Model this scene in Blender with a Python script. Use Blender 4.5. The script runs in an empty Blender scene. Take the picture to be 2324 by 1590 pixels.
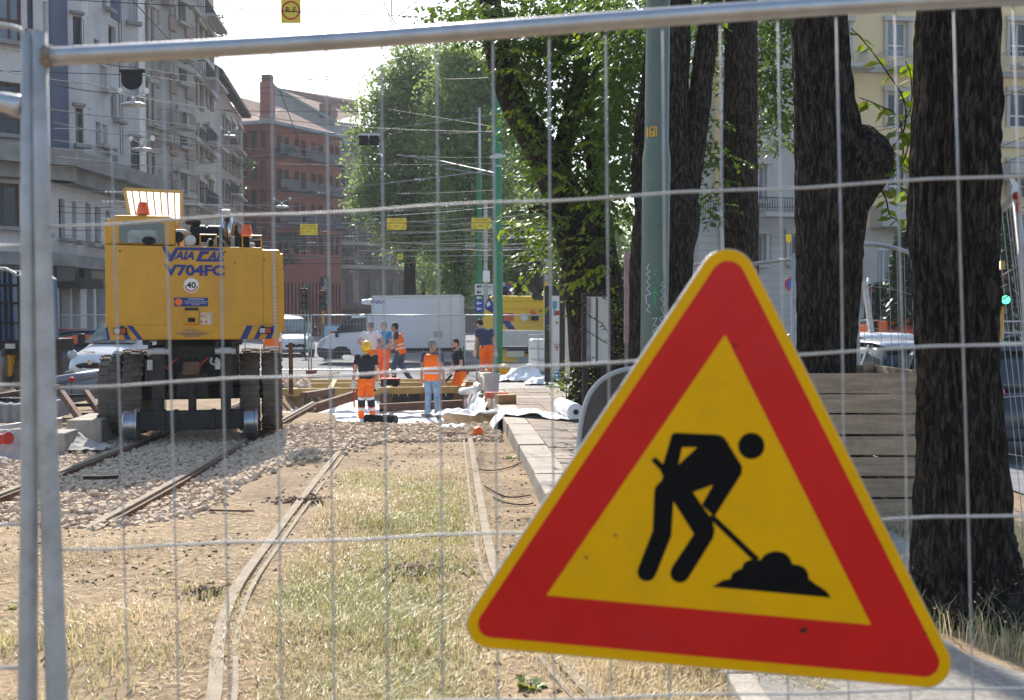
import bpy, bmesh, math, random
from mathutils import Vector, Matrix, noise, Euler
R = math.radians
rnd = random.Random(7)
SC = bpy.context.scene
COL = SC.collection

# ------------------------------------------------------------------ camera, sky, sun, exposure
FPX, CAMH, PU, PV, HORIZON = 2260.0, 1.6, 1162.0, 795.0, 718.0     # photograph measured on a 2324 x 1590 frame
PITCH = math.atan((PV - HORIZON) / FPX)
cam_d = bpy.data.cameras.new('camera'); cam = bpy.data.objects.new('camera', cam_d); COL.objects.link(cam)
cam.location = (0, 0, CAMH); cam.rotation_euler = (R(90) - PITCH, 0, 0)
cam_d.sensor_width = 36; cam_d.lens = 36 * FPX / 2324
cam_d.clip_start = 0.05; cam_d.clip_end = 2000
cam_d.dof.use_dof = True; cam_d.dof.focus_distance = 11.0; cam_d.dof.aperture_fstop = 4.2
SC.camera = cam

SUN_EL, SUN_AZ = 40.0, -13.0          # degrees above horizon, degrees right of the view direction
sd = Vector((math.sin(R(SUN_AZ)) * math.cos(R(SUN_EL)), math.cos(R(SUN_AZ)) * math.cos(R(SUN_EL)), math.sin(R(SUN_EL))))
world = bpy.data.worlds.new('World'); SC.world = world; world.use_nodes = True
nt = world.node_tree; bg = nt.nodes['Background']
sky = nt.nodes.new('ShaderNodeTexSky'); sky.sky_type = 'NISHITA'; sky.sun_disc = False
sky.sun_elevation = R(SUN_EL); sky.sun_rotation = R(SUN_AZ)
sky.air_density = 1.0; sky.dust_density = 1.5; sky.ozone_density = 1.0
nt.links.new(sky.outputs[0], bg.inputs[0]); bg.inputs[1].default_value = 0.15
sl = bpy.data.lights.new('sun', 'SUN'); sl.energy = 4.4; sl.angle = R(0.53); sl.color = (1.0, 0.95, 0.87)
so = bpy.data.objects.new('sun', sl); COL.objects.link(so)
so.rotation_euler = (-sd).to_track_quat('-Z', 'Y').to_euler(); so.location = (0, 0, 30)
SC.view_settings.view_transform = 'Standard'; SC.view_settings.look = 'None'
SC.view_settings.gamma = 1; SC.view_settings.use_curve_mapping = False
SC.view_settings.exposure = 0.8
SC.render.engine = 'CYCLES'
SC.cycles.max_bounces = 6; SC.cycles.diffuse_bounces = 3; SC.cycles.glossy_bounces = 3
SC.cycles.transmission_bounces = 4; SC.cycles.transparent_max_bounces = 8; SC.cycles.volume_bounces = 0
SC.cycles.use_denoising = True; SC.cycles.caustics_reflective = False; SC.cycles.caustics_refractive = False

def W(u, v, Y):
    """point at depth Y seen at pixel (u, v) of the 2324-wide photograph"""
    x = (u - PU) / FPX; z = (PV - v) / FPX
    c, s = math.cos(PITCH), math.sin(PITCH)
    yy = c + s * z; zz = -s + c * z
    t = Y / yy
    return Vector((x * t, Y, CAMH + zz * t))
def PX(Y):
    return FPX / Y
def G(u, v, z=0.0):
    x = (u - PU) / FPX; zc = (PV - v) / FPX
    c, s = math.cos(PITCH), math.sin(PITCH)
    yy = c + s * zc; zz = -s + c * zc
    t = (z - CAMH) / zz
    return Vector((x * t, yy * t, z))

# ------------------------------------------------------------------ materials
MATS = {}
def M(name, col, rough=0.7, metal=0.0, var=0.12, sc=5.0, bump=0.0, bs=40.0, col2=None, spot=0.0, spotsc=2.0,
      spotcol=(0.08, 0.06, 0.045), spec=0.4, alpha=None, trans=0.0, coat=0.0, stretch=(1, 1, 1), sss=0.0, emit=None, fine=0.0, streak=0.0):
    """principled material: base colour broken up by two noises, optional spots of dirt or painted sheen, vertical streaks and fine bump"""
    if name in MATS: return MATS[name]
    m = bpy.data.materials.new(name); m.use_nodes = True; MATS[name] = m
    t = m.node_tree; N = t.nodes.new; L = t.links.new
    b = t.nodes['Principled BSDF']
    tc = N('ShaderNodeTexCoord'); mp = N('ShaderNodeMapping'); L(tc.outputs['Object'], mp.inputs[0]); mp.inputs['Scale'].default_value = stretch
    n1 = N('ShaderNodeTexNoise'); n1.inputs['Scale'].default_value = sc; n1.inputs['Detail'].default_value = 6; n1.inputs['Roughness'].default_value = 0.65
    L(mp.outputs[0], n1.inputs[0])
    rp = N('ShaderNodeMapRange'); rp.inputs[1].default_value = 0.3; rp.inputs[2].default_value = 0.7; L(n1.outputs[0], rp.inputs[0])
    mx = N('ShaderNodeMix'); mx.data_type = 'RGBA'; L(rp.outputs[0], mx.inputs[0])
    c2 = col2 or tuple(min(1, c * (1 + var)) for c in col)
    c1 = col if col2 else tuple(c * (1 - var) for c in col)
    mx.inputs[6].default_value = (*c1, 1); mx.inputs[7].default_value = (*c2, 1)
    out = mx.outputs[2]
    if fine:
        n3 = N('ShaderNodeTexNoise'); n3.inputs['Scale'].default_value = sc * 14; n3.inputs['Detail'].default_value = 3; L(mp.outputs[0], n3.inputs[0])
        r3 = N('ShaderNodeMapRange'); r3.inputs[1].default_value = 0.3; r3.inputs[2].default_value = 0.7; r3.inputs[3].default_value = 1 - fine; r3.inputs[4].default_value = 1 + fine; L(n3.outputs[0], r3.inputs[0])
        vm = N('ShaderNodeVectorMath'); vm.operation = 'SCALE'; L(out, vm.inputs[0]); L(r3.outputs[0], vm.inputs['Scale']); out = vm.outputs[0]
    if spot:
        n2 = N('ShaderNodeTexNoise'); n2.inputs['Scale'].default_value = spotsc; n2.inputs['Detail'].default_value = 8; n2.inputs['Roughness'].default_value = 0.7
        mp2 = N('ShaderNodeMapping'); L(tc.outputs['Object'], mp2.inputs[0]); mp2.inputs['Location'].default_value = (3.1, 7.7, 1.3)
        if streak: mp2.inputs['Scale'].default_value = (1, 1, 1.0 / streak)
        L(mp2.outputs[0], n2.inputs[0])
        r2 = N('ShaderNodeMapRange'); r2.inputs[1].default_value = 0.5; r2.inputs[2].default_value = 0.72; r2.inputs[4].default_value = spot; L(n2.outputs[0], r2.inputs[0])
        m2 = N('ShaderNodeMix'); m2.data_type = 'RGBA'; L(r2.outputs[0], m2.inputs[0]); L(out, m2.inputs[6]); m2.inputs[7].default_value = (*spotcol, 1); out = m2.outputs[2]
    L(out, b.inputs['Base Color'])
    b.inputs['Roughness'].default_value = rough; b.inputs['Metallic'].default_value = metal
    b.inputs['Specular IOR Level'].default_value = spec
    if coat: b.inputs['Coat Weight'].default_value = coat; b.inputs['Coat Roughness'].default_value = 0.12
    if trans: b.inputs['Transmission Weight'].default_value = trans
    if alpha is not None: b.inputs['Alpha'].default_value = alpha
    if emit: b.inputs['Emission Color'].default_value = (*emit[0], 1); b.inputs['Emission Strength'].default_value = emit[1]
    if bump:
        nb = N('ShaderNodeTexNoise'); nb.inputs['Scale'].default_value = bs; nb.inputs['Detail'].default_value = 5; L(mp.outputs[0], nb.inputs[0])
        bp = N('ShaderNodeBump'); bp.inputs['Strength'].default_value = bump; bp.inputs['Distance'].default_value = 0.02
        L(nb.outputs[0], bp.inputs['Height']); L(bp.outputs[0], b.inputs['Normal'])
    return m
def leaf_mat(name, c1, c2, tr=0.45, sc=1.5):
    m = bpy.data.materials.new(name); m.use_nodes = True; MATS[name] = m
    t = m.node_tree; N = t.nodes.new; L = t.links.new
    b = t.nodes['Principled BSDF']; o = t.nodes['Material Output']
    tc = N('ShaderNodeTexCoord')
    n1 = N('ShaderNodeTexNoise'); n1.inputs['Scale'].default_value = sc; n1.inputs['Detail'].default_value = 4; L(tc.outputs['Object'], n1.inputs[0])
    gi = N('ShaderNodeNewGeometry'); ad = N('ShaderNodeMath'); ad.operation = 'MULTIPLY_ADD'; ad.inputs[1].default_value = 0.55; L(gi.outputs['Random Per Island'], ad.inputs[0])
    r = N('ShaderNodeMapRange'); r.inputs[1].default_value = 0.35; r.inputs[2].default_value = 0.65; r.inputs[4].default_value = 0.45; L(n1.outputs[0], r.inputs[0]); L(r.outputs[0], ad.inputs[2])
    mx = N('ShaderNodeMix'); mx.data_type = 'RGBA'; L(ad.outputs[0], mx.inputs[0]); mx.inputs[6].default_value = (*c1, 1); mx.inputs[7].default_value = (*c2, 1)
    L(mx.outputs[2], b.inputs['Base Color']); b.inputs['Roughness'].default_value = 0.45; b.inputs['Specular IOR Level'].default_value = 0.45
    tr_n = N('ShaderNodeBsdfTranslucent'); hs = N('ShaderNodeHueSaturation'); hs.inputs['Hue'].default_value = 0.475; hs.inputs['Saturation'].default_value = 1.1; hs.inputs['Value'].default_value = 1.5
    L(mx.outputs[2], hs.inputs['Color']); L(hs.outputs[0], tr_n.inputs[0])
    ms = N('ShaderNodeMixShader'); ms.inputs[0].default_value = tr; L(b.outputs[0], ms.inputs[1]); L(tr_n.outputs[0], ms.inputs[2]); L(ms.outputs[0], o.inputs[0])
    return m

# ------------------------------------------------------------------ mesh helpers
WORLD_LOC = {}
class MB:
    def __init__(self): self.v = []; self.f = []
    def add(self, vs, fs):
        n = len(self.v); self.v += [Vector(p) for p in vs]; self.f += [tuple(i + n for i in f) for f in fs]; return self
    def quad(self, a, b, c, d): return self.add([a, b, c, d], [(0, 1, 2, 3)])
    def tri(self, a, b, c): return self.add([a, b, c], [(0, 1, 2)])
    def box(self, c, s, rz=0.0, rot=None):
        hx, hy, hz = s[0] / 2, s[1] / 2, s[2] / 2; c = Vector(c)
        m = rot.to_matrix() if isinstance(rot, Euler) else (rot or Matrix.Rotation(rz, 3, 'Z'))
        vs = [c + m @ Vector((x, y, z)) for x, y, z in ((-hx, -hy, -hz), (hx, -hy, -hz), (hx, hy, -hz), (-hx, hy, -hz), (-hx, -hy, hz), (hx, -hy, hz), (hx, hy, hz), (-hx, hy, hz))]
        return self.add(vs, [(3, 2, 1, 0), (4, 5, 6, 7), (0, 1, 5, 4), (1, 2, 6, 5), (2, 3, 7, 6), (3, 0, 4, 7)])
    def bb(self, x0, x1, y0, y1, z0, z1): return self.box(((x0 + x1) / 2, (y0 + y1) / 2, (z0 + z1) / 2), (abs(x1 - x0), abs(y1 - y0), abs(z1 - z0)))
    def bar(self, p, q, w, h=None, up=(0, 0, 1)):
        p, q = Vector(p), Vector(q); d = q - p; l = d.length; d.normalize(); h = h or w
        upv = Vector(up)
        if abs(d.dot(upv)) > 0.98: upv = Vector((1, 0, 0))
        sx = d.cross(upv).normalized(); sz = sx.cross(d)
        m = Matrix((sx, d, sz)).transposed()
        return self.box((p + q) / 2, (w, l, h), rot=m)
    def tube(self, path, r, n=8, cap=True, sq=None):
        path = [Vector(p) for p in path]; k = len(path)
        rs = r if isinstance(r, (list, tuple)) else [r] * k
        base = len(self.v); prev = None
        for i, p in enumerate(path):
            d = (path[min(i + 1, k - 1)] - path[max(i - 1, 0)])
            d = d.normalized() if d.length > 1e-9 else Vector((0, 0, 1))
            if prev is None:
                a = d.cross(Vector((0, 0, 1))) if abs(d.z) < 0.95 else d.cross(Vector((0, 1, 0)))
            else:
                a = prev - d * prev.dot(d)
            a.normalize(); prev = a; b = d.cross(a)
            for j in range(n):
                t = 2 * math.pi * j / n
                e = rs[i] if not isinstance(rs[i], (tuple, list)) else None
                if e is not None: self.v.append(p + a * (math.cos(t) * e) + b * (math.sin(t) * e))
                else: self.v.append(p + a * (math.cos(t) * rs[i][0]) + b * (math.sin(t) * rs[i][1]))
        for i in range(k - 1):
            for j in range(n):
                a0 = base + i * n + j; a1 = base + i * n + (j + 1) % n
                self.f.append((a0, a1, a1 + n, a0 + n))
        if cap:
            self.f.append(tuple(base + j for j in reversed(range(n)))); self.f.append(tuple(base + (k - 1) * n + j for j in range(n)))
        return self
    def cyl(self, p, q, r, r2=None, n=16): return self.tube([p, q], [r, r if r2 is None else r2], n)
    def loft(self, rings, cap=True):
        """rings: list of lists of points, all of one length"""
        n = len(rings[0]); base = len(self.v)
        for rg in rings: self.v += [Vector(p) for p in rg]
        for i in range(len(rings) - 1):
            for j in range(n):
                a0 = base + i * n + j; a1 = base + i * n + (j + 1) % n
                self.f.append((a0, a1, a1 + n, a0 + n))
        if cap:
            self.f.append(tuple(base + j for j in reversed(range(n)))); self.f.append(tuple(base + (len(rings) - 1) * n + j for j in range(n)))
        return self
    def lathe(self, prof, c=(0, 0, 0), axis='z', n=24, m=None):
        c = Vector(c); rings = []
        for r, h in prof:
            rg = []
            for j in range(n):
                t = 2 * math.pi * j / n
                p = Vector((r * math.cos(t), r * math.sin(t), h))
                if axis == 'x': p = Vector((p.z, p.x, p.y))
                elif axis == 'y': p = Vector((p.x, -p.z, p.y)) if False else Vector((p.y, p.z, p.x))
                if m is not None: p = m @ p
                rg.append(c + p)
            rings.append(rg)
        return self.loft(rings)
    def ell(self, c, s, nu=12, nv=8, rot=None):
        c = Vector(c); rings = []
        for i in range(1, nv):
            ph = math.pi * i / nv; rg = []
            for j in range(nu):
                t = 2 * math.pi * j / nu
                p = Vector((s[0] * math.sin(ph) * math.cos(t), s[1] * math.sin(ph) * math.sin(t), -s[2] * math.cos(ph)))
                if rot is not None: p = rot @ p
                rg.append(c + p)
            rings.append(rg)
        return self.loft(rings)
    def prism(self, poly, m, d):
        """poly: 2-d outline in local x,z ; extruded along local y by d ; m: 4x4 placing it"""
        n = len(poly)
        vs = [m @ Vector((x, 0, z)) for x, z in poly] + [m @ Vector((x, d, z)) for x, z in poly]
        return self.add(vs, [tuple(range(n)), tuple(reversed(range(n, 2 * n)))] + [(i + n, (i + 1) % n + n, (i + 1) % n, i) for i in range(n)])
    def grid(self, fn, nu, nv):
        b = len(self.v)
        for i in range(nu + 1):
            for j in range(nv + 1): self.v.append(Vector(fn(i / nu, j / nv)))
        for i in range(nu):
            for j in range(nv):
                a = b + i * (nv + 1) + j; self.f.append((a, a + nv + 1, a + nv + 2, a + 1))
        return self
    def mesh(self, name, mat, off=None, smooth=False):
        me = bpy.data.meshes.new(name)
        vs = self.v if off is None else [p - off for p in self.v]
        me.from_pydata([tuple(p) for p in vs], [], self.f)
        if mat is not None: me.materials.append(mat)
        if smooth:
            me.polygons.foreach_set('use_smooth', [True] * len(me.polygons))
        me.update(); return me
    def build(self, name, mat, parent=None, smooth=False, bevel=0.0, label=None, kind=None, auto=None):
        off = None
        if parent is not None:
            off = WORLD_LOC.get(parent.name)
        else:
            xs = [p.x for p in self.v]; ys = [p.y for p in self.v]; zs = [p.z for p in self.v]
            off = Vector(((min(xs) + max(xs)) / 2, (min(ys) + max(ys)) / 2, min(zs)))
        me = self.mesh(name, mat, off, smooth)
        o = bpy.data.objects.new(name, me); COL.objects.link(o)
        if parent is None: o.location = off
        else:
            o.parent = parent
            if off is not None: WORLD_LOC[o.name] = off
        if smooth and auto:
            set_auto(me, auto)
        if bevel:
            b = o.modifiers.new('bevel', 'BEVEL'); b.width = bevel; b.segments = 2; b.limit_method = 'ANGLE'; b.angle_limit = R(35)
        if label: o['label'] = label
        if kind: o['kind'] = kind
        return o
def set_auto(me, deg):
    bm = bmesh.new(); bm.from_mesh(me); a = R(deg)
    for e in bm.edges:
        if len(e.link_faces) == 2 and e.calc_face_angle(0) > a: e.smooth = False
    bm.to_mesh(me); bm.free()
def tag(o, label=None, cat=None, group=None, kind=None):
    if label: o['label'] = label
    if cat: o['category'] = cat
    if group: o['group'] = group
    if kind: o['kind'] = kind
    return o
def thing(name, label, cat, loc, rz=0.0, group=None, world=False, rot=None):
    """an Empty at the thing's base; world=True: its parts are written in world coordinates"""
    o = bpy.data.objects.new(name, None); COL.objects.link(o); o.location = loc; o.empty_display_size = 0.2
    if rot: o.rotation_euler = rot
    else: o.rotation_euler = (0, 0, rz)
    if world: WORLD_LOC[o.name] = Vector(loc)
    return tag(o, label, cat, group)
def copy_tree(o, parent=None):
    c = o.copy(); COL.objects.link(c); c.parent = parent
    for ch in list(o.children): copy_tree(ch, c)
    return c
def dup(o, loc, rz=None, label=None, group=None):
    c = copy_tree(o); c.location = loc
    if rz is not None: c.rotation_euler = (0, 0, rz)
    if label: c['label'] = label
    if group: c['group'] = group
    return c
def inst(name, me, parent, loc=(0, 0, 0), rot=(0, 0, 0), scale=(1, 1, 1)):
    o = bpy.data.objects.new(name, me); COL.objects.link(o); o.parent = parent
    o.location = loc; o.rotation_euler = rot; o.scale = scale; return o
_fontcache = {}
def text_mesh(s, size=1.0, ext=0.0, bold=0.0, shear=0.0, space=1.0, align='CENTER', sx=1.0):
    cu = bpy.data.curves.new('t', 'FONT'); cu.body = s; cu.size = size; cu.extrude = ext; cu.offset = bold
    cu.shear = shear; cu.space_character = space; cu.align_x = align; cu.align_y = 'CENTER'; cu.resolution_u = 3
    ob = bpy.data.objects.new('t', cu); COL.objects.link(ob)
    dg = bpy.context.evaluated_depsgraph_get(); dg.update()
    me = bpy.data.meshes.new_from_object(ob.evaluated_get(dg))
    bpy.data.objects.remove(ob); bpy.data.curves.remove(cu)
    if sx != 1.0:
        for v in me.vertices: v.co.x *= sx
    return me
def text(s, mat, parent, loc, size, rot=(R(90), 0, 0), name='lettering', **k):
    me = text_mesh(s, size, **k); me.materials.clear(); me.materials.append(mat)
    return inst(name, me, parent, loc, rot)
# ------------------------------------------------------------------ palette
m_dirt = M('dirt', (0.255, 0.178, 0.105), 0.95, var=0.32, sc=1.6, bump=0.8, bs=22, spot=0.65, spotsc=2.2, spotcol=(0.36, 0.275, 0.165), fine=0.35)
m_asph = M('asphalt', (0.17, 0.17, 0.175), 0.9, var=0.2, sc=0.6, spot=0.6, spotsc=0.3, spotcol=(0.27, 0.26, 0.25), fine=0.2)
m_stone = M('ballast_stone', (0.44, 0.335, 0.235), 0.95, var=0.3, sc=9, bump=0.3, bs=60, col2=(0.70, 0.57, 0.43), spec=0.1)
m_conc = M('concrete', (0.36, 0.34, 0.31), 0.9, var=0.2, sc=3, bump=0.3, bs=60, spot=0.5, spotsc=3, spotcol=(0.2, 0.18, 0.15), fine=0.15)
m_kerb = M('kerb_stone', (0.38, 0.33, 0.27), 0.85, var=0.22, sc=4, bump=0.3, bs=50, spot=0.5, spotsc=5, spotcol=(0.2, 0.17, 0.13), fine=0.2)
m_tile = M('platform_tile', (0.36, 0.29, 0.235), 0.9, var=0.2, sc=3, bump=0.2, bs=70, spot=0.5, spotsc=4, spotcol=(0.5, 0.45, 0.38), fine=0.15)
m_railtop = M('worn_rail_steel', (0.34, 0.285, 0.215), 0.85, 0.0, spec=0.12, var=0.2, sc=7, spot=0.6, spotsc=9, spotcol=(0.19, 0.14, 0.09), fine=0.2)
m_rust = M('rusty_steel', (0.13, 0.075, 0.05), 0.8, 0.3, var=0.4, sc=8, bump=0.2, bs=60, spot=0.5, spotsc=5, spotcol=(0.26, 0.13, 0.07))
m_galv = M('galvanised_steel', (0.46, 0.47, 0.48), 0.42, 0.8, var=0.18, sc=9, spot=0.45, spotsc=12, spotcol=(0.36, 0.34, 0.3), bump=0.05, bs=90)
m_wire = M('wire_zinc', (0.50, 0.49, 0.47), 0.55, 0.15, var=0.15, sc=20)
m_galvw = M('weathered_galvanised', (0.46, 0.46, 0.45), 0.6, 0.3, var=0.2, sc=12, spot=0.5, spotsc=16, spotcol=(0.24, 0.2, 0.16))
m_weld = M('rusty_weld', (0.30, 0.24, 0.18), 0.85, 0.2, var=0.4, sc=60)
m_dark = M('dark_grime', (0.025, 0.024, 0.024), 0.75, var=0.4, sc=5, spot=0.4, spotsc=5, spotcol=(0.09, 0.075, 0.06))
m_blk = M('black_plastic', (0.012, 0.012, 0.014), 0.55, var=0.2, sc=4, spec=0.2)
m_rub = M('tyre_rubber', (0.125, 0.108, 0.09), 0.9, var=0.3, sc=6, bump=0.2, bs=40, spot=0.6, spotsc=4, spotcol=(0.2, 0.16, 0.12))
m_yel = M('machine_yellow', (0.60, 0.30, 0.013), 0.45, var=0.09, sc=2, coat=0.15, spot=0.45, spotsc=2.5, spotcol=(0.38, 0.19, 0.025), streak=4, fine=0.05)
m_blue = M('print_blue', (0.016, 0.035, 0.20), 0.5, var=0.08, sc=10)
m_white = M('white_paint', (0.76, 0.76, 0.75), 0.4, var=0.04, sc=2, coat=0.3, spot=0.2, spotsc=1.5, spotcol=(0.5, 0.48, 0.44), streak=3)
m_red = M('red_paint', (0.42, 0.03, 0.02), 0.5, var=0.12, sc=5)
m_glass = M('dark_glass', (0.03, 0.04, 0.045), 0.06, var=0.2, sc=1, spec=0.8)
m_chrome = M('chrome', (0.75, 0.75, 0.76), 0.12, 1.0, var=0.05)
m_orange = M('orange_plastic', (0.80, 0.15, 0.02), 0.5, var=0.12, sc=6)
m_geo = M('white_geotextile', (0.86, 0.86, 0.85), 0.85, var=0.06, sc=2, spot=0.5, spotsc=1.6, spotcol=(0.56, 0.52, 0.46), bump=0.25, bs=12)
m_wood = M('old_plank', (0.42, 0.305, 0.21), 0.85, var=0.3, sc=2.5, stretch=(1, 6, 10), bump=0.3, bs=20, spot=0.5, spotsc=3, spotcol=(0.13, 0.10, 0.08), fine=0.2)
m_green = M('green_pole_paint', (0.012, 0.19, 0.075), 0.4, var=0.1, sc=3, coat=0.2, spot=0.25, spotsc=3, spotcol=(0.05, 0.25, 0.13), streak=3)
m_sand = M('sand_yellow_wood', (0.40, 0.27, 0.09), 0.75, var=0.25, sc=3, spot=0.5, spotsc=4, spotcol=(0.2, 0.14, 0.06))

# ------------------------------------------------------------------ ground
SL = -0.065                                    # the street runs slightly to the left of the view
def kerb_x(Y): return 0.09 + SL * (Y - 10.6)   # platform edge on the track side
def smooth(a, b, t):
    t = max(0.0, min(1.0, (t - a) / (b - a))); return t * t * (3 - 2 * t)
def nz(x, y, s, k=0.0): return noise.noise(Vector((x * s, y * s, k)))
PIT0, PIT1 = 14.8, 27.3
def ballast_amount(x, y):
    """1 on the stone bed, 0 on the soil"""
    w = nz(x, y, 0.9, 3) * 0.5
    left = smooth(-2.62 - 0.035 * (y - 9) * 12, -2.9 - 0.035 * (y - 9) * 12, x + w * 0.5) if y < 13 else 1.0
    lim = -2.55 + max(0, (y - 10.2)) * 0.42
    left = smooth(lim + 0.25, lim - 0.25, x + w * 0.6)
    near = smooth(7.6, 8.3, y + w * 0.8 + (x + 3) * 0.22)
    band = smooth(12.3, 12.9, y + w * 0.7)
    return max(left * near, band)
def hz(x, y):
    z = 0.03
    if x > 3.0: z -= 0.33 * smooth(3.4, 5.2, x)
    lt = smooth(-2.3, -3.3, x) * smooth(6.4, 9.0, y)
    z -= 0.225 * lt
    z += 0.02 * nz(x, y, 1.3) + 0.012 * nz(x, y, 4.0, 2)
    # low ridge of loose stones between the two tracks
    if 9 < y < 16: z += 0.22 * math.exp(-((x + 2.95) / 0.42) ** 2 - ((y - 13.7) / 1.3) ** 2)
    if y > 11.6:
        z -= 0.05 * smooth(12, 13.5, y) * (1 - lt) * (x < kerb_x(y))
        xl = -5.3 + (21 - y) * 0.02; 
        inside = smooth(xl - 0.4, xl + 0.5, x) * smooth(kerb_x(y) + 0.02, kerb_x(y) - 0.15, x) if y < 26 else smooth(xl - 0.4, xl + 0.5, x) * smooth(kerb_x(y) + 1.2, kerb_x(y) + 0.6, x)
        # excavator side keeps its bed a little longer
        ps = PIT0 + 3.8 * smooth(-2.7, -3.4, x)
        d = smooth(ps, ps + 0.7, y) * smooth(PIT1 + 0.5, PIT1 - 0.2, y) * inside
        z = z * (1 - d) - 0.74 * d
    far = smooth(25.5, 28.5, y)
    z = z * (1 - far) + (-0.35) * far if not (PIT0 < y < PIT1 and z < -0.5) else z
    return z
def axis(pts):
    out = []
    for a, b, s in pts:
        n = max(1, round((b - a) / s)); out += [a + (b - a) * i / n for i in range(n)]
    return out + [pts[-1][1]]
gx = axis([(-600, -60, 90), (-60, -14, 4), (-14, -6, 0.5), (-6, 4, 0.09), (4, 10, 0.4), (10, 60, 4), (60, 600, 90)])
gy = axis([(-40, -2, 3), (-2, 3.2, 0.5), (3.2, 17, 0.09), (17, 29, 0.3), (29, 80, 4), (80, 900, 80)])
g = MB(); ny = len(gy)
g.v = [Vector((x, y, hz(x, y))) for x in gx for y in gy]
g.f = [(i * ny + j, (i + 1) * ny + j, (i + 1) * ny + j + 1, i * ny + j + 1) for i in range(len(gx) - 1) for j in range(ny - 1)]
ground = g.build('ground', m_dirt, smooth=True); ground['kind'] = 'structure'

# street surface beyond the works, and the carriageway to the right of the trees
s = MB(); s.grid(lambda a, b: (-70 + 140 * a, 28.6 + 150 * b, -0.335), 6, 6)
st = s.build('street', m_asph); st['kind'] = 'structure'
s = MB(); s.grid(lambda a, b: (5.4 + 9 * a, -6 + 34.4 * b, -0.275), 2, 8)
st = s.build('side_road', m_asph); st['kind'] = 'structure'

# ------------------------------------------------------------------ ballast: loose limestone, too many to count
def stone_proto(k):
    r = random.Random(k); bm = bmesh.new(); bmesh.ops.create_icosphere(bm, subdivisions=1, radius=1.0)
    ax = Vector((r.uniform(0.7, 1.2), r.uniform(0.6, 1.0), r.uniform(0.5, 0.8)))
    for v in bm.verts:
        v.co = Vector((v.co.x * ax.x, v.co.y * ax.y, v.co.z * ax.z)) * r.uniform(0.78, 1.15)
    vs = [v.co.copy() for v in bm.verts]; fs = [tuple(v.index for v in f.verts) for f in bm.faces]; bm.free(); return vs, fs
PROTO = [stone_proto(k) for k in range(9)]
# icosphere(1) has 42 verts / 80 faces: use an octahedron-like 12-vertex stone where it is small
def stone_lo(k):
    r = random.Random(100 + k); bm = bmesh.new(); bmesh.ops.create_icosphere(bm, subdivisions=0 or 1, radius=1.0); bm.free()
    bm = bmesh.new(); bmesh.ops.create_cube(bm, size=1.5)
    for v in bm.verts: v.co = Vector((v.co.x * r.uniform(0.7, 1.2), v.co.y * r.uniform(0.6, 1.1), v.co.z * r.uniform(0.5, 0.9))) 
    bmesh.ops.bevel(bm, geom=list(bm.verts), offset=0.45, segments=1, affect='VERTICES')
    vs = [v.co.copy() for v in bm.verts]; bm.verts.index_update(); fs = [tuple(v.index for v in f.verts) for f in bm.faces]; bm.free(); return vs, fs
PLO = [stone_lo(k) for k in range(9)]
b = MB(); r = random.Random(3)
def put_stone(b, x, y, z, s, lib):
    vs, fs = r.choice(lib); e = Euler((r.gauss(0, .35), r.gauss(0, .35), r.uniform(0, 6.3))).to_matrix(); n = len(b.v); p = Vector((x, y, z))
    b.v += [p + (e @ q) * s for q in vs]; b.f += [tuple(i + n for i in f) for f in fs]
n = 0
while n < 15500:
    y = 7.4 + (16.3 - 7.4) * r.random() ** 0.9; x = r.uniform(-7.5, 0.35)
    if abs((x - PU * 0) / y) > 0.62 or x > kerb_x(y) - 0.05: continue
    if r.random() > ballast_amount(x, y): continue
    if y > 15.1 and x > -2.9: continue
    s_ = r.uniform(0.019, 0.044) * (1.25 if r.random() < 0.12 else 1)
    put_stone(b, x, y, hz(x, y) + r.uniform(-0.004, 0.022), s_, PLO); n += 1
for _ in range(900):      # scattered stones on the soil
    y = r.uniform(5, 13); x = r.uniform(-4.5, 0.1)
    if r.random() < (y - 4) / 10: put_stone(b, x, y, hz(x, y) + 0.004, r.uniform(0.006, 0.02), PLO)
bo = b.build('ballast', m_stone); tag(bo, 'pale limestone ballast spread round the tracks', 'gravel', kind='stuff')
# soil clods
b = MB()
for _ in range(2600):
    y = 3.9 + 8.5 * r.random(); x = r.uniform(-0.52 * y, min(0.2, 0.3 * y))
    if nz(x, y, 1.1, 9) < 0.05: continue
    put_stone(b, x, y, hz(x, y) + 0.002, r.uniform(0.004, 0.016), PLO)
for cx_, cy_, cr_, k in ((-0.62, 6.05, 0.22, 260), (-1.72, 8.4, 0.2, 200), (-3.05, 10.6, 0.3, 160), (-1.75, 5.6, 0.12, 60)):
    for _ in range(k):
        a = r.uniform(0, 6.3); q = cr_ * abs(r.gauss(0, 0.6)); x = cx_ + q * math.cos(a) * 1.6; y = cy_ + q * math.sin(a)
        put_stone(b, x, y, hz(x, y) + 0.03 * max(0, 1 - q / cr_) * r.random(), r.uniform(0.008, 0.026), PLO)
m_clod = M('dry_clod', (0.21, 0.14, 0.085), 0.95, var=0.35, sc=6)
tag(b.build('soil_clods', m_clod), 'crumbled dry brown soil clods between the tracks', 'soil', kind='stuff')

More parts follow.
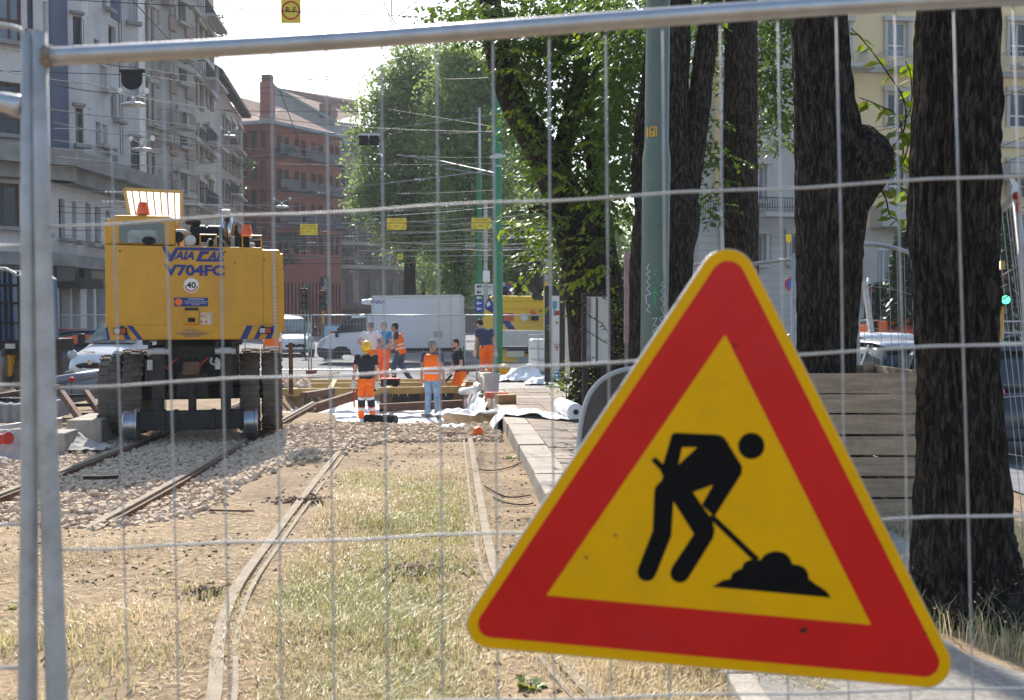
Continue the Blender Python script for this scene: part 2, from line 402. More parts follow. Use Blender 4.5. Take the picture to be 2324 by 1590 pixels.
# ------------------------------------------------------------------ grass
m_grass = leaf_mat('dry_grass', (0.40, 0.35, 0.20), (0.68, 0.60, 0.38), 0.35, 1.1)
m_grassg = leaf_mat('green_grass', (0.20, 0.25, 0.08), (0.45, 0.45, 0.22), 0.4, 0.9)
def blade(b, p, h, w, lean, az, seed=False):
    d = Vector((math.cos(az), math.sin(az), 0)); sdv = Vector((-math.sin(az), math.cos(az), 0))
    m1 = p + Vector((0, 0, h * 0.6)) + d * lean * 0.35 * h; tp = p + Vector((0, 0, h * (1 - 0.25 * lean))) + d * lean * h
    n = len(b.v)
    b.v += [p - sdv * w, p + sdv * w, m1 + sdv * w * 0.8, m1 - sdv * w * 0.8, tp]
    b.f += [(n, n + 1, n + 2, n + 3), (n + 3, n + 2, n + 4)]
    if seed:
        n = len(b.v); s2 = w * 2.6; q = tp + d * 0.02 + Vector((0, 0, 0.012)); mid = (tp + q) / 2
        b.v += [tp, mid + sdv * s2, q, mid - sdv * s2]; b.f += [(n, n + 1, n + 2, n + 3)]
bd, bgn = MB(), MB()
def rail_l(y): return -1.19 + (-0.21 * (y - 4.02) if y < 5 else -0.206 - 0.0 + -0.164 * (y - 5) if y < 5.8 else -0.337 - 0.07 * (y - 5.8)) if y < 6.9 else -1.60 - 0.0715 * (y - 6.84)
cnt = 0
for _ in range(300000):
    y = 3.7 + 8.6 * r.random() ** 1.5; x = r.uniform(-0.56 * y, min(0.32 * y, 1.3))
    inner = smooth(rail_l(y) + 0.08, rail_l(y) + 0.3, x) * smooth(0.25 - 0.06 * y, -0.15 - 0.06 * y, x)
    dn = inner * smooth(10.8, 8.6, y) * (0.45 + 0.9 * smooth(-0.25, 0.25, nz(x, y, 1.4, 5)))
    out = 0.14 * smooth(-0.05, 0.4, nz(x, y, 0.9, 8)) * smooth(8.5, 6.0, y)
    if x > 0.3: out += 0.35 * smooth(0.25, 0.9, x)
    if x < -1.9 and y < 5.4: out += 0.25 * smooth(0.0, 0.4, nz(x, y, 1.2, 21))
    if ballast_amount(x, y) > 0.3: continue
    if r.random() > max(dn, out): continue
    g_ = smooth(0.0, 0.45, nz(x, y, 0.8, 11) + 0.12) * 0.6
    bb_ = bgn if r.random() < g_ else bd
    tall = 1.0 + 0.8 * smooth(0.1, 0.5, nz(x, y, 1.0, 30))
    blade(bb_, Vector((x, y, hz(x, y) - 0.005)), r.uniform(0.03, 0.08) * tall, r.uniform(0.0014, 0.0034), r.uniform(0.2, 1.1), r.uniform(0, 6.3)); cnt += 1
# straw lying flat on the soil
for _ in range(15000):
    y = 3.7 + 8.5 * r.random() ** 1.3; x = r.uniform(-0.56 * y, min(0.25 * y, 1.2))
    if ballast_amount(x, y) > 0.3 or nz(x, y, 0.7, 14) < -0.15: continue
    a = r.uniform(0, 6.3); l = r.uniform(0.02, 0.07); d = Vector((math.cos(a), math.sin(a), 0)) * l; w = Vector((-math.sin(a), math.cos(a), 0)) * 0.0016
    p = Vector((x, y, hz(x, y) + 0.006)); bd.quad(p - w, p + w, p + d + w + Vector((0, 0, r.uniform(0, .01))), p + d - w)
# taller wild barley by the big trunk on the right
for _ in range(15000):
    y = r.uniform(3.6, 7.4); x = r.uniform(1.9, 4.6)
    if y < 4.83 - (x - 2.1) * 2.2: continue
    if r.random() > 0.35 + 0.65 * smooth(-0.2, 0.2, nz(x, y, 2.0, 40)): continue
    tall = r.random() < 0.12
    blade(bd if r.random() < 0.72 else bgn, Vector((x, y, hz(x, y) - 0.01)), r.uniform(0.2, 0.32) if tall else r.uniform(0.06, 0.2), r.uniform(0.0012, 0.003), r.uniform(0.15, 0.9), r.uniform(0, 6.3), tall)
tag(bd.build('dry_grass', m_grass), 'straw coloured dry grass between the rails and by the trunks', 'grass', kind='stuff')
tag(bgn.build('green_grass', m_grassg), 'patchy greener grass growing through the dry turf', 'grass', kind='stuff')

# ------------------------------------------------------------------ rails
def interp(pts, y):
    for (y0, x0), (y1, x1) in zip(pts, pts[1:]):
        if y <= y1: t = (y - y0) / (y1 - y0); return x0 + (x1 - x0) * t
    return pts[-1][1]
def spline(pts, n=40):
    pts = [Vector(p) for p in pts]; out = []
    for i in range(len(pts) - 1):
        p0, p1, p2, p3 = pts[max(i - 1, 0)], pts[i], pts[i + 1], pts[min(i + 2, len(pts) - 1)]
        k = max(2, n // (len(pts) - 1))
        for j in range(k):
            t = j / k
            out.append(0.5 * ((2 * p1) + (-p0 + p2) * t + (2 * p0 - 5 * p1 + 4 * p2 - p3) * t * t + (-p0 + 3 * p1 - 3 * p2 + p3) * t ** 3))
    return out + [pts[-1]]
def strip(b, path, x0, x1, z0, z1, bump=0.0):
    """a bar with a rectangular section following a path on the ground"""
    rings = []
    for i, p in enumerate(path):
        d = path[min(i + 1, len(path) - 1)] - path[max(i - 1, 0)]; d.z = 0; d.normalize(); a = Vector((d.y, -d.x, 0))
        rings.append([p + a * x0 + Vector((0, 0, z0)), p + a * x0 + Vector((0, 0, z1)), p + a * x1 + Vector((0, 0, z1)), p + a * x1 + Vector((0, 0, z0))])
    b.loft(rings); return b
def grooved_rail(label, pts, head_left):
    path = spline([(x, y, hz(x, y) * 0.2 + 0.045) for x, y in pts], 60)
    t = thing('tram_rail', label, 'rail', path[0], world=True)
    sg = 1 if head_left else -1
    strip(MB(), path, min(-0.075 * sg, -0.012 * sg), max(-0.075 * sg, -0.012 * sg), -0.09, 0.0).build('rail_head', m_railtop, t, bevel=0.006)
    strip(MB(), path, min(0.026 * sg, 0.052 * sg), max(0.026 * sg, 0.052 * sg), -0.09, -0.006).build('guard_lip', m_railtop, t, bevel=0.004)
    strip(MB(), path, min(-0.015 * sg, 0.03 * sg), max(-0.015 * sg, 0.03 * sg), -0.09, -0.042).build('groove', m_rust, t)
grooved_rail('old grooved tram rail curving through the dirt on the left of the near track',
             [(-1.05, 3.3), (-1.17, 4.0), (-1.38, 4.8), (-1.54, 5.7), (-1.63, 6.8), (-1.76, 8.6), (-2.0, 12.2), (-2.02, 12.6)], True)
grooved_rail('old grooved tram rail beside the platform kerb, right of the near track',
             [(0.55, 3.3), (0.3, 4.0), (0.1, 4.8), (-0.06, 5.6), (-0.16, 6.2), (-0.30, 8.2), (-0.55, 12.2), (-0.58, 12.6)], False)
def vignole(label, pts, z):
    path = spline([(x, y, z) for x, y in pts], 40)
    t = thing('ballasted_rail', label, 'rail', path[0], world=True)
    strip(MB(), path, -0.036, 0.036, -0.04, 0.0).build('rail_head', m_railtop, t, bevel=0.006)
    strip(MB(), path, -0.01, 0.01, -0.13, -0.04).build('rail_web', m_rust, t)
    strip(MB(), path, -0.065, 0.065, -0.145, -0.13).build('rail_foot', m_rust, t)
    strip(MB(), path, 0.075, 0.105, -0.06, -0.012).build('check_bar', m_rust, t)
ZL = -0.12
LRX, RRX = -5.18, -3.74
vignole('rail lying in ballast under the left wheels of the yellow machine', [(-4.9, 3), (-4.93, 7), (-4.97, 9), (-5.05, 11), (LRX, 14), (-5.45, 20)], ZL)
vignole('rail running from the dirt to the right wheels of the yellow machine', [(-3.44, 3), (-3.46, 7), (-3.5, 9), (-3.58, 11), (RRX, 14), (-4.0, 20)], ZL)
# row of worn edging blocks beside the left track where it leaves the soil
# ------------------------------------------------------------------ foreground site fence
FY0, FY1 = 1.88, 1.80
def fence_pt(u, v):
    t = (u - 100) / 2224.0
    return W(u, v, FY0 + (FY1 - FY0) * t)
def near_fence():
    t = thing('site_fence_panel', 'galvanised mesh fence panel in the foreground holding the roadworks sign', 'fence panel', fence_pt(1200, 2640), world=True)
    rail = [fence_pt(98 + 2300 * k / 24, 130 - 0.062 * 2300 * k / 24 + 5 * math.sin(k * 0.26)) for k in range(25)]
    MB().tube(rail, 0.0168, 20).build('top_rail', m_galv, t, smooth=True)
    MB().tube([fence_pt(90, 74), fence_pt(96, 500), fence_pt(112, 1100), fence_pt(130, 1600), fence_pt(158, 2640)], [.0132, .0150, .0180, .0200, .0200], 20).build('post', m_galvw, t, smooth=True)
    MB().tube([fence_pt(104, 128), fence_pt(120, 130)], [0.0215, 0.0175], 14).build('weld_collar', m_weld, t, smooth=True)
    MB().tube([fence_pt(2398, -8), fence_pt(2440, 2600)], 0.0195, 16).build('post', m_galvw, t, smooth=True)
    for i in range(17):
        xt = 246 + 121.7 * i + 0.423 * i * i; xb = 290 + 113 * i + 1.0 * i * i
        yt = 130 - 0.062 * (xt - 98) + 14
        wob = rnd.uniform(-2, 2)
        path = [fence_pt(xt, yt), fence_pt(xt + (xb - xt) * 0.33 + wob, yt + (1590 - yt) * 0.33), fence_pt(xt + (xb - xt) * 0.66 - wob, yt + (1590 - yt) * 0.66), fence_pt(xb, 1590), fence_pt(xb + (xb - xt) * 0.69, 2600)]
        o = MB().tube([p + Vector((0, 0.0035, 0)) for p in path], 0.0017, 8).build('vertical_wire', m_galvw, t, smooth=True)
    for yl, yr in ((515, 398), (881, 779), (1248, 1168), (1612, 1560), (1976, 1950), (2330, 2330)):
        path = [fence_pt(112 + (2400 - 112) * k / 16, yl + (yr - yl) * (k / 16) * 1.03 + 3 * math.sin(k * 1.7)) for k in range(17)]
        MB().tube([p - Vector((0, 0.002, 0)) for p in path], 0.0024, 8).build('horizontal_wire', m_wire, t, smooth=True)
    MB().tube([fence_pt(158, 2600), fence_pt(2440, 2600)], 0.0168, 12).build('bottom_rail', m_galv, t, smooth=True)
    # second panel meeting it on the left
    t = thing('site_fence_panel', 'fence panel cut by the left edge of the photograph, with a crushed rail', 'fence panel', fence_pt(-500, 2640), world=True)
    MB().tube([fence_pt(63, 78), fence_pt(64, 600), fence_pt(67, 1100), fence_pt(63, 1600), fence_pt(58, 2640)], [.0115, .0130, .0160, .0178, .0180], 20).build('post', m_galvw, t, smooth=True)
    rl = [(-420, 190, 1), (-120, 214, 1), (-40, 226, 1), (10, 233, 1.1), (34, 240, 1.25), (50, 244, 1.3)]
    MB().tube([fence_pt(u, v) for u, v, s in rl], [(0.0165 / s, 0.0165 * s) for u, v, s in rl], 16).build('top_rail', m_galv, t, smooth=True)
    MB().tube([fence_pt(u, v) for u, v in ((-300, 40), (-60, 50), (20, 60), (44, 66), (56, 82))], 0.0045, 8).build('bent_wire', m_galvw, t, smooth=True)
    for v in (558, 874, 1191, 1515): MB().tube([fence_pt(-420, v + 8), fence_pt(-100, v + 4), fence_pt(54, v)], 0.003, 8).build('horizontal_wire', m_wire, t, smooth=True)
    for u in (-60, -185): MB().tube([fence_pt(u, 230), fence_pt(u - 10, 2600)], 0.0017, 8).build('vertical_wire', m_galvw, t, smooth=True)
    MB().tube([fence_pt(58, 2600), fence_pt(-420, 2600)], 0.0165, 12).build('bottom_rail', m_galv, t, smooth=True)
near_fence()

# ------------------------------------------------------------------ roadworks sign hung on the fence
m_sy = M('sign_yellow', (0.88, 0.45, 0.0), 0.45, var=0.06, sc=5, spot=0.3, spotsc=9, spotcol=(0.55, 0.32, 0.02), spec=0.12)
m_sr = M('sign_red', (0.66, 0.014, 0.012), 0.35, var=0.12, sc=3, spot=0.45, spotsc=3.2, spotcol=(0.60, 0.05, 0.06), spec=0.2)  # the spots paint a pinkish sheen into the red
m_sb = M('sign_black', (0.005, 0.005, 0.006), 0.55, var=0.1, spec=0.1)
m_alu = M('sign_back_aluminium', (0.4, 0.41, 0.43), 0.5, 0.6)
def hull(circles, k=14):
    """outline of the convex hull of circles given in order (pixels)"""
    out = []; n = len(circles)
    for i in range(n):
        cx, cy, cr = circles[i]; px, py, _ = circles[i - 1]; qx, qy, _ = circles[(i + 1) % n]
        a0 = math.atan2(cy - py, cx - px) - math.pi / 2; a1 = math.atan2(qy - cy, qx - cx) - math.pi / 2
        while a1 < a0: a1 += 2 * math.pi
        for j in range(k + 1):
            a = a0 + (a1 - a0) * j / k; out.append((cx + cr * math.cos(a), cy + cr * math.sin(a)))
    return out
SY = 1.772
def roadworks_sign():
    t = thing('roadworks_sign', 'yellow and red triangular roadworks sign with digging figure hung on the fence', 'road sign', W(1620, 1520, SY), world=True)
    def layer(poly, y0, y1, name, mat, parent=t, bev=0):
        b = MB(); n = len(poly)
        vs = [W(u, v, SY) + Vector((0, y0, 0)) for u, v in poly] + [W(u, v, SY) + Vector((0, y1, 0)) for u, v in poly]
        b.add(vs, [tuple(range(n)), tuple(reversed(range(n, 2 * n)))] + [(i, i + n, (i + 1) % n + n, (i + 1) % n) for i in range(n)])
        o = b.build(name, mat, parent); bm = bmesh.new(); bm.from_mesh(o.data); bmesh.ops.recalc_face_normals(bm, faces=bm.faces); bm.to_mesh(o.data); bm.free()
        return o
    A, B, C = (1652, 629, 64), (1114, 1418, 55), (2102, 1505, 57)
    plate = layer(hull([A, C, B]), 0.0, 0.012, 'plate', m_alu)
    layer(hull([(A[0], A[1], 62), (C[0], C[1], 55), (B[0], B[1], 53)]), -0.0008, 0.0, 'yellow_border', m_sy, plate)
    layer(hull([(A[0], A[1] + 3, 39), (C[0] - 4, C[1] - 2, 33), (B[0] + 2, B[1] - 2, 31)]), -0.0016, -0.0008, 'red_band', m_sr, plate)
    layer([(1645, 760), (1976, 1418), (1240, 1351)], -0.0024, -0.0016, 'yellow_field', m_sy, plate)
    q = lambda pts: [(x * 0.654 + 1038.7, y * 0.654 + 549.9) for x, y in pts]
    circ = lambda x, y, r_, n=28: [(x + r_ * math.cos(2 * math.pi * i / n), y + r_ * math.sin(2 * math.pi * i / n)) for i in range(n)]
    e = [0]
    def ink(polys, name):
        b = MB()
        for p in polys:
            p = q(p); e[0] += 1; y0 = -0.0026 - 0.00003 * e[0]
            n = len(p); b.add([W(u, v, SY) + Vector((0, y0, 0)) for u, v in p], [tuple(range(n))])
        return b.build(name, m_sb, plate)
    ink([circ(1018, 707, 46)], 'figure_head')
    ink([[(742, 668), (752, 661), (905, 668), (922, 676), (940, 700), (925, 740), (830, 712), (778, 712), (740, 712)],
         [(742, 668), (780, 700), (778, 712), (765, 772), (750, 830), (712, 812), (704, 797), (712, 770)],
         [(830, 712), (880, 690), (925, 680), (986, 778), (984, 803), (895, 838), (815, 868), (800, 884), (760, 880), (700, 845), (712, 812), (764, 773)],
         [(928, 684), (986, 778), (985, 803), (890, 952), (846, 912), (925, 770)],
         [(682, 858), (690, 843), (712, 822), (770, 850), (748, 900), (741, 1018), (686, 1156), (625, 1133), (676, 1000)], circ(655, 1144, 32),
         [(742, 890), (775, 850), (815, 866), (846, 912), (882, 962), (891, 1000), (886, 1025), (799, 1166), (742, 1128), (819, 1012)], circ(770, 1148, 33),
         [(866, 952), (886, 944), (1045, 1095), (1030, 1110)], [(671, 757), (685, 745), (735, 792), (718, 808)]], 'figure_digging')
    ink([[(882, 1195), (920, 1172), (945, 1169), (952, 1148), (972, 1136), (985, 1132), (992, 1112), (1012, 1102), (1050, 1102), (1062, 1086), (1080, 1076), (1105, 1071), (1132, 1077), (1150, 1092), (1160, 1117),
          (1185, 1120), (1205, 1132), (1215, 1150), (1217, 1168), (1238, 1184), (1262, 1199), (1280, 1212), (1294, 1233)]], 'spoil_heap')
    # dents and stains
    m_st = M('sign_stain', (0.03, 0.012, 0.01), 0.6)
    rr = random.Random(4)
    for u, v, s in ((1823, 1430, 9), (1396, 1215, 4), (1330, 1265, 4), (1668, 783, 5), (2098, 1437, 4)):
        pts = [(u + s * rr.uniform(.6, 1.3) * math.cos(a * .7), v + s * .7 * rr.uniform(.6, 1.3) * math.sin(a * .7)) for a in range(9)]
        e[0] += 1; MB().add([W(x, y, SY) + Vector((0, -0.0030 - 0.00003 * e[0], 0)) for x, y in pts], [tuple(range(9))]).build('stain', m_st, plate)
    for u in (1480, 1790):
        MB().tube([W(u - 8, 900, SY) + Vector((0, .012, 0)), W(u - 4, 892, SY) + Vector((0, .05, 0)), W(u + 6, 900, SY) + Vector((0, .09, 0)), W(u + 4, 912, SY) + Vector((0, .05, 0)), W(u, 915, SY) + Vector((0, .012, 0))], 0.0016, 6).build('tie_wire', m_galvw, t)
    MB().bb(W(1400, 1000, SY).x, W(1850, 1000, SY).x, SY + .0125, SY + .022, W(0, 1180, SY).z, W(0, 1130, SY).z).build('back_bracket', m_alu, t)
roadworks_sign()
# ------------------------------------------------------------------ buildings
m_b1 = M('pale_stone_cladding', (0.56, 0.53, 0.52), 0.8, var=0.1, sc=0.9, spot=0.35, spotsc=0.7, spotcol=(0.27, 0.26, 0.27), streak=5, fine=0.1)
m_b1d = M('dark_band_cladding', (0.10, 0.11, 0.17), 0.7, var=0.1, sc=1)
m_cono = M('weathered_canopy_concrete', (0.25, 0.235, 0.22), 0.9, var=0.3, sc=1.2, spot=0.6, spotsc=1, spotcol=(0.11, 0.10, 0.1), streak=3)
m_orn = M('ornate_stucco', (0.42, 0.375, 0.335), 0.85, var=0.12, sc=1, spot=0.4, spotsc=0.8, spotcol=(0.25, 0.22, 0.2), streak=4)
m_quo = M('pink_quoin', (0.34, 0.25, 0.22), 0.85, var=0.12, sc=1)
m_redw = M("red_stucco", (0.25, 0.085, 0.065), 0.85, var=0.1, sc=0.6, spot=0.35, spotsc=0.5, spotcol=(0.27, 0.09, 0.06), streak=4)
m_shut = M('maroon_shutter', (0.055, 0.02, 0.018), 0.6, var=0.2, sc=2)
m_roof = M('clay_roof_tile', (0.20, 0.11, 0.08), 0.9, var=0.3, sc=1.5, bump=0.8, bs=6, spot=0.5, spotsc=2, spotcol=(0.17, 0.1, 0.075))
m_greyw = M('grey_render', (0.25, 0.265, 0.29), 0.9, var=0.15, sc=0.6, spot=0.5, spotsc=0.4, spotcol=(0.36, 0.37, 0.38))
m_brownst = M('dark_ashlar', (0.17, 0.145, 0.125), 0.9, var=0.2, sc=0.8, spot=0.4, spotsc=0.6, spotcol=(0.1, 0.085, 0.075))
m_cream = M('cream_stucco', (0.74, 0.58, 0.32), 0.85, var=0.06, sc=0.5, spot=0.25, spotsc=0.4, spotcol=(0.46, 0.39, 0.27), streak=4)
m_lgrey = M('grey_ashlar', (0.44, 0.42, 0.39), 0.85, var=0.1, sc=0.6, spot=0.3, spotsc=0.6, spotcol=(0.33, 0.31, 0.29))
m_trim = M('stone_trim', (0.42, 0.39, 0.35), 0.85, var=0.12, sc=1)
m_bfr = M('brown_window_frame', (0.075, 0.035, 0.028), 0.5, var=0.15)
m_wfr = M('white_window_frame', (0.62, 0.63, 0.63), 0.5, var=0.05)
m_gfr = M('grey_window_frame', (0.25, 0.27, 0.3), 0.5, var=0.1)
m_pane = M('window_glass', (0.035, 0.045, 0.06), 0.12, var=0.5, sc=0.7, spec=0.35)
m_pane2 = M('window_glass_curtain', (0.20, 0.23, 0.27), 0.15, var=0.4, sc=0.5, spec=0.4)
m_pgr = M('window_glass_green', (0.08, 0.15, 0.07), 0.1, var=0.4, sc=0.8)
m_iron = M('wrought_iron', (0.022, 0.023, 0.026), 0.6)
m_shop = M('dark_shop_interior', (0.02, 0.022, 0.026), 0.3, var=0.4, sc=0.6, spec=0.6)
m_blind = M('pale_blind', (0.42, 0.43, 0.46), 0.7, var=0.05)

def unit_frame(bw=0.09, nx=1, nzm=0):
    b = MB(); d0, d1 = -0.02, 0.06
    b.bb(0, 1, d0, d1, 0, bw * 0.6); b.bb(0, 1, d0, d1, 1 - bw * 0.6, 1); b.bb(0, bw, d0 - .002, d1 + .002, 0, 1); b.bb(1 - bw, 1, d0 - .002, d1 + .002, 0, 1)
    for i in range(nx): b.bb((i + 1) / (nx + 1) - bw * .4, (i + 1) / (nx + 1) + bw * .4, d0 - .001, d1, 0, 1)
    for i in range(nzm): b.bb(0, 1, d0 + .001, d1, 0.34 - bw * .25, 0.34 + bw * .25)
    return b
UF = {}
def frame_mesh(mat, nx, nzm):
    k = (mat.name, nx, nzm)
    if k not in UF: UF[k] = unit_frame(0.09, nx, nzm).mesh('window', mat)
    return UF[k]
PM = {}
def pane_mesh(mat):
    if mat.name not in PM: PM[mat.name] = MB().quad((0.03, 0.03, 0.02), (0.97, 0.03, 0.02), (0.97, 0.03, 0.98), (0.03, 0.03, 0.98)).mesh('pane', mat)
    return PM[mat.name]
BOXM = {}
def box_mesh(mat):
    if mat.name not in BOXM: BOXM[mat.name] = MB().bb(0, 1, -1, 0, 0, 1).mesh('block', mat)
    return BOXM[mat.name]
class Fac:
    """one wall of a building: runs from pixel column u0 at depth Y0 to u1 at depth Y1"""
    def __init__(s, t, u0, Y0, u1, Y1, zb=-0.34):
        s.t = t; s.A = Vector(((u0 - PU) / FPX * Y0, Y0, 0)); s.B = Vector(((u1 - PU) / FPX * Y1, Y1, 0))
        s.d = (s.B - s.A).normalized(); s.L = (s.B - s.A).length; s.n = Vector((s.d.y, -s.d.x, 0)); s.rz = math.atan2(s.d.y, s.d.x); s.zb = zb
        s.off = WORLD_LOC[t.name]
    def P(s, a, out, z): return s.A + s.d * a + s.n * out + Vector((0, 0, z))
    def sz(s, u, v):
        p = W(u, v, 1.0); c = Vector((0, 0, CAMH)); r_ = p - c
        k = (s.A - c).dot(s.n) / r_.dot(s.n); q = c + r_ * k
        return (q - s.A).dot(s.d), q.z
    def wall(s, name, mat, z0, z1, holes=(), a0=0.0, a1=None, rec=0.28, back=None, cols=None):
        a1 = s.L if a1 is None else a1
        hs = [(max(a0 + .02, h[0]), max(z0 + .02, h[1]), min(a1 - .02, h[2]), min(z1 - .02, h[3])) for h in holes]
        hs = [h for h in hs if h[2] > h[0] + .05 and h[3] > h[1] + .05]
        xs = sorted({a0, a1, *[h[0] for h in hs], *[h[2] for h in hs]}); zs = sorted({z0, z1, *[h[1] for h in hs], *[h[3] for h in hs]})
        b = MB()
        for i in range(len(xs) - 1):
            for j in range(len(zs) - 1):
                cx, cz = (xs[i] + xs[i + 1]) / 2, (zs[j] + zs[j + 1]) / 2
                if any(h[0] < cx < h[2] and h[1] < cz < h[3] for h in hs): continue
                b.quad(s.P(xs[i], 0, zs[j]), s.P(xs[i + 1], 0, zs[j]), s.P(xs[i + 1], 0, zs[j + 1]), s.P(xs[i], 0, zs[j + 1]))
        for h in hs:
            x0, y0, x1, y1 = h
            for p, q in (((x0, y0), (x0, y1)), ((x0, y1), (x1, y1)), ((x1, y1), (x1, y0)), ((x1, y0), (x0, y0))):
                b.quad(s.P(p[0], 0, p[1]), s.P(q[0], 0, q[1]), s.P(q[0], -rec, q[1]), s.P(p[0], -rec, p[1]))
        if back:
            b.quad(s.P(a0, -back, z0), s.P(a0, 0, z0), s.P(a0, 0, z1), s.P(a0, -back, z1)); b.quad(s.P(a1, 0, z0), s.P(a1, -back, z0), s.P(a1, -back, z1), s.P(a1, 0, z1))
            b.quad(s.P(a0, 0, z1), s.P(a1, 0, z1), s.P(a1, -back, z1), s.P(a0, -back, z1)); b.quad(s.P(a1, -back, z0), s.P(a0, -back, z0), s.P(a0, -back, z1), s.P(a1, -back, z1))
        return b.build(name, mat, s.t)
    def put(s, name, me, a, out, z, w, h, dep=1.0, parent=None):
        p = s.P(a, out, z)
        if parent is None: return inst(name, me, s.t, p - s.off, (0, 0, s.rz), (w, dep, h))
        return inst(name, me, parent)
    def window(s, h, fm, pm, nx=1, nzm=0, sill=None, rec=0.22, surround=None, shut=None, pediment=False):
        x0, z0, x1, z1 = h
        f = s.put('window', frame_mesh(fm, nx, nzm), x0, -rec, z0, x1 - x0, z1 - z0)
        inst('pane', pane_mesh(pm), f)
        if sill: s.put('window_sill', box_mesh(sill), x0 - 0.12, 0.14, z0 - 0.16, x1 - x0 + 0.24, 0.16, 0.3)
        if surround:
            w_ = 0.22
            s.put('window_surround', box_mesh(surround), x0 - w_, 0.07, z0, w_, z1 - z0, 0.1); s.put('window_surround', box_mesh(surround), x1, 0.07, z0, w_, z1 - z0, 0.1)
            s.put('lintel', box_mesh(surround), x0 - w_ - .1, 0.12, z1, x1 - x0 + 2 * w_ + .2, 0.28, 0.18)
        if shut:
            for a in (x0 - (x1 - x0) * 0.5, x1): s.put('shutter', box_mesh(shut), a, 0.06, z0, (x1 - x0) * 0.5, z1 - z0, 0.07)
        if pediment:
            b = MB(); c = (x0 + x1) / 2; hw = (x1 - x0) / 2 + .55; zb = z1 + .75
            for o0, o1, pts in ((0.35, 0.0, [(-hw, 0), (hw, 0), (hw, .14), (0, .95), (-hw, .14)]),):
                f_ = [s.P(c + x, o0, zb + z) for x, z in pts]; k_ = [s.P(c + x, o1, zb + z) for x, z in pts]; n = len(pts)
                b.add(f_ + k_, [tuple(range(n)), tuple(reversed(range(n, 2 * n)))] + [(i + n, (i + 1) % n + n, (i + 1) % n, i) for i in range(n)])
            b.build('pediment', surround, s.t)
        return f
    def balcony(s, a0, a1, z, out, slab, iron, h=1.0, thick=0.25, solid=False, n=None):
        s.put('balcony_slab', box_mesh(slab), a0, out, z - thick, a1 - a0, thick, out)
        b = MB(); n = n or max(6, int((a1 - a0) / 0.16))
        if solid:
            b.bb(0, 1, -0.05, 0, 0, 1); me = b.mesh('balcony_front', iron); s.put('balcony_front', me, a0, out, z, a1 - a0, h)
            return
        for i in range(n + 1): q = s.P(a0 + (a1 - a0) * i / n, out - .06, z); b.box(q + Vector((0, 0, h / 2)), (0.028, 0.028, h))
        b.bar(s.P(a0, out - .06, z + h), s.P(a1, out - .06, z + h), .05); b.bar(s.P(a0, out - .06, z + .08), s.P(a1, out - .06, z + .08), .04)
        for e in (a0, a1):
            b.bar(s.P(e, out - .06, z + h), s.P(e, 0, z + h), .05)
            for k in range(5): b.box(s.P(e, (out - .06) * k / 5, z + h / 2), (0.028, 0.028, h))
        b.build('balcony_railing', iron, s.t, kind='stuff')
    def slab(s, name, mat, a0, a1, z0, z1, out, inn=0.0):
        b = MB(); vs = [s.P(a0, out, z0), s.P(a1, out, z0), s.P(a1, -inn, z0), s.P(a0, -inn, z0), s.P(a0, out, z1), s.P(a1, out, z1), s.P(a1, -inn, z1), s.P(a0, -inn, z1)]
        b.add(vs, [(3, 2, 1, 0), (4, 5, 6, 7), (0, 1, 5, 4), (1, 2, 6, 5), (2, 3, 7, 6), (3, 0, 4, 7)]); return b.build(name, mat, s.t)
    def rect(s, ul, vt, ur, vb):
        um = (ul + ur) / 2
        a0, _ = s.sz(ul, vt); a1, _ = s.sz(ur, vt); _, z1 = s.sz(um, vt); _, z0 = s.sz(um, vb)
        return (min(a0, a1), min(z0, z1), max(a0, a1), max(z0, z1))

def building(name, label, u, Y): 
    return thing(name, label, 'building', W(u, 900, Y).xy.to_3d() + Vector((0, 0, -0.34)), world=True)

# --- pale modern block at the left
t = building('apartment_block', 'pale stone modern apartment block with dark vertical band and concrete canopy on the far left', 60, 37)
f1 = Fac(t, -420, 35.5, 121, 40); f2 = Fac(t, 121, 40, 334, 48.5)
f3 = Fac(t, 334, 48.5, 338, 60)
w1 = [(f1.rect(0 - 34, -60, 47, 94), m_bfr, m_pane2, 2, 1), (f1.rect(60, -60, 74, 72), m_bfr, m_pane, 0, 0), (f1.rect(-34, 185, 48, 306), m_bfr, m_pane, 2, 1), (f1.rect(97, 5, 108, 104), m_gfr, m_pane, 0, 0), (f1.rect(-190, -60, -110, 94), m_bfr, m_pane, 1, 1),
      (f1.rect(-30, 415, 44, 515), m_bfr, m_pane, 1, 0), (f1.rect(56, 420, 110, 530), m_bfr, m_pane, 1, 0), (f1.rect(-190, 420, -110, 515), m_bfr, m_pane, 1, 0)]
f1.wall('wall', m_b1, 4.0, 22, [w[0] for w in w1], back=8)
for w in w1: f1.window(*w[:3], nx=w[3], nzm=w[4], sill=m_cono)
w2 = [(f2.rect(246, 60, 262, 128), m_bfr, m_pane, 1), (f2.rect(250, 200, 265, 272), m_bfr, m_pane, 1), (f2.rect(254, 338, 267, 402), m_bfr, m_pane, 1),
      (f2.rect(133, 452, 147, 542), m_bfr, m_pane, 1), (f2.rect(163, 458, 173, 547), m_bfr, m_pane, 1), (f2.rect(194, 462, 206, 553), m_gfr, m_pane, 0), (f2.rect(215, 470, 228, 557), m_gfr, m_pane, 0), (f2.rect(240, 478, 249, 566), m_bfr, m_pane, 0), (f2.rect(262, 486, 270, 572), m_bfr, m_pane, 0),
      (f2.rect(231, -30, 241, 20), m_gfr, m_pane, 0), (f2.rect(213, 90, 224, 128), m_gfr, m_blind, 0), (f2.rect(217, 278, 229, 330), m_gfr, m_blind, 0), (f2.rect(232, 284, 244, 345), m_wfr, m_blind, 0), (f2.rect(226, 150, 243, 205), m_wfr, m_blind, 0)]
f2.wall('wall', m_b1, 4.0, 22, [w[0] for w in w2], back=8)
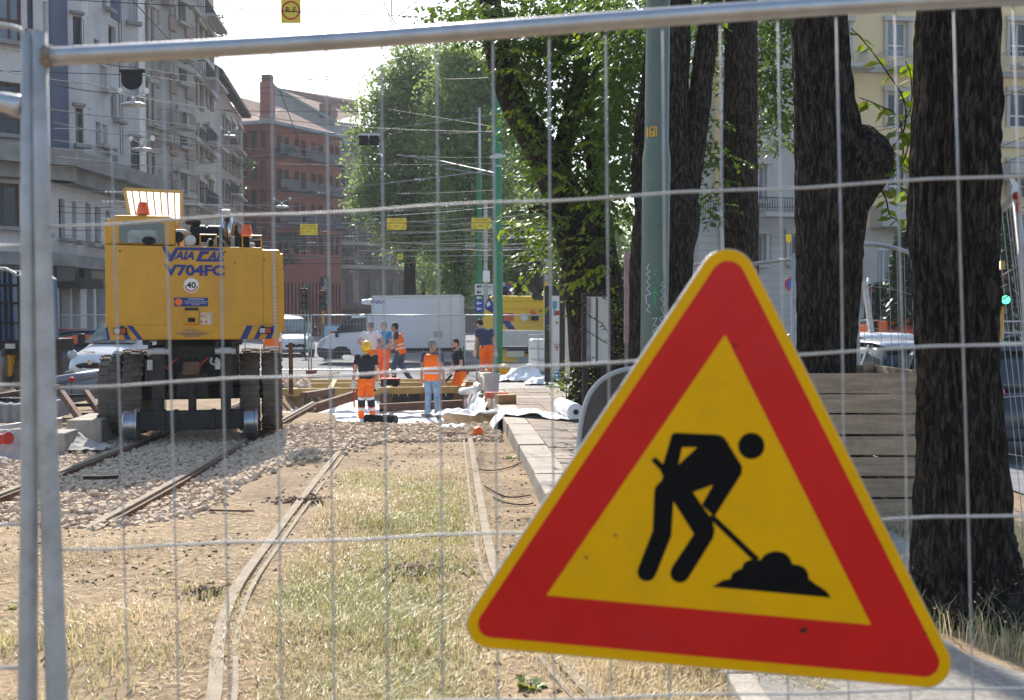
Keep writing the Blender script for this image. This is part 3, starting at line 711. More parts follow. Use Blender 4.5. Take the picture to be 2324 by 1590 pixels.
for w in w2: f2.window(*w[:3], nx=w[3], sill=m_cono if w[1] is not m_wfr else m_trim)
f3.wall('wall', m_b1, -.3, 22, back=6)
a, _ = f2.sz(149, 200); f2.slab('dark_pilaster', m_b1d, 0.02, a, 8.15, 22, 0.12)
for u in (271, 277): a, _ = f2.sz(u, 200); f2.slab('panel_joint', m_b1d, a - .03, a + .03, 9, 22, 0.02)
a, _ = f2.sz(251, 20); a2, _ = f2.sz(270, 20); f2.slab('dark_panel', m_b1d, a, a2, f2.sz(260, 45)[1], 22, .06)
def f2_depth(u): p = f2.P(f2.sz(u, 300)[0], 0, 0); return p.y
for (ua, ub, uc, wa_, wb_) in ((150, 197, 216, [(165, 38, 193, 108, m_pane), (171, 246, 195, 330, m_pgr), (168, -150, 194, -70, m_pane)], [(198.5, 46, 208, 109, m_pane), (200, 251, 212, 338, m_pane)]),
                               (276, 323, 334, [(289, -30, 311, 53, m_blind), (292, 140, 316, 226, m_blind), (296, 316, 318, 398, m_shop)], [])):   # sawtooth bays
    ya, yc = f2_depth(ua), f2_depth(uc); fa_ = Fac(t, ua, ya, ub, ya + .5); fb_ = Fac(t, ub, ya + .5, uc, yc)
    ra = [fa_.rect(*w[:4]) for w in wa_]; rb = [fb_.rect(*w[:4]) for w in wb_]
    fa_.wall('bay_wall', m_b1, 8.15, 22, ra); fb_.wall('bay_wall', m_b1, 8.15, 22, rb)
    for r_, w in zip(ra, wa_):
        fa_.window(r_, m_bfr if w[4] is not m_blind else m_wfr, w[4], 1, 0, sill=m_cono); fa_.slab('bay_ledge', m_cono, r_[0] - .12, fa_.L + .05, r_[3] + .05, r_[3] + .17, .18)
    for r_, w in zip(rb, wb_): fb_.window(r_, m_bfr, w[4], 0, 0)
for f, a0, a1 in ((f1, 0, f1.L + .8), (f2, -.6, f2.L)):
    f.slab('canopy', m_cono, a0, a1, 7.5, 8.15, 1.3); f.slab('canopy_step', m_cono, a0, a1, 6.95, 7.5, .8); f.slab('cornice', m_cono, a0, a1, 3.6, 4.1, 0.5); f.slab('shop_fascia', m_shop, a0, a1, 3.0, 3.6, 0.25)
# shop front
holes2 = [f2.rect(134, 640, 160, 780), f2.rect(163, 640, 182, 790), f2.rect(196, 628, 212, 790), f2.rect(218, 628, 240, 790), f2.rect(252, 640, 300, 790)]
f2.wall('shopfront', m_b1, -0.34, 3.0, holes2, rec=.5)
for h in holes2: f2.window(h, m_gfr, m_shop, nx=1, rec=.4)
holes1 = [f1.rect(-180, 630, -60, 800), f1.rect(-40, 630, 50, 800), f1.rect(62, 630, 112, 800)]
f1.wall('shopfront', m_cono, -0.34, 3.0, holes1, rec=.5)
for h in holes1: f1.window(h, m_gfr, m_shop, nx=2, rec=.4)
for u in (140, 170):
    h = f2.rect(u - 6, 612, u + 12, 645); f2.slab('shop_sign', m_dark, h[0], h[2], h[1], h[3], .5)
f2.slab('awning', m_dark, f2.sz(128, 600)[0], f2.sz(182, 600)[0], 2.75, 3.15, 1.0)

# --- ornate block
t = building('ornate_block', 'ornate grey stucco palace block with quoins and balconies behind the modern block', 420, 63)
f = Fac(t, 334, 57, 440, 61.5); f2 = Fac(t, 440, 61.5, 492, 69); fe = Fac(t, 492, 69, 494, 82)
ws = [f.rect(398, -60, 415, 52), f.rect(400, 138, 418, 190), f.rect(402, 256, 419, 333), f.rect(404, 395, 420, 460), f.rect(405, 520, 421, 590), f.rect(405, 640, 424, 760), f.rect(336, 20, 344, 100), f.rect(337, 190, 344, 280), f.rect(338, 350, 346, 410), f.rect(352, 640, 384, 760)]
f.wall('wall', m_orn, -.34, 25, ws, back=8)
for w in ws: f.window(w, m_gfr, m_pane2, 1, 0, sill=m_orn, surround=m_orn)
w2 = [f2.rect(446, 60 + 118 * k, 457, 130 + 118 * k) for k in range(6)] + [f2.rect(468, 62 + 116 * k, 479, 132 + 116 * k) for k in range(6)]
f2.wall('wall', m_orn, -.34, 25, w2, back=8); fe.wall('wall', m_orn, -.34, 25, back=6)
for w in w2: f2.window(w, m_bfr, m_pane, 1, surround=m_orn)
for u0, u1 in ((346, 358), (388, 397), (424, 438)):
    a0, _ = f.sz(u0, 300); a1, _ = f.sz(u1, 300)
    for k in range(26): f.slab('quoin', m_quo if k % 2 else m_orn, a0 - (.12 if k % 2 else 0), a1 + (.12 if k % 2 else 0), 1 + k * .92, 1 + k * .92 + .84, .14 if k % 2 else .09)
for z in (4.2, 8.4, 12.4, 16.4, 20.4):
    f.slab('string_course', m_orn, 0, f.L, z, z + .32, .3); f2.slab('string_course', m_orn, 0, f2.L, z, z + .3, .3)
    if z > 5:
        f2.balcony(f2.L * .25, f2.L * .8, z + .3, .6, m_orn, m_iron, thick=.18)
        a0, _ = f.sz(364, 300); a1, _ = f.sz(386, 300); f.balcony(a0, a1, z + .32, .9, m_orn, m_orn, h=.9, n=7)
        for aa in (a0 + .2, a1 - .4): f.slab('balcony_bracket', m_orn, aa, aa + .25, z - .7, z + .05, .6)
f.slab('cornice', m_orn, 0, f.L, 24.2, 25.2, .6); f2.slab('cornice', m_orn, 0, f2.L, 24.2, 25.2, .6)
leafm_b = leaf_mat('balcony_leaves', (0.03, 0.07, 0.02), (0.09, 0.16, 0.05), .3)
def leafblob(b, c, s, n, rr, size):
    for _ in range(n):
        d = Vector((rr.gauss(0, 1), rr.gauss(0, 1), rr.gauss(0, 1))).normalized() * rr.random() ** .4
        p = c + Vector((d.x * s[0], d.y * s[1], d.z * s[2])); leaf(b, p, size * rr.uniform(.6, 1.3), rr)
def leaf(b, p, s, rr, droop=0.0):
    a = Vector((rr.gauss(0, 1), rr.gauss(0, 1), rr.gauss(0, .7) - droop)).normalized(); c = a.cross(Vector((rr.gauss(0, 1), rr.gauss(0, 1), rr.gauss(0, 1)))).normalized()
    n = len(b.v); b.v += [p, p + a * s * .5 + c * s * .3, p + a * s, p + a * s * .5 - c * s * .3]; b.f.append((n, n + 1, n + 2, n + 3))
rr = random.Random(12)
b = MB(); leafblob(b, W(497, 75, 71), (.5, .6, 1.4), 420, rr, .22); o = b.build('balcony_plants', leafm_b, t, kind='stuff')

# --- low corner block with dark eaves
t = building('eaved_block', 'narrow ochre block with dark overhanging eaves between the ornate and red buildings', 525, 82)
f = Fac(t, 488, 74, 553, 90); fe = Fac(t, 553, 90, 556, 96)
ws = [f.rect(506 + 15 * c, 272 + 74 * k + 9 * c, 514 + 15 * c, 312 + 74 * k + 9 * c) for c in range(3) for k in range(5)]
f.wall('wall', m_quo, -.34, 19.3, ws, back=8); fe.wall('wall', m_quo, -.34, 19.3)
for w in ws: f.window(w, m_bfr, m_pane, 1, surround=m_orn)
f.slab('eave', m_dark, -.3, f.L + .3, 19.4, 19.75, .8); 
b = MB(); b.quad(f.P(-.3, .8, 19.75), f.P(f.L + .3, .8, 19.75), f.P(f.L + .3, -4, 22.6), f.P(-.3, -4, 22.6)); b.build('roof', m_roof, t)
for z in (7.5, 11.3, 15.1): f.balcony(f.L * .3, f.L * .62, z, .6, m_orn, m_iron, thick=.15)
b = MB(); leafblob(b, W(530, 372, 84), (2.2, .6, .6), 380, rr, .22); leafblob(b, W(522, 430, 83), (1.8, .6, .7), 320, rr, .22); b.build('balcony_plants', leafm_b, t, kind='stuff')

# --- red building
t = building('red_building', 'brick red building with maroon shutters and clay tile roof across the junction', 660, 99)
fa = Fac(t, 540, 96, 616, 95); fb = Fac(t, 616, 95, 775, 103); fc = Fac(t, 775, 103, 776, 118)
ze = 19.7
wa = [fa.rect(545 + 22 * c, 296 + 68 * k, 560 + 22 * c, 342 + 68 * k) for c in range(3) for k in range(5)]
rows = [(305, 350), (382, 428), (458, 505), (532, 576)]
wb = []
for u0, u1 in ((628, 640), (643, 655), (668, 678), (683, 694), (706, 717), (722, 733), (748, 757), (761, 769)):
    for k, (v0, v1) in enumerate(rows):
        sh = (u0 - 616) * .2 * (1 - k * .3); wb.append(fb.rect(u0, v0 + sh, u1, v1 + sh))
ga = [fa.rect(548 + 18 * c, 640, 562 + 18 * c, 745) for c in range(4)]; gb = [fb.rect(622 + 17.5 * c, 638, 634 + 17.5 * c, 745) for c in range(8)]
fa.wall('wall', m_redw, -.34, ze, wa + ga, back=7, rec=.5); fb.wall('wall', m_redw, -.34, ze, wb + gb, back=7, rec=.5); fc.wall('wall', m_redw, -.34, ze)
for w in wa: fa.window(w, m_bfr, m_shop, 1, rec=.35)
for i, w in enumerate(wb): fb.window(w, m_shut, m_shut if (i * 7) % 5 else m_shop, 1, rec=.2)
for w in ga: fa.window(w, m_bfr, m_shop, 0, rec=.45)
for w in gb: fb.window(w, m_bfr, m_shop, 0, rec=.45)
m_balc = M('grey_balcony_panel', (0.085, 0.09, 0.11), .6, var=.1)
for k, (v0, v1) in enumerate(rows[:3]):
    for u0, u1 in ((620, 662), (677, 717), (719, 757)):
        um = (u0 + u1) / 2; a0, _ = fb.sz(u0, v1); a1, _ = fb.sz(u1, v1); _, z = fb.sz(um, v1 + (um - 616) * .2 * (1 - k * .3)); fb.balcony(a0, a1, z, 1.0, m_balc, m_balc, h=.95, solid=True)
for z in (4.9,):
    fa.slab('string_course', m_redw, 0, fa.L, z, z + .5, .25); fb.slab('string_course', m_redw, 0, fb.L, z, z + .5, .25)
for c in range(20):
    a = .3 + c * (fb.L - .6) / 19; fb.slab('pilaster', m_redw, a - .12, a + .12, -.3, 4.9, .28)
fa.slab('gutter', m_greyw, -.2, fa.L + .5, ze, ze + .3, .9); fb.slab('gutter', m_greyw, -.5, fb.L + .3, ze, ze + .3, .9)
ridge = W(640, 246, 101.5)
b = MB(); b.quad(fa.P(-1, .9, ze + .3), fa.P(fa.L + .6, .9, ze + .3), ridge, W(548, 222, 103)); b.quad(fb.P(-.6, .9, ze + .3), fb.P(fb.L + .4, .9, ze + .3), W(752, 300, 109), ridge); b.build('roof', m_roof, t)
p = W(607, 240, 99); b = MB(); b.bb(p.x - .62, p.x + .62, p.y - .5, p.y + .6, p.z - 2, p.z + 2.2); ch = b.build('chimney', m_redw, t)
b = MB(); 
for k in range(4): b.bb(p.x - .5, p.x + .5, p.y - .4, p.y + .5, p.z + 2.2 + k * .2, p.z + 2.33 + k * .2)
b.bb(p.x - .3, p.x + .3, p.y - .2, p.y + .3, p.z + 2.2, p.z + 3.0); b.build('chimney_cap', m_roof, t)
b = MB()
for u, v, s_ in ((648, 345, (1.1, .4, .7)), (640, 470, (1.0, .4, .5)), (700, 560, (2.2, .4, .5)), (650, 590, (1.4, .4, .5)), (668, 540, (.8, .4, .7)), (632, 540, (.8, .4, .5))): leafblob(b, W(u, v, 95.5), s_, 240, rr, .26)
b.build('balcony_plants', leafm_b, t, kind='stuff')
sgn = thing('shop_sign', 'tall dark vertical shop sign with pale lettering on the red building', 'sign', W(738, 690, 98), world=True)
b = MB(); q0, q1 = W(728, 692, 98), W(749, 630, 98); b.bb(q0.x, q1.x, 97.8, 98, q0.z, q1.z); bd_ = b.build('board', M('deep_green_sign', (0.006, 0.03, 0.035), .5), sgn)
o = text('Bio', m_white, sgn, W(738, 680, 97.75) - W(738, 690, 98), 0.72, rot=(R(90), R(-90), 0)); o = text('c\'', M('lime_print', (.35, .55, .05), .5), sgn, W(738, 661, 97.75) - W(738, 690, 98), 0.72, rot=(R(90), R(-90), 0)); o = text('Bon', m_white, sgn, W(738, 645, 97.75) - W(738, 690, 98), 0.72, rot=(R(90), R(-90), 0))

# --- grey gabled house behind the red one
t = building('gabled_house', 'grey rendered house with bare gable wall and tiled roof behind the red building', 720, 118)
Yg = 116.0
b = MB(); pts = [(617, 205), (626, 201), (748, 272), (762, 276), (812, 282), (812, 760), (617, 760)]
front = [W(u, v, Yg) for u, v in pts]; n = len(pts); b.add(front + [p_ + Vector((0, 9, 0)) for p_ in front], [tuple(range(n)), tuple(reversed(range(n, 2 * n)))] + [(i + n, (i + 1) % n + n, (i + 1) % n, i) for i in range(n)]); b.build('gable_wall', m_greyw, t)
b = MB(); b.quad(W(624, 199, Yg - .6), W(760, 275, Yg - .6), W(815, 262, Yg + 10), W(812, 234, Yg + 12)); b.quad(W(624, 199, Yg - .6), W(812, 234, Yg + 12), W(812, 228, Yg + 13), W(632, 200, Yg + 1)); b.build('roof', m_roof, t)
b = MB(); b.tube([W(622, 197, Yg - .8), W(762, 277, Yg - .8)], .16, 6); b.build('verge_flashing', M('green_copper', (.16, .27, .25), .7), t)
q = W(742, 252, Yg + 1); b = MB(); b.bb(q.x - .7, q.x + .7, q.y - 1, q.y + 3, q.z - 1.0, q.z + .6); dm = b.build('dormer', m_roof, t)
f = Fac(t, 764, 113, 815, 113.4)
ws = [f.rect(770, 308 + 78 * k, 783, 352 + 78 * k) for k in range(5)] + [f.rect(789, 308 + 78 * k, 801, 352 + 78 * k) for k in range(5)]
f.wall('wall', m_orn, -.34, 21, ws, back=3)
for w in ws: f.window(w, m_gfr, m_pane2, 1, surround=m_trim)
for k in range(4): f.balcony(.3, f.L - .2, f.sz(785, 352 + 78 * k)[1], .9, m_trim, m_iron)

# --- dark ashlar block at the end of the street
t = building('ashlar_block', 'dark brown ashlar block at the end of the street behind the white truck', 880, 124)
f = Fac(t, 770, 112.4, 1230, 124)
ws = [f.rect(776 + 26 * c, 634, 787 + 26 * c, 688) for c in range(14)] + [f.rect(778 + 26 * c, 575, 787 + 26 * c, 600) for c in range(14)] + [f.rect(780 + 26 * c, 500, 789 + 26 * c, 545) for c in range(14)]
f.wall('wall', m_brownst, -.34, 14.5, ws, back=8)
for i, w in enumerate(ws): f.window(w, m_gfr, m_pane if i % 3 else m_pane2, 1)
for v in (612, 560): _, z = f.sz(850, v); f.slab('string_course', m_trim, 0, f.L, z, z + .5, .4)
_, z = f.sz(850, 703); f.slab('balcony_slab', m_brownst, 0, f.L, z, z + .4, 1.0)

# --- right side: grey ashlar house and the cream building
t = building('grey_corner_house', 'light grey ashlar corner house with pedimented window seen between the trunks', 1760, 58)
f = Fac(t, 1585, 57, 1836, 59); fs = Fac(t, 1560, 72, 1585, 57)
ws = [f.rect(1714, 214, 1742, 296), f.rect(1714, 374, 1738, 458), f.rect(1712, 532, 1736, 602), f.rect(1640, 374, 1664, 458), f.rect(1640, 214, 1664, 296), f.rect(1714, 60, 1740, 140), f.rect(1640, 532, 1664, 602), f.rect(1790, 532, 1812, 602)]
f.wall('wall', m_lgrey, -.34, 22, ws, back=8); fs.wall('wall', m_lgrey, -.34, 22)
for k, w in enumerate(ws): f.window(w, m_wfr, m_pane2, 1, sill=m_trim, surround=m_trim, pediment=(k in (1, 3)), shut=M('blue_grey_shutter', (.16, .2, .26), .6) if k == 2 else None)
for v in (490, 330, 168): _, z = f.sz(1720, v); f.slab('string_course', m_trim, 0, f.L, z, z + .3, .25)
for k in range(18): f.slab('ashlar_joint', m_brownst, 0, f.L, 0.3 + k * .42, 0.315 + k * .42, .012) if k * .42 < 6 else None
a0, z = f.sz(1690, 490); a1, _ = f.sz(1812, 490); f.balcony(a0, a1, z, 1.2, m_trim, m_iron, h=.95)
a0, z = f.sz(1580, 490); a1, _ = f.sz(1650, 490); f.balcony(a0, a1, z, 1.2, m_trim, m_iron, h=.95)
b = MB(); b.tube([W(1626, 20, 56.7), W(1626, 466, 56.7)], .16, 10); b.build('downpipe', M('ochre_downpipe', (.5, .36, .14), .6), t)
t = building('cream_building', 'cream stucco apartment building with grey balconies behind the right hand trunks', 2080, 64)
f = Fac(t, 1832, 63, 2520, 66)
ws = []
for c in (1880, 2013, 2150, 2290): ws += [f.rect(c, 50 + 160 * k, c + 46, 130 + 160 * k) for k in range(-1, 3)]
f.wall('wall', m_cream, 7.2, 24, ws, back=9)
for w in ws: f.window(w, m_wfr, m_pane2 if rr.random() < .5 else m_pane, 1, 1, surround=m_lgrey)
for c in (1860, 1990, 2128, 2268):
    _, z = f.sz(c, 160); f.balcony(f.sz(c, 160)[0], f.sz(c + 92, 160)[0], z, 1.1, m_lgrey, m_lgrey, h=.95, n=14)
for v in (170, 330): _, z = f.sz(2080, v); f.slab('string_course', m_lgrey, 0, f.L, z, z + .35, .25)
gw = [f.rect(1860 + 66 * c, 560, 1894 + 66 * c, 700) for c in range(9)]
f.wall('base_wall', m_trim, -.34, 7.2, gw, rec=.5)
for w in gw: f.window(w, m_wfr, m_pane2, 1, 1)
a, z = f.sz(2040, 470); f.slab('stone_balcony', m_lgrey, f.sz(1975, 470)[0], f.sz(2090, 470)[0], f.sz(2040, 520)[1], f.sz(2040, 470)[1], 1.6)
f.slab('roof_porch', m_lgrey, f.sz(2215, 470)[0], f.L, f.sz(2290, 412)[1], f.sz(2290, 390)[1], 3.5)
# ------------------------------------------------------------------ yellow road-rail machine seen from behind
EXC = Vector((-4.42, 13.8, ZL)); EPX = FPX / 13.8
def ex(u): return (u - 438) / EPX
def ez(v): return (998 - v) / EPX
m_lamp = M('amber_beacon', (0.85, 0.12, 0.01), 0.15, var=0.2, sc=10, coat=0.5)
m_lens = M('lamp_lens', (0.45, 0.45, 0.43), 0.1, var=0.1, spec=0.8)
m_tail = M('tail_lamp', (0.30, 0.02, 0.012), 0.2, coat=0.5)
m_brn = M('machine_underside', (0.028, 0.025, 0.023), 0.75, var=0.4, sc=4, spot=0.5, spotsc=6, spotcol=(0.10, 0.08, 0.06))
m_seam = M('seam_shadow_gap', (0.10, 0.055, 0.01), 0.8)
m_cream2 = M('cream_plate', (0.62, 0.56, 0.42), 0.6, var=0.06, sc=8)
m_pred = M('print_red', (0.45, 0.03, 0.02), 0.5)
def tyre(parent, c, rad, w, rot=(0, 0, 0), lugs=22, seed=1, hub=True):
    """lathe carcass along x with chevron lugs; c is the hub centre in the parent's frame"""
    b = MB(); h = w / 2
    b.lathe([(rad * .56, -h * .8), (rad * .72, -h), (rad * .93, -h * .92), (rad * .965, -h * .6), (rad * .965, h * .6), (rad * .93, h * .92), (rad * .72, h), (rad * .56, h * .8)], (0, 0, 0), 'x', 40)
    o = b.build('tyre', m_rub, parent, smooth=True, auto=40); o.location = c; o.rotation_euler = rot
    b = MB()
    for i in range(lugs):
        for sgn in (-1, 1):
            a = 2 * math.pi * (i + (0.5 if sgn > 0 else 0)) / lugs
            m = Matrix.Rotation(a, 3, 'X')
            for k, (x, tw, hgt) in enumerate(((0.10, 0.18, 1.0), (0.24, 0.32, 1.0), (0.40, 0.5, .985))):
                p = m @ Vector((sgn * x * w, 0, rad * .975 * hgt)); rr_ = m @ Matrix.Rotation(sgn * -0.55 * (1 if k else .2), 3, 'Z')
                b.box(p, (w * .17, rad * .12, rad * .06), rot=rr_)
    q = b.build('tread_lugs', m_rub, o, kind='stuff')
    if hub:
        b = MB(); b.lathe([(0.02, -h * .75), (rad * .5, -h * .75), (rad * .56, -h * .82), (rad * .56, h * .82), (rad * .5, h * .75), (0.02, h * .75)], (0, 0, 0), 'x', 24); b.build('rim', m_brn, o, smooth=True, auto=40)
    return o
def rail_wheel(parent, c, rad=0.21, w=0.2):
    b = MB(); b.lathe([(0.03, -w / 2), (rad * .9, -w / 2), (rad, -w / 2 + .015), (rad * 1.01, w * .25), (rad * 1.12, w * .3), (rad * 1.14, w * .45), (rad * 1.05, w / 2), (0.03, w / 2)], (0, 0, 0), 'x', 36)
    o = b.build('rail_wheel', M('polished_wheel_steel', (0.33, 0.34, 0.36), 0.3, 0.9, var=0.2, sc=6), parent, smooth=True, auto=35); o.location = c; return o
def machine():
    T = thing('railway_excavator', 'yellow road and rail excavator seen from behind on the left track', 'excavator', EXC, 0.25)
    # counterweight body
    b = MB(); x0, xm, x1 = ex(252), ex(594), ex(637); zt, zs, zb = ez(557), ez(737), ez(770); D = 2.7
    prof = [(x0, zb + .18), (x0 + .05, zb), (ex(628), zb), (x1, zb + .2), (x1, ez(580)), (x1 - .04, zt - .04), (x0 + .02, zt)]
    b.prism(prof, Matrix.Identity(4), D); body = b.build('counterweight', m_yel, T, bevel=.02)
    b = MB(); b.bb(xm, x1 + .006, -.012, -.002, zs + .02, ez(572)); b.build('side_panel', m_yel, T, bevel=.004)
    b = MB(); b.bb(x0 + .01, ex(274), -.010, -.002, zs + .02, zt - .01); b.build('side_panel', m_yel, T, bevel=.004)
    b = MB(); b.bb(ex(276), xm - .012, -.008, -.002, zs + .012, zt - .012); b.build('rear_panel', m_yel, T, bevel=.004)
    for (u, v) in ((285, 572), (510, 570), (531, 594), (596, 588)): 
        bo = MB().cyl((ex(u), -.018, ez(v)), (ex(u), 0, ez(v)), .012, n=8).build('bolt', m_dark, T)
    for k in range(18):
        if 4 < k < 7: continue
        v = 592 + k * 8.2; MB().bb(ex(613), ex(627), -.02, -.012, ez(v) - .012, ez(v) + .004).build('louvre', M('louvre_yellow', (.42, .21, .012), .5), T)
    Y0 = -.014
    # printed logo and writing
    def pl(pts, name='logo_print', mat=m_blue, y=Y0):
        n = len(pts); return MB().add([(ex(u), y, ez(v)) for u, v in pts], [tuple(range(n))]).build(name, mat, T)
    q = lambda pts: [(x * .2306 + 213.9, y * .2306 + 397.2) for x, y in pts]
    pl(q([(690, 708), (730, 708), (772, 795), (818, 712), (1265, 712), (1258, 740), (842, 740), (786, 850), (755, 850)]))
    pl(q([(1048, 746), (1132, 746), (1124, 774), (1080, 774), (1052, 824), (1270, 824), (1266, 848), (1005, 848)]), y=Y0 - .001)
    def tx(s_, u, v, size, **k): return text(s_, k.pop('mat', m_blue), T, (ex(u), Y0 - .002, ez(v)), size, **k)
    tx('AIA', 421, 580.5, .155, shear=.3, bold=.006); tx('AR', 489, 580.5, .16, shear=.3, bold=.006)
    tx('V704FC', 444.5, 614, .195, bold=.008, sx=1.22)
    MB().lathe([(.0, -.001), (.102, -.001), (.102, .001)], (ex(435.5), Y0, ez(647)), 'y', 28).build('speed_disc', m_white, T)
    bq = MB()
    for k in range(13):
        a0, a1 = R(-178 + k * 13.5), R(-178 + (k + 1) * 13.5)
        p = lambda a, r_: (ex(435.5) + r_ * math.cos(a), Y0 - .002, ez(647) + r_ * math.sin(a)); bq.quad(p(a0, .07), p(a1, .07), p(a1, .088), p(a0, .088))
    bq.build('speed_ring', m_pred, T); tx('40', 435.5, 647, .12, bold=.003, mat=m_blk)
    MB().bb(ex(398), ex(471), Y0 - .001, Y0 + .001, ez(694.5), ez(674.5)).build('warning_board', m_blue, T)
    MB().lathe([(0, -.001), (.05, -.001), (.05, .001)], (ex(408), Y0 - .003, ez(684.5)), 'y', 20).build('warning_disc', m_orange, T)
    tx('ATTENZIONE !', 446, 678.5, .034, mat=m_white)
    for k, s_ in enumerate(('VIETATO SOSTARE E TRANSITARE', 'NEL RAGGIO DI AZIONE DELLA', 'MACCHINA')): tx(s_, 445, 683.5 + k * 3.7, .020, mat=m_white)
    MB().bb(ex(453.5), ex(481.5), Y0 - .002, Y0, ez(735.5), ez(708.5)).build('number_plate', m_cream2, T)
    text("AC'S", m_pred, T, (ex(467.5), Y0 - .004, ez(716)), .085); text('6 6 2', m_pred, T, (ex(467.5), Y0 - .004, ez(729)), .085)
    b = MB(); b.bb(ex(419), ex(452), -.05, -.008, ez(735), ez(697)); b.build('handle_box', m_yel, T, bevel=.02); MB().bb(ex(428), ex(443), -.056, -.05, ez(730), ez(720)).build('latch', m_blk, T); MB().bb(ex(421), ex(450), -.054, -.048, ez(704), ez(698)).build('handle_recess', m_dark, T)
    tx('VAIA CAR s.r.l.', 437, 748.5, .034); 
    for k, w_ in enumerate((36, 26, 18)): MB().bb(ex(437 - w_), ex(437 + w_), Y0 - .0025, Y0 - .0015, ez(755.2 + k * 3.6), ez(754 + k * 3.6)).build('small_print', m_blue, T)
    for pts in ([(298, 738), (309, 738), (331, 769), (320, 769)], [(283, 738), (290, 738), (306, 769), (293, 769)], [(256, 738), (262, 769), (256, 769), (252, 745)],
                [(556, 738), (570, 738), (556, 769), (541, 769)], [(588, 738), (596, 738), (582, 769), (570, 769)], [(612, 738), (622, 738), (610, 769), (596, 769)]): pl(pts, 'stripe', m_blue, -.004)
    for u0, u1 in ((270, 297), (583, 611)):
        MB().bb(ex(u0), ex(u1), -.06, -.004, ez(757), ez(742)).build('lamp_housing', m_blk, T, bevel=.006)
        MB().bb(ex(u0) + .012, (ex(u0) + ex(u1)) / 2 - .003, -.066, -.06, ez(755), ez(744)).build('tail_light', m_lens, T); MB().bb((ex(u0) + ex(u1)) / 2 + .003, ex(u1) - .012, -.066, -.06, ez(755), ez(744)).build('tail_light', m_tail, T)
    # cab
    b = MB(); cab = [(ex(250), zt + .002), (ex(250), ez(512)), (ex(272), ez(491)), (ex(388), ez(490)), (ex(402), ez(498)), (ex(402), zt + .002)]
    b.prism(cab, Matrix.Translation((0, .05, 0)), 1.7); cb = b.build('cab', m_yel, T, bevel=.025)
    wi = [(ex(283), ez(553)), (ex(283), ez(516)), (ex(290), ez(505)), (ex(370), ez(505)), (ex(377), ez(512)), (ex(377), ez(553))]
    MB().prism(wi, Matrix.Translation((0, .035, 0)), .02).build('cab_window', m_glass, T)
    MB().prism([(ex(300), ez(552)), (ex(300), ez(530)), (ex(306), ez(524)), (ex(362), ez(524)), (ex(366), ez(552))], Matrix.Translation((0, .03, 0)), .004).build('painted_window_reflection', M('painted_glass_reflection', (.2, .24, .25), .1, var=.5, sc=6), T)  # pale sheet paints a reflection onto the cab window
    MB().ell((ex(345), .027, ez(547)), (.09, .003, .06), 16, 8).build('seat_back', m_blk, T)
    # open engine hood with ribs
    hy = 1.3; sc_ = (13.8 + hy) / 13.8
    hx = lambda u: (u - 1162) / FPX * (13.8 + hy) + 4.42 + hy * .247; hzz = lambda v: 1.665 + (718 - v) / EPX * sc_ 
    c4 = [(hx(299), hzz(429)), (hx(419), hzz(431)), (hx(419), hzz(496)), (hx(310), hzz(494))]
    b = MB(); 
    for k in range(4): p, q_ = c4[k], c4[(k + 1) % 4]; b.bar((p[0], hy, p[1]), (q_[0], hy, q_[1]), .045, .05, up=(0, 1, 0))
    hood = b.build('hood_frame', M('cream_yellow', (.62, .42, .12), .5), T)
    MB().quad(*[(p[0], hy + .03, p[1]) for p in (c4[3], c4[2], c4[1], c4[0])]).build('hood_sheet', leaf_mat('translucent_sheet', (.7, .68, .68), (.8, .78, .78), .6), T)
    for k in range(1, 8):
        f_ = k / 8; p = (c4[0][0] + (c4[1][0] - c4[0][0]) * f_, c4[0][1]); q_ = (c4[3][0] + (c4[2][0] - c4[3][0]) * f_, c4[3][1])
        MB().bar((p[0], hy, p[1]), (q_[0], hy, q_[1]), .018, .03, up=(0, 1, 0)).build('hood_rib', M('cream_yellow', (.6, .4, .1)), T)
    # beacons
    for u, v, h_ in ((330, 490, .0), (557, 557, .13)):
        MB().cyl((ex(u), .25, ez(v) - .02), (ex(u), .25, ez(v) + .02 + h_), .075 if h_ == 0 else .04, n=16).build('beacon_base', m_blk, T)
        bc = MB(); bc.lathe([(.085, 0), (.09, .03), (.062, .16), (.05, .175), (0.005, .178)], (ex(u), .25, ez(v) + .02 + h_), 'z', 20); bc.build('beacon', m_lamp, T, smooth=True, auto=40)
    # roof machinery: air filter, lamps, boom heel, pipes
    b = MB(); b.lathe([(.02, 0), (.125, 0), (.15, .03), (.15, .2), (.13, .22), (.13, .24), (.15, .25), (.15, .42), (.1, .46), (.03, .46)], (ex(430), .45, ez(528)), 'x', 24); b.build('air_filter', m_blk, T, smooth=True, auto=35)
    b = MB(); b.lathe([(.09, 0), (.11, .03), (.1, .07), (.03, .09), (0, .09)], (ex(436), .5, ez(503)), 'z', 20); b.build('filter_cap', m_dark, T, smooth=True)
    for u, v, y in ((407, 537, .1), (434, 545, .05)):
        b = MB(); b.lathe([(0, -.02), (.07, -.01), (.078, .02), (.07, .08), (.02, .1)], (ex(u), y, ez(v)), 'y', 20); b.build('work_lamp', m_lens if u > 420 else m_blk, T, smooth=True, auto=40)
        MB().cyl((ex(u), y + .05, zt), (ex(u), y + .05, ez(v) - .06), .012, n=6).build('lamp_bracket', m_dark, T)
    MB().tube(spline([(ex(402), .12, zt), (ex(393), .12, ez(540)), (ex(396), .12, ez(527)), (ex(420), .2, ez(524)), (ex(432), .4, ez(528))], 16), .035, 10).build('intake_pipe', m_cream2, T, smooth=True)
    b = MB(); b.prism([(ex(497), zt), (ex(500), ez(500)), (ex(497), ez(480)), (ex(506), ez(470)), (ex(524), ez(472)), (ex(527), ez(500)), (ex(530), zt)], Matrix.Translation((0, .7, 0)), .3); b.build('boom_heel', m_yel, T, bevel=.02)
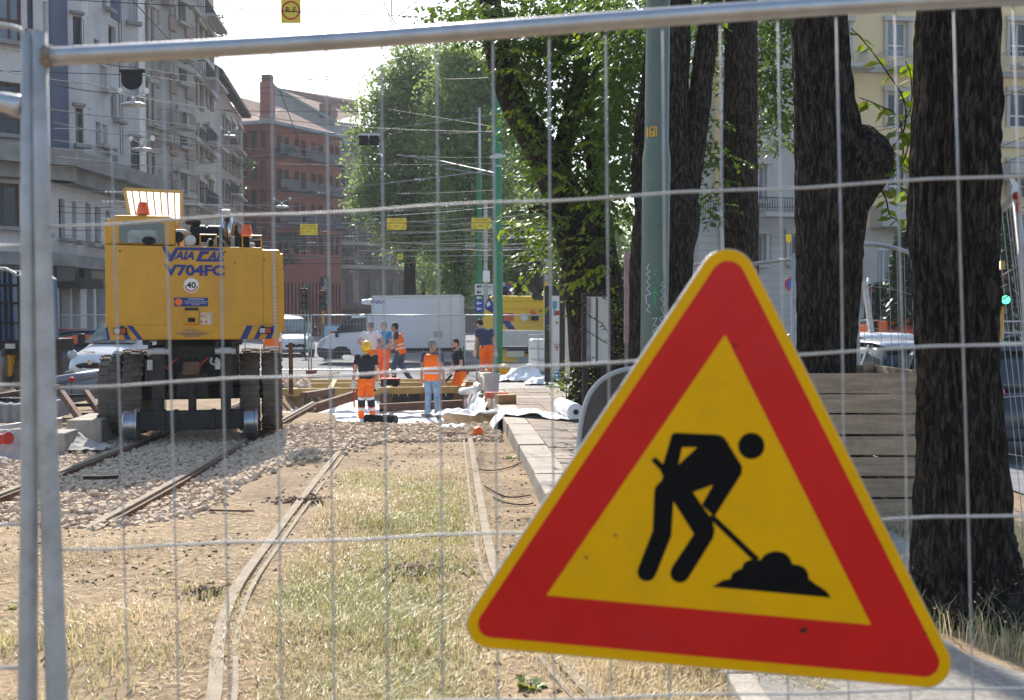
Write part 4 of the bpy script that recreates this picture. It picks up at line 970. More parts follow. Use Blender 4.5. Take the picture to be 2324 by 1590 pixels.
    for u in (503, 517): MB().tube([(ex(u - 3), .55, zt), (ex(u), .55, ez(510)), (ex(u + 3), .62, ez(480))], [.035, .03, .045], 12).build('boom_cylinder', m_chrome, T, smooth=True)
    MB().bb(ex(492), ex(522), .45, .6, zt, ez(549)).build('cylinder_foot', m_galv, T, bevel=.01); MB().bb(ex(500), ex(520), .5, .7, ez(475), ez(465)).build('boom_pin', m_galv, T, bevel=.01)
    MB().cyl((ex(542), .4, zt), (ex(542), .4, ez(524)), .075, n=16).build('exhaust_stack', m_dark, T); MB().cyl((ex(533), .6, zt), (ex(533), .6, ez(500)), .02, n=8).build('hose_post', m_dark, T)
    for k in range(5): MB().tube(spline([(ex(505 + k * 4), .8, zt), (ex(512 + k * 5), .75, ez(520)), (ex(530 + k * 2), .8, ez(505)), (ex(534 + k), 1.0, zt)], 12), .014, 6).build('hydraulic_hose', m_blk if k % 2 else m_galvw, T)
    MB().bb(ex(548), ex(590), .3, .9, zt, ez(545)).build('tool_box', m_dark, T, bevel=.01)
    for u0, u1 in ((548, 590), (455, 490)): MB().tube([(ex(u0), .08, zt), (ex(u0), .08, zt + .16), (ex(u1), .08, zt + .16), (ex(u1), .08, zt)], .012, 6).build('hand_rail', m_yel, T)
    for k, u in enumerate((462, 476, 528, 566, 580)): MB().bb(ex(u) - .05, ex(u) + .06, .25 + .1 * (k % 3), .5 + .1 * (k % 3), zt, zt + .07 + .05 * (k % 3)).build('roof_valve', (m_galvw, m_dark, m_cream2)[k % 3], T, bevel=.01)
    for k in range(4): MB().tube(spline([(ex(470 + k * 7), .15, zt), (ex(474 + k * 9), .12, zt + .1 + .02 * k), (ex(492 + k * 8), .2, zt + .06), (ex(500 + k * 6), .3, zt)], 12), .012, 6).build('hydraulic_hose', m_blk if k % 2 else m_galvw, T)
    # undercarriage
    zc = zb
    MB().bb(ex(338), ex(532), .3, 2.6, ez(870), zc - .09).build('chassis_block', m_brn, T, bevel=.03); MB().cyl((.02, 1.3, zc - .1), (.02, 1.3, zc), .62, n=32).build('slew_ring', m_dark, T)
    MB().bb(ex(310), ex(575), -.02, .18, ez(975), ez(932)).build('rail_axle_beam', m_brn, T, bevel=.03)
    for u in (372, 398, 480, 512): MB().bb(ex(u) - .03, ex(u) + .03, -.05, .2, ez(976), ez(930)).build('beam_gusset', m_brn, T, bevel=.01)
    for sx_ in (ex(362), ex(508)):
        MB().bb(sx_ - .09, sx_ + .09, .02, .3, ez(905), ez(790)).build('lift_arm', m_brn, T, bevel=.02); MB().cyl((sx_ - .14, .05, ez(796)), (sx_ + .14, .05, ez(796)), .05, n=14).build('arm_pin', m_galvw, T)
        for d in (-.11, .11): MB().prism([(sx_ + d - .02, ez(790)), (sx_ + d + .02, ez(790)), (sx_ + d + .02, ez(775)), (sx_ + d - .02, ez(775))], Matrix.Translation((0, 0, 0)), .2).build('pivot_lug', m_brn, T)
        MB().cyl((sx_, .06, ez(912)), (sx_, .06, ez(862)), .02, n=10).build('piston_rod', m_chrome, T); MB().cyl((sx_, .06, ez(935)), (sx_, .06, ez(905)), .07, n=12).build('piston_foot', m_brn, T)
        MB().bb(sx_ - .14, sx_ - .07, -.03, .05, ez(838), ez(815)).build('valve_block', m_galvw, T, bevel=.006)
    MB().bb(ex(398), ex(470), .15, .3, ez(905), ez(840)).build('centre_casting', m_brn, T, bevel=.04)
    MB().cyl((ex(434), .1, ez(932)), (ex(434), .1, ez(870)), .055, n=14).build('centre_post', m_brn, T); MB().bb(ex(415), ex(452), -.02, .3, ez(850), ez(820)).build('tow_hitch', m_rust, T, bevel=.015)
    for k in range(6):
        u0 = 372 + k * 22; MB().tube(spline([(ex(u0), .1, ez(815)), (ex(u0 + 8), .02, ez(835 + (k % 3) * 6)), (ex(u0 + 20), .05, ez(822)), (ex(u0 + 32), .1, ez(812))], 12), .013, 6).build('hydraulic_hose', m_blk if k % 3 else m_red, T)
    for u in (478, 490): MB().tube(spline([(ex(u), .0, ez(812)), (ex(u - 2), -.03, ez(822)), (ex(u + 8), .0, ez(828))], 8), .016, 6).build('hose_fitting', m_galvw, T)
    MB().bb(-1.2, .95, .8, 1.05, .5, .68).build('wheel_axle', m_brn, T, bevel=.03); MB().bb(-1.2, .95, 3.2, 3.45, .5, .68).build('wheel_axle', m_brn, T, bevel=.03)
    for yy in (.95, 3.3):
        for xx in (-1.175, -.86, .75, 1.07): tyre(T, (xx, yy, .585), .58, .285, (rnd.uniform(0, 1), 0, 0))
    for sx_ in (-.83, .76): rail_wheel(T, (sx_, .06, .225))
    rail_wheel(T, (-.83, 4.2, .225)); rail_wheel(T, (.76, 4.2, .225))
    MB().bb(-.68, .58, .4, 4.2, .75, 1.1).build('chassis_frame', m_brn, T, bevel=.03)
    MB().bb(ex(652), ex(662), .5, .58, ez(905), ez(780)).build('step_plate', m_rust, T)
    MB().bb(x1 - .02, x1 + .035, .5, 2.4, zb + .1, zt - .3).build('flank_door', m_yel, T, bevel=.02)
machine()

# ------------------------------------------------------------------ second machine at the left edge
m_bglass = M('blue_tinted_glass', (0.05, 0.11, 0.22), 0.1, var=0.4, sc=1.5, spec=0.7)
def left_machine():
    L = W(10, 900, 19.5); L.z = -.1
    T = thing('rail_loader', 'dark rail loader with blue glass cab cut off at the left edge', 'loader', L)
    k = FPX / 19.5; lx = lambda u: (u - 10) / k; lz = lambda v: (910 - v) / k
    b = MB(); prof = [(lx(-120), lz(770)), (lx(-120), lz(640)), (lx(-90), lz(605)), (lx(30), lz(608)), (lx(50), lz(622)), (lx(54), lz(770))]
    b.prism(prof, Matrix.Identity(4), 1.6); b.build('cab', m_bglass, T, bevel=.02)
    for u in (-60, -20, 5, 18, 30, 50): MB().bar((lx(u), -.04, lz(772)), (lx(u - 2), -.04, lz(612)), .035).build('cab_guard_bar', m_blk, T)
    for v in (640, 680, 725): MB().bar((lx(-120), -.05, lz(v)), (lx(52), -.05, lz(v + 4)), .045).build('cab_guard_bar', m_blk, T)
    MB().tube([(lx(-120), -.03, lz(604)), (lx(20), -.03, lz(606)), (lx(50), -.03, lz(622))], .035, 8).build('roof_edge', m_galvw, T)
    MB().bb(lx(-120), lx(58), -.15, 2.2, lz(800), lz(768)).build('chassis_beam', m_blk, T, bevel=.02); MB().bb(lx(25), lx(46), -.2, -.15, lz(786), lz(775)).build('lamp', m_lens, T)
    MB().bb(lx(-110), lx(40), .4, 2.0, lz(860), lz(800)).build('undercarriage', m_brn, T, bevel=.03)
    rail_wheel(T, (lx(14), -.1, lz(830)), .36, .2); tyre(T, (lx(46), .5, .52), .52, .3); tyre(T, (lx(-80), .5, .52), .52, .3); rail_wheel(T, (lx(-90), -.1, lz(830)), .36, .2)
    MB().bb(lx(-10), lx(30), -.12, .3, lz(850), lz(795)).build('axle_bracket', m_yel, T, bevel=.02)
left_machine()
# ------------------------------------------------------------------ trees
def bark_mat(name, c1, c2, st=(7, 7, 1.6), sc=6.5):
    m = bpy.data.materials.new(name); m.use_nodes = True; t = m.node_tree; N = t.nodes.new; L = t.links.new; b = t.nodes['Principled BSDF']
    tc = N('ShaderNodeTexCoord'); mp = N('ShaderNodeMapping'); L(tc.outputs['Object'], mp.inputs[0]); mp.inputs['Scale'].default_value = st
    n1 = N('ShaderNodeTexNoise'); n1.inputs['Scale'].default_value = sc; n1.inputs['Detail'].default_value = 9; n1.inputs['Roughness'].default_value = .7; n1.inputs['Distortion'].default_value = .6; L(mp.outputs[0], n1.inputs[0])
    rp = N('ShaderNodeMapRange'); rp.inputs[1].default_value = .46; rp.inputs[2].default_value = .74; L(n1.outputs[0], rp.inputs[0])
    mx = N('ShaderNodeMix'); mx.data_type = 'RGBA'; L(rp.outputs[0], mx.inputs[0]); mx.inputs[6].default_value = (*c1, 1); mx.inputs[7].default_value = (*c2, 1)
    L(mx.outputs[2], b.inputs['Base Color']); b.inputs['Roughness'].default_value = .95; b.inputs['Specular IOR Level'].default_value = .2
    bp = N('ShaderNodeBump'); bp.inputs['Strength'].default_value = 1.0; bp.inputs['Distance'].default_value = .03; L(n1.outputs[0], bp.inputs['Height']); L(bp.outputs[0], b.inputs['Normal'])
    return m
m_bark = bark_mat('elm_bark', (0.014, 0.011, 0.009), (0.16, 0.128, 0.1))
m_bark2 = bark_mat('paler_elm_bark', (0.022, 0.017, 0.013), (0.19, 0.15, 0.118))
def trunk(b, pts, seed=0.0, n=56, step=0.05, amp=0.022, lump=0.05):
    """pts: (x, y, z, radius) ; furrowed bark is modelled in the surface"""
    path = spline([Vector(p[:3]) for p in pts], max(8, int(sum((Vector(pts[i][:3]) - Vector(pts[i + 1][:3])).length for i in range(len(pts) - 1)) / step)))
    ln = len(path); rings = []
    rr_ = spline([Vector((p[3], 0, 0)) for p in pts], ln)
    for i, p in enumerate(path):
        r0 = rr_[min(len(rr_) - 1, round(i * (len(rr_) - 1) / (ln - 1)))].x
        d = (path[min(i + 1, ln - 1)] - path[max(i - 1, 0)]).normalized(); a = d.cross(Vector((0, 1, 0))).normalized(); c = d.cross(a); rg = []
        for j in range(n):
            th = 2 * math.pi * j / n; cs, sn = math.cos(th), math.sin(th)
            q = Vector((cs * 2.2 / max(.5, 1), sn * 2.2, p.z * .9 + seed))
            k = noise.noise(Vector((cs * 9 * r0 / .25, sn * 9 * r0 / .25, p.z * 1.6 + seed))) ; k2 = noise.noise(Vector((cs * 22 * r0 / .25, sn * 22 * r0 / .25, p.z * 4.5 + seed * 2)))
            e = r0 * (1 + lump * noise.noise(q) * 2) + amp * (-abs(k) * 1.6 + .5) + amp * .5 * k2
            rg.append(p + a * (cs * e) + c * (sn * e))
        rings.append(rg)
    b.loft(rings); return b
def px_trunk(pts, Y, top=None):
    out = [(*W(u, v, Y), w / 2 / (FPX / Y)) for u, v, w in pts]
    return out
m_leaf = leaf_mat('elm_leaf', (0.025, 0.06, 0.013), (0.085, 0.155, 0.03), .5, .8)
m_leafy = leaf_mat('young_and_sunlit_leaf', (0.07, 0.14, 0.015), (0.19, 0.27, 0.03), .5, 2)
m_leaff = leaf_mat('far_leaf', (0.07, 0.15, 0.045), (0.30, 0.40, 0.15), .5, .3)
m_con = leaf_mat('conifer_needle', (0.012, 0.035, 0.016), (0.045, 0.085, 0.035), .2, .6)
rt = random.Random(21)
def leaf3(b, p, a, up, s):
    """a pointed leaf folded along its midrib"""
    c = a.cross(up); c = c.normalized() if c.length > 1e-4 else Vector((1, 0, 0)); nrm = c.cross(a).normalized(); n = len(b.v)
    b.v += [p, p + a * s * .45 + c * s * .3 + nrm * s * .06, p + a * s, p + a * s * .45 - c * s * .3 + nrm * s * .06, p + a * s * .5]
    b.f += [(n, n + 1, n + 2, n + 4), (n, n + 4, n + 2, n + 3)]
def spray(b, p, d, L_, k, s, rr_):
    """a hanging twig with alternate leaves"""
    pts = []; q = p.copy(); dd = d.normalized()
    for i in range(k):
        q = q + dd * (L_ / k); dd = (dd + Vector((rr_.gauss(0, .12), rr_.gauss(0, .12), -.10))).normalized()
        side = dd.cross(Vector((0, 0, 1))); side = side.normalized() if side.length > .05 else Vector((1, 0, 0))
        a = (side * (1 if i % 2 else -1) * .8 + dd * .55 + Vector((rr_.gauss(0, .25), rr_.gauss(0, .25), -.45 + rr_.gauss(0, .25)))).normalized()
        up = Vector((rr_.gauss(0, .35), rr_.gauss(0, .35), 1))
        leaf3(b, q, a, up, s * rr_.uniform(.6, 1.15))
def crown_blob(b, u, v, ru, rv, Y, dY, k, s, L_=.45):
    for _ in range(k):
        a = rt.uniform(0, 6.3); q = math.sqrt(rt.random()); yy = Y + rt.uniform(-dY, dY)
        p = W(u + ru * q * math.cos(a), v + rv * q * math.sin(a), yy)
        spray(b, p, Vector((rt.gauss(0, 1), rt.gauss(0, 1), rt.gauss(.1, .4))), L_ * rt.uniform(.6, 1.3), rt.randint(6, 11), s, rt)
def tree(label, base, stems, mat, crown=None, name='elm_tree', **k):
    t = thing(name, label, 'tree', base, world=True)
    for i, st in enumerate(stems): trunk(MB(), st, seed=base[0] * 3 + i, **k).build('trunk' if i == 0 else 'limb', mat, t, smooth=True)
    if crown: crown.build('crown', m_leaf, t, kind='stuff')
    return t
# E: the big trunk on the right
Y = 5.2; st = px_trunk([(2205, 1400, 290), (2196, 1325, 236), (2186, 1220, 200), (2184, 1100, 188), (2172, 800, 163), (2164, 500, 180), (2170, 250, 170), (2172, 30, 166), (2172, -300, 165), (2165, -900, 190)], Y)
cr = MB(); crown_blob(cr, 2300, -1500, 700, 350, 5.5, 1.8, 160, .1)
tree('thick dark furrowed trunk at the right, grass round its foot', (st[0][0], Y, 0.05), [st, px_trunk([(2165, -850, 120), (2050, -1200, 90), (1900, -1600, 50)], Y), px_trunk([(2165, -850, 130), (2300, -1250, 80), (2500, -1600, 40)], Y)], m_bark, cr, n=150, step=.025, amp=.034)
# D: trunk with a burl, inside the plank box
Y = 7.6; st = px_trunk([(1880, 1350, 190), (1878, 1100, 150), (1875, 850, 124), (1880, 600, 138), (1884, 430, 150), (1878, 300, 140), (1868, 200, 124), (1857, 0, 116), (1852, -400, 115), (1850, -900, 140)], Y)
burl = px_trunk([(1900, 520, 60), (1925, 430, 128), (1948, 360, 150), (1962, 310, 96), (1970, 290, 30)], Y)
t = tree('dark trunk with a rounded burl on its right, boxed in planks', (st[0][0], Y, 0.0), [st, burl, px_trunk([(1850, -850, 110), (1750, -1300, 60)], Y), px_trunk([(1850, -850, 100), (1990, -1250, 60)], Y)], m_bark, None, n=120, step=.03, amp=.03)
cr = MB(); crown_blob(cr, 1870, -1250, 500, 250, 7.6, 1.8, 110, .1); cr.build('crown', m_leaf, t, kind='stuff')
# sprouting twigs with single large leaves beside the burl
lb = MB(); leaf3(lb, Vector((0, 0, 0)), Vector((1, 0, 0)), Vector((0, 0, 1)), 1.0); lme = lb.mesh('leaf', m_leafy)
def twig(t, pts, Y, k, s, lo=0):
    path = spline([W(u, v, Y) for u, v in pts], 24); off = WORLD_LOC[t.name]
    MB().tube(path, [.006 * (1 - .7 * i / len(path)) + .0015 for i in range(len(path))], 6).build('twig', m_bark2, t)
    for i in range(k):
        q = path[int((lo + (1 - lo) * (i + .5) / k) * (len(path) - 1))]; sd_ = 1 if i % 2 else -1
        inst('leaf', lme, t, q - off, (rt.uniform(-.9, .9), rt.uniform(.1, 1.0), (0 if sd_ > 0 else math.pi) + rt.uniform(-.6, .6)), (s * rt.uniform(.7, 1.2),) * 3)
twig(t, [(2010, 350), (2050, 300), (2052, 230), (2010, 160), (1965, 100), (1932, 65)], 7.5, 22, .13, .03)
twig(t, [(2015, 380), (2048, 360), (2040, 270), (1995, 240), (1950, 222)], 7.6, 16, .135, .1)
twig(t, [(2000, 330), (2062, 260), (2068, 180), (2055, 140)], 7.7, 16, .135, .1)
twig(t, [(2010, 400), (2048, 370), (2062, 310), (2030, 300)], 7.45, 18, .135, .05)
twig(t, [(1990, 420), (2010, 450), (2020, 490), (2045, 500)], 7.5, 14, .115, .1)
twig(t, [(2000, 400), (2035, 420), (2060, 440), (2068, 470)], 7.6, 12, .12, .1)
# C: slim straight trunk
Y = 12.0; st = px_trunk([(1690, 1000, 110), (1686, 850, 84), (1683, 600, 76), (1680, 400, 80), (1680, 200, 72), (1682, 0, 68), (1684, -400, 66), (1690, -1100, 50)], Y)
cr = MB()
for a in ((1755, 120, 50, 120), (1750, 250, 45, 80), (1770, 30, 60, 60), (1620, 120, 40, 90), (1740, -1180, 260, 160), (1640, 20, 60, 50)): crown_blob(cr, *a, 13.0, .8, int(a[2] * a[3] / 34), .09, .4)
tree('slim straight brown trunk between the lamp post and the burled tree', (st[0][0], Y, 0.05), [st, px_trunk([(1688, -900, 34), (1790, -1200, 18)], Y)], m_bark2, cr, n=64, step=.05, amp=.016)
# B: forked trunk right behind the lamp post
Y = 10.6; st = px_trunk([(1505, 1080, 190), (1500, 950, 150), (1496, 800, 132), (1500, 600, 134), (1516, 480, 140), (1526, 380, 84), (1530, 200, 66), (1536, 0, 62), (1540, -350, 56), (1500, -1300, 36)], Y)
l2 = px_trunk([(1530, 560, 60), (1556, 420, 64), (1578, 300, 52), (1596, 150, 46), (1616, 0, 46), (1640, -300, 44)], Y); l3 = px_trunk([(1476, 520, 50), (1458, 400, 46), (1468, 260, 44), (1492, 60, 40), (1510, -200, 36)], Y + .3)
cr = MB()
for a in ((1430, 60, 90, 110, 26), (1400, 230, 70, 110, 16), (1420, 380, 50, 80, 10), (1560, 60, 60, 60, 9), (1610, 400, 25, 60, 5), (1600, 300, 25, 60, 5), (1500, -1330, 330, 200, 32), (1600, 480, 18, 40, 3)): crown_blob(cr, *a[:4], 11.6, .9, a[4] * 6, .1, .42)
tree('forked dark trunk directly behind the green lamp post', (st[0][0], Y, 0.1), [st, l2, l3], m_bark, cr, n=72, step=.05, amp=.018)
# A: leaning tree behind the poster cases
Y = 14.2; st = px_trunk([(1352, 960, 150), (1346, 860, 108), (1336, 700, 104), (1318, 580, 92), (1288, 470, 84), (1232, 350, 74), (1180, 260, 66), (1146, 180, 58), (1126, 100, 52), (1112, 0, 48), (1095, -200, 42), (1150, -950, 28)], Y)
l2 = px_trunk([(1400, 960, 110), (1396, 820, 76), (1388, 700, 64), (1370, 560, 52), (1356, 420, 44), (1350, 300, 40), (1372, 100, 36)], Y + .4)
cr = MB()
for a in ((1240, 40, 200, 70, 60), (1330, 130, 150, 110, 62), (1300, 260, 130, 110, 52), (1370, 330, 90, 110, 34), (1060, 25, 70, 40, 12), (1190, 110, 60, 60, 14), (1330, 430, 80, 60, 14), (1270, 510, 30, 50, 4), (1355, 590, 34, 50, 5), (1215, 500, 45, 30, 6),
          (1230, 560, 30, 60, 7), (1400, 500, 30, 70, 6), (1180, 270, 25, 20, 2), (1170, 175, 30, 20, 3), (1200, -1010, 330, 190, 60), (1225, 385, 30, 25, 3), (1400, 120, 90, 140, 36)): crown_blob(cr, *a[:4], 14.2, 1.3, a[4] * 6, .11, .45)
tree('leaning dark trunk with a heavy leafy crown behind the poster cases', (st[0][0], Y, 0.2), [st, l2, px_trunk([(1260, 400, 50), (1300, 250, 40), (1330, 100, 30), (1350, -100, 24)], Y), px_trunk([(1320, 560, 40), (1240, 480, 20), (1200, 480, 10)], Y - .3)], m_bark, cr, n=64, step=.06, amp=.018)
t = bpy.data.objects['elm_tree.004']
sb_ = MB()
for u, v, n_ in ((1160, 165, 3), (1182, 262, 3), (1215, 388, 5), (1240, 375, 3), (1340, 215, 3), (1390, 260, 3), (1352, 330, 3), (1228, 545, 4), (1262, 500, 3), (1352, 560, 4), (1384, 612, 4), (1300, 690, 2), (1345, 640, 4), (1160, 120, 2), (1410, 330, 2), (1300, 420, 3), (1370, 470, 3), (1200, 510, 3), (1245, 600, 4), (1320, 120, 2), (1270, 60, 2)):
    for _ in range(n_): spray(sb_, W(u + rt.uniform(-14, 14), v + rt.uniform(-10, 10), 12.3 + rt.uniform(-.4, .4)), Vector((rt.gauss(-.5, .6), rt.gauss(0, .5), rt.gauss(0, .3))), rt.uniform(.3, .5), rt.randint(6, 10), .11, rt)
sb_.build('painted_sunlit_sprays', m_leafy, t, kind='stuff')  # brighter leaf colour than the crown paints sunlight onto these sprays
# green suckers round the foot of the leaning tree
def bush(label, u, v, Y, ru, rv, k, s, cat='shrub', mat=m_leafy, name='sucker_shrub', stems=6):
    t = thing(name, label, cat, W(u, v + rv, Y), world=True); b = MB(); base = W(u, v + rv, Y)
    for i in range(stems):
        tip = W(u + rt.uniform(-ru, ru) * .8, v - rv * rt.uniform(.2, 1), Y + rt.uniform(-.15, .15)); MB().tube([base + Vector((rt.uniform(-.1, .1), 0, 0)), (base + tip) / 2 + Vector((rt.uniform(-.05, .05), 0, .05)), tip], [.008, .006, .002], 6).build('stem', m_bark2, t)
    for _ in range(k):
        a = rt.uniform(0, 6.3); q = math.sqrt(rt.random()); p = W(u + ru * q * math.cos(a), v + rv * q * math.sin(a), Y + rt.uniform(-.25, .25))
        spray(b, p, Vector((rt.gauss(0, 1), rt.gauss(0, 1), rt.gauss(.8, .4))), s * 5, 6, s, rt)
    b.build('foliage', mat, t, kind='stuff'); return t
bush('bright yellow green shrub at the foot of the leaning tree', 1295, 872, 14.0, 42, 38, 60, .055)
def sucker(label, pts, Y, k, s):
    t = thing('leafy_sucker', label, 'sapling', W(*pts[0], Y), world=True, group='suckers by the poster cases'); path = spline([W(u, v, Y) for u, v in pts], 24)
    MB().tube(path, [.006 * (1 - .7 * i / len(path)) + .0015 for i in range(len(path))], 6).build('stem', m_bark2, t)
    b = MB()
    for i in range(k):
        q = path[int((.12 + .88 * i / k) * (len(path) - 1))]; a = Vector(((1 if i % 2 else -1) * .9, rt.gauss(0, .4), rt.gauss(.1, .4))).normalized(); leaf3(b, q, a, Vector((rt.gauss(0, .4), rt.gauss(0, .4), 1)), s * rt.uniform(.7, 1.2))
    b.build('foliage', m_leafy, t, kind='stuff')
sucker('leafy sucker arching highest, over the metal poster case', [(1420, 880), (1408, 780), (1385, 690), (1345, 665)], 11.8, 30, .07)
sucker('leafy sucker bending left to a thin tip in front of the poster', [(1418, 880), (1400, 800), (1370, 740), (1335, 715), (1315, 680)], 11.8, 26, .06)
sucker('bushy sucker with the densest leaves, left of the lamp post', [(1426, 880), (1430, 790), (1410, 730), (1400, 690), (1395, 650)], 11.7, 40, .075)
sucker('low sucker with small leaves pointing left', [(1420, 890), (1400, 800), (1360, 770), (1318, 742)], 11.9, 24, .05)
sucker('short upright sucker in front of the dark legs', [(1346, 930), (1344, 860), (1340, 810)], 12.2, 22, .06)
sucker('small upright sucker just left of the lamp post foot', [(1386, 900), (1384, 850), (1388, 815)], 12.0, 16, .05)

# far lime trees closing the street
def far_tree(label, Y, trunk_px, blobs, k=1.0, s=.26):
    b0 = W(trunk_px[0][0], 740, Y); b0.z = -.34
    t = thing('lime_tree', label, 'tree', b0, world=True, group='lime trees along the street'); st = [(b0.x, Y, -.4, .4)] + [(*W(u, v, Y), w / 2 / (FPX / Y)) for u, v, w in trunk_px]
    trunk(MB(), st, seed=Y, n=24, step=.4, amp=.03).build('trunk', m_bark, t, smooth=True)
    b = MB(); px = FPX / Y
    for u, v, ru, rv in blobs:
        rx, rz_ = ru / px, rv / px; c = W(u, v, Y); cnt = int(k * 15 * (ru * rv) ** .92 / 10)
        # each blob is broken into hanging clumps
        for _ in range(max(6, int(cnt / 38))):
            d = Vector((rt.gauss(0, 1), rt.gauss(0, 1), rt.gauss(0, 1))).normalized() * rt.uniform(.3, 1.12); cc = c + Vector((d.x * rx, d.y * min(rx, 3.2), d.z * rz_)); rc = rt.uniform(.45, 1.0)
            for _ in range(38):
                e = Vector((rt.gauss(0, 1), rt.gauss(0, 1), rt.gauss(0, .8))) * rc * .55; leaf(b, cc + e, s * rt.uniform(.6, 1.25), rt, .35)
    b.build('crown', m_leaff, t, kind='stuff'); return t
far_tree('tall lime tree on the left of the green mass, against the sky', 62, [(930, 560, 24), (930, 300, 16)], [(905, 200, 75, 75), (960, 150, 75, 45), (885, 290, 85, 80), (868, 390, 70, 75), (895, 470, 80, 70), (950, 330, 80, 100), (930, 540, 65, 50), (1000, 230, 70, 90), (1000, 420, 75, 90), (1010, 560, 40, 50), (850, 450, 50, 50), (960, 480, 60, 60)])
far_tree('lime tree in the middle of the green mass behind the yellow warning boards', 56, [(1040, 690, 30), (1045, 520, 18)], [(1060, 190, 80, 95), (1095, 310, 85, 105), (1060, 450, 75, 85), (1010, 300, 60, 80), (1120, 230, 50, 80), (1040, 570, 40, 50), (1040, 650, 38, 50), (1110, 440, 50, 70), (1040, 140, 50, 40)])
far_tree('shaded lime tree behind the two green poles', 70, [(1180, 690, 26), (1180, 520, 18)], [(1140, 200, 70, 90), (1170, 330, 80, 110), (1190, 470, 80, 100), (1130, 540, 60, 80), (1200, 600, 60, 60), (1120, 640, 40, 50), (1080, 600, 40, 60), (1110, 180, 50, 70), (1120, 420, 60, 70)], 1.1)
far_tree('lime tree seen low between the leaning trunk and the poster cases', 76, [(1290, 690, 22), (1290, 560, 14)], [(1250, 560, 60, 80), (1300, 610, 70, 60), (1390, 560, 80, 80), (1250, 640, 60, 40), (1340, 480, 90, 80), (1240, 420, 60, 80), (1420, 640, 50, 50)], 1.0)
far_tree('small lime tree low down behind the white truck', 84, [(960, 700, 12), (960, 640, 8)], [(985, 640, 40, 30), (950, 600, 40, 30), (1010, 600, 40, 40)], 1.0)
def conifer(label, u, v0, v1, w, Y):
    b0 = W(u, 760, Y); b0.z = -.3; t = thing('yew_tree', label, 'tree', b0, world=True); MB().tube([b0, W(u, v0, Y)], [.12, .03], 8).build('trunk', m_bark, t)
    b = MB(); px = FPX / Y; top = W(u, v0, Y).z; bot = max(b0.z + .3, W(u, v1, Y).z)
    for _ in range(2600):
        f = rt.random(); z = bot + (top - bot) * f; rad = w / px * (1 - f) ** .6 * (.75 + .35 * noise.noise(Vector((z * 1.7, u, 0)))) + .08; a = rt.uniform(0, 6.3); q = rad * rt.random() ** .45
        p = Vector((b0.x + q * math.cos(a), Y + q * math.sin(a), z)); d = Vector((math.cos(a), math.sin(a), -.5 + rt.gauss(0, .3))).normalized(); c = d.cross(Vector((rt.gauss(0, 1), rt.gauss(0, 1), 1))).normalized(); s = rt.uniform(.16, .36); n = len(b.v)
        b.v += [p, p + d * s * .5 + c * s * .16, p + d * s, p + d * s * .5 - c * s * .16]; b.f.append((n, n + 1, n + 2, n + 3))
    b.build('crown', m_con, t, kind='stuff')
conifer('dark conifer right of the burled trunk, behind the bent fence rail', 2052, 520, 745, 42, 30)
conifer('tall pale conifer behind the traffic light at the right edge', 2292, 470, 745, 36, 34)
conifer('low dark conifer bush beside the orange netting', 2000, 640, 760, 40, 33)

# plank box round the burled tree
t = thing('plank_box', 'weathered horizontal plank box protecting the burled trunk', 'tree guard', (2.4, 7.1, 0.02), world=True)
zt = 1.2; xs0, xs1 = 1.84, 2.98
for k in range(9):
    z = zt - .15 * k; w_ = .138 if k else .148
    b = MB(); b.bb(xs0 + rnd.uniform(-.01, .01), xs1 + rnd.uniform(-.01, .01), 7.05, 7.075, z - w_, z - rnd.uniform(0, .008)); b.build('plank', m_wood, t, bevel=.003)
    b = MB(); b.bb(xs0, xs0 + .025, 7.08, 8.15, z - w_, z); b.build('plank', m_wood, t, bevel=.003); b = MB(); b.bb(xs1 - .025, xs1, 7.08, 8.15, z - w_, z); b.build('plank', m_wood, t, bevel=.003)
    b = MB(); b.bb(xs0, xs1, 8.16, 8.185, z - w_, z); b.build('plank', m_wood, t, bevel=.003)
for x in (xs0 + .07, xs1 - .07):
    for y in (7.115, 8.12): MB().bb(x - .035, x + .035, y - .035, y + .035, 0, zt + .02).build('corner_post', m_wood, t)
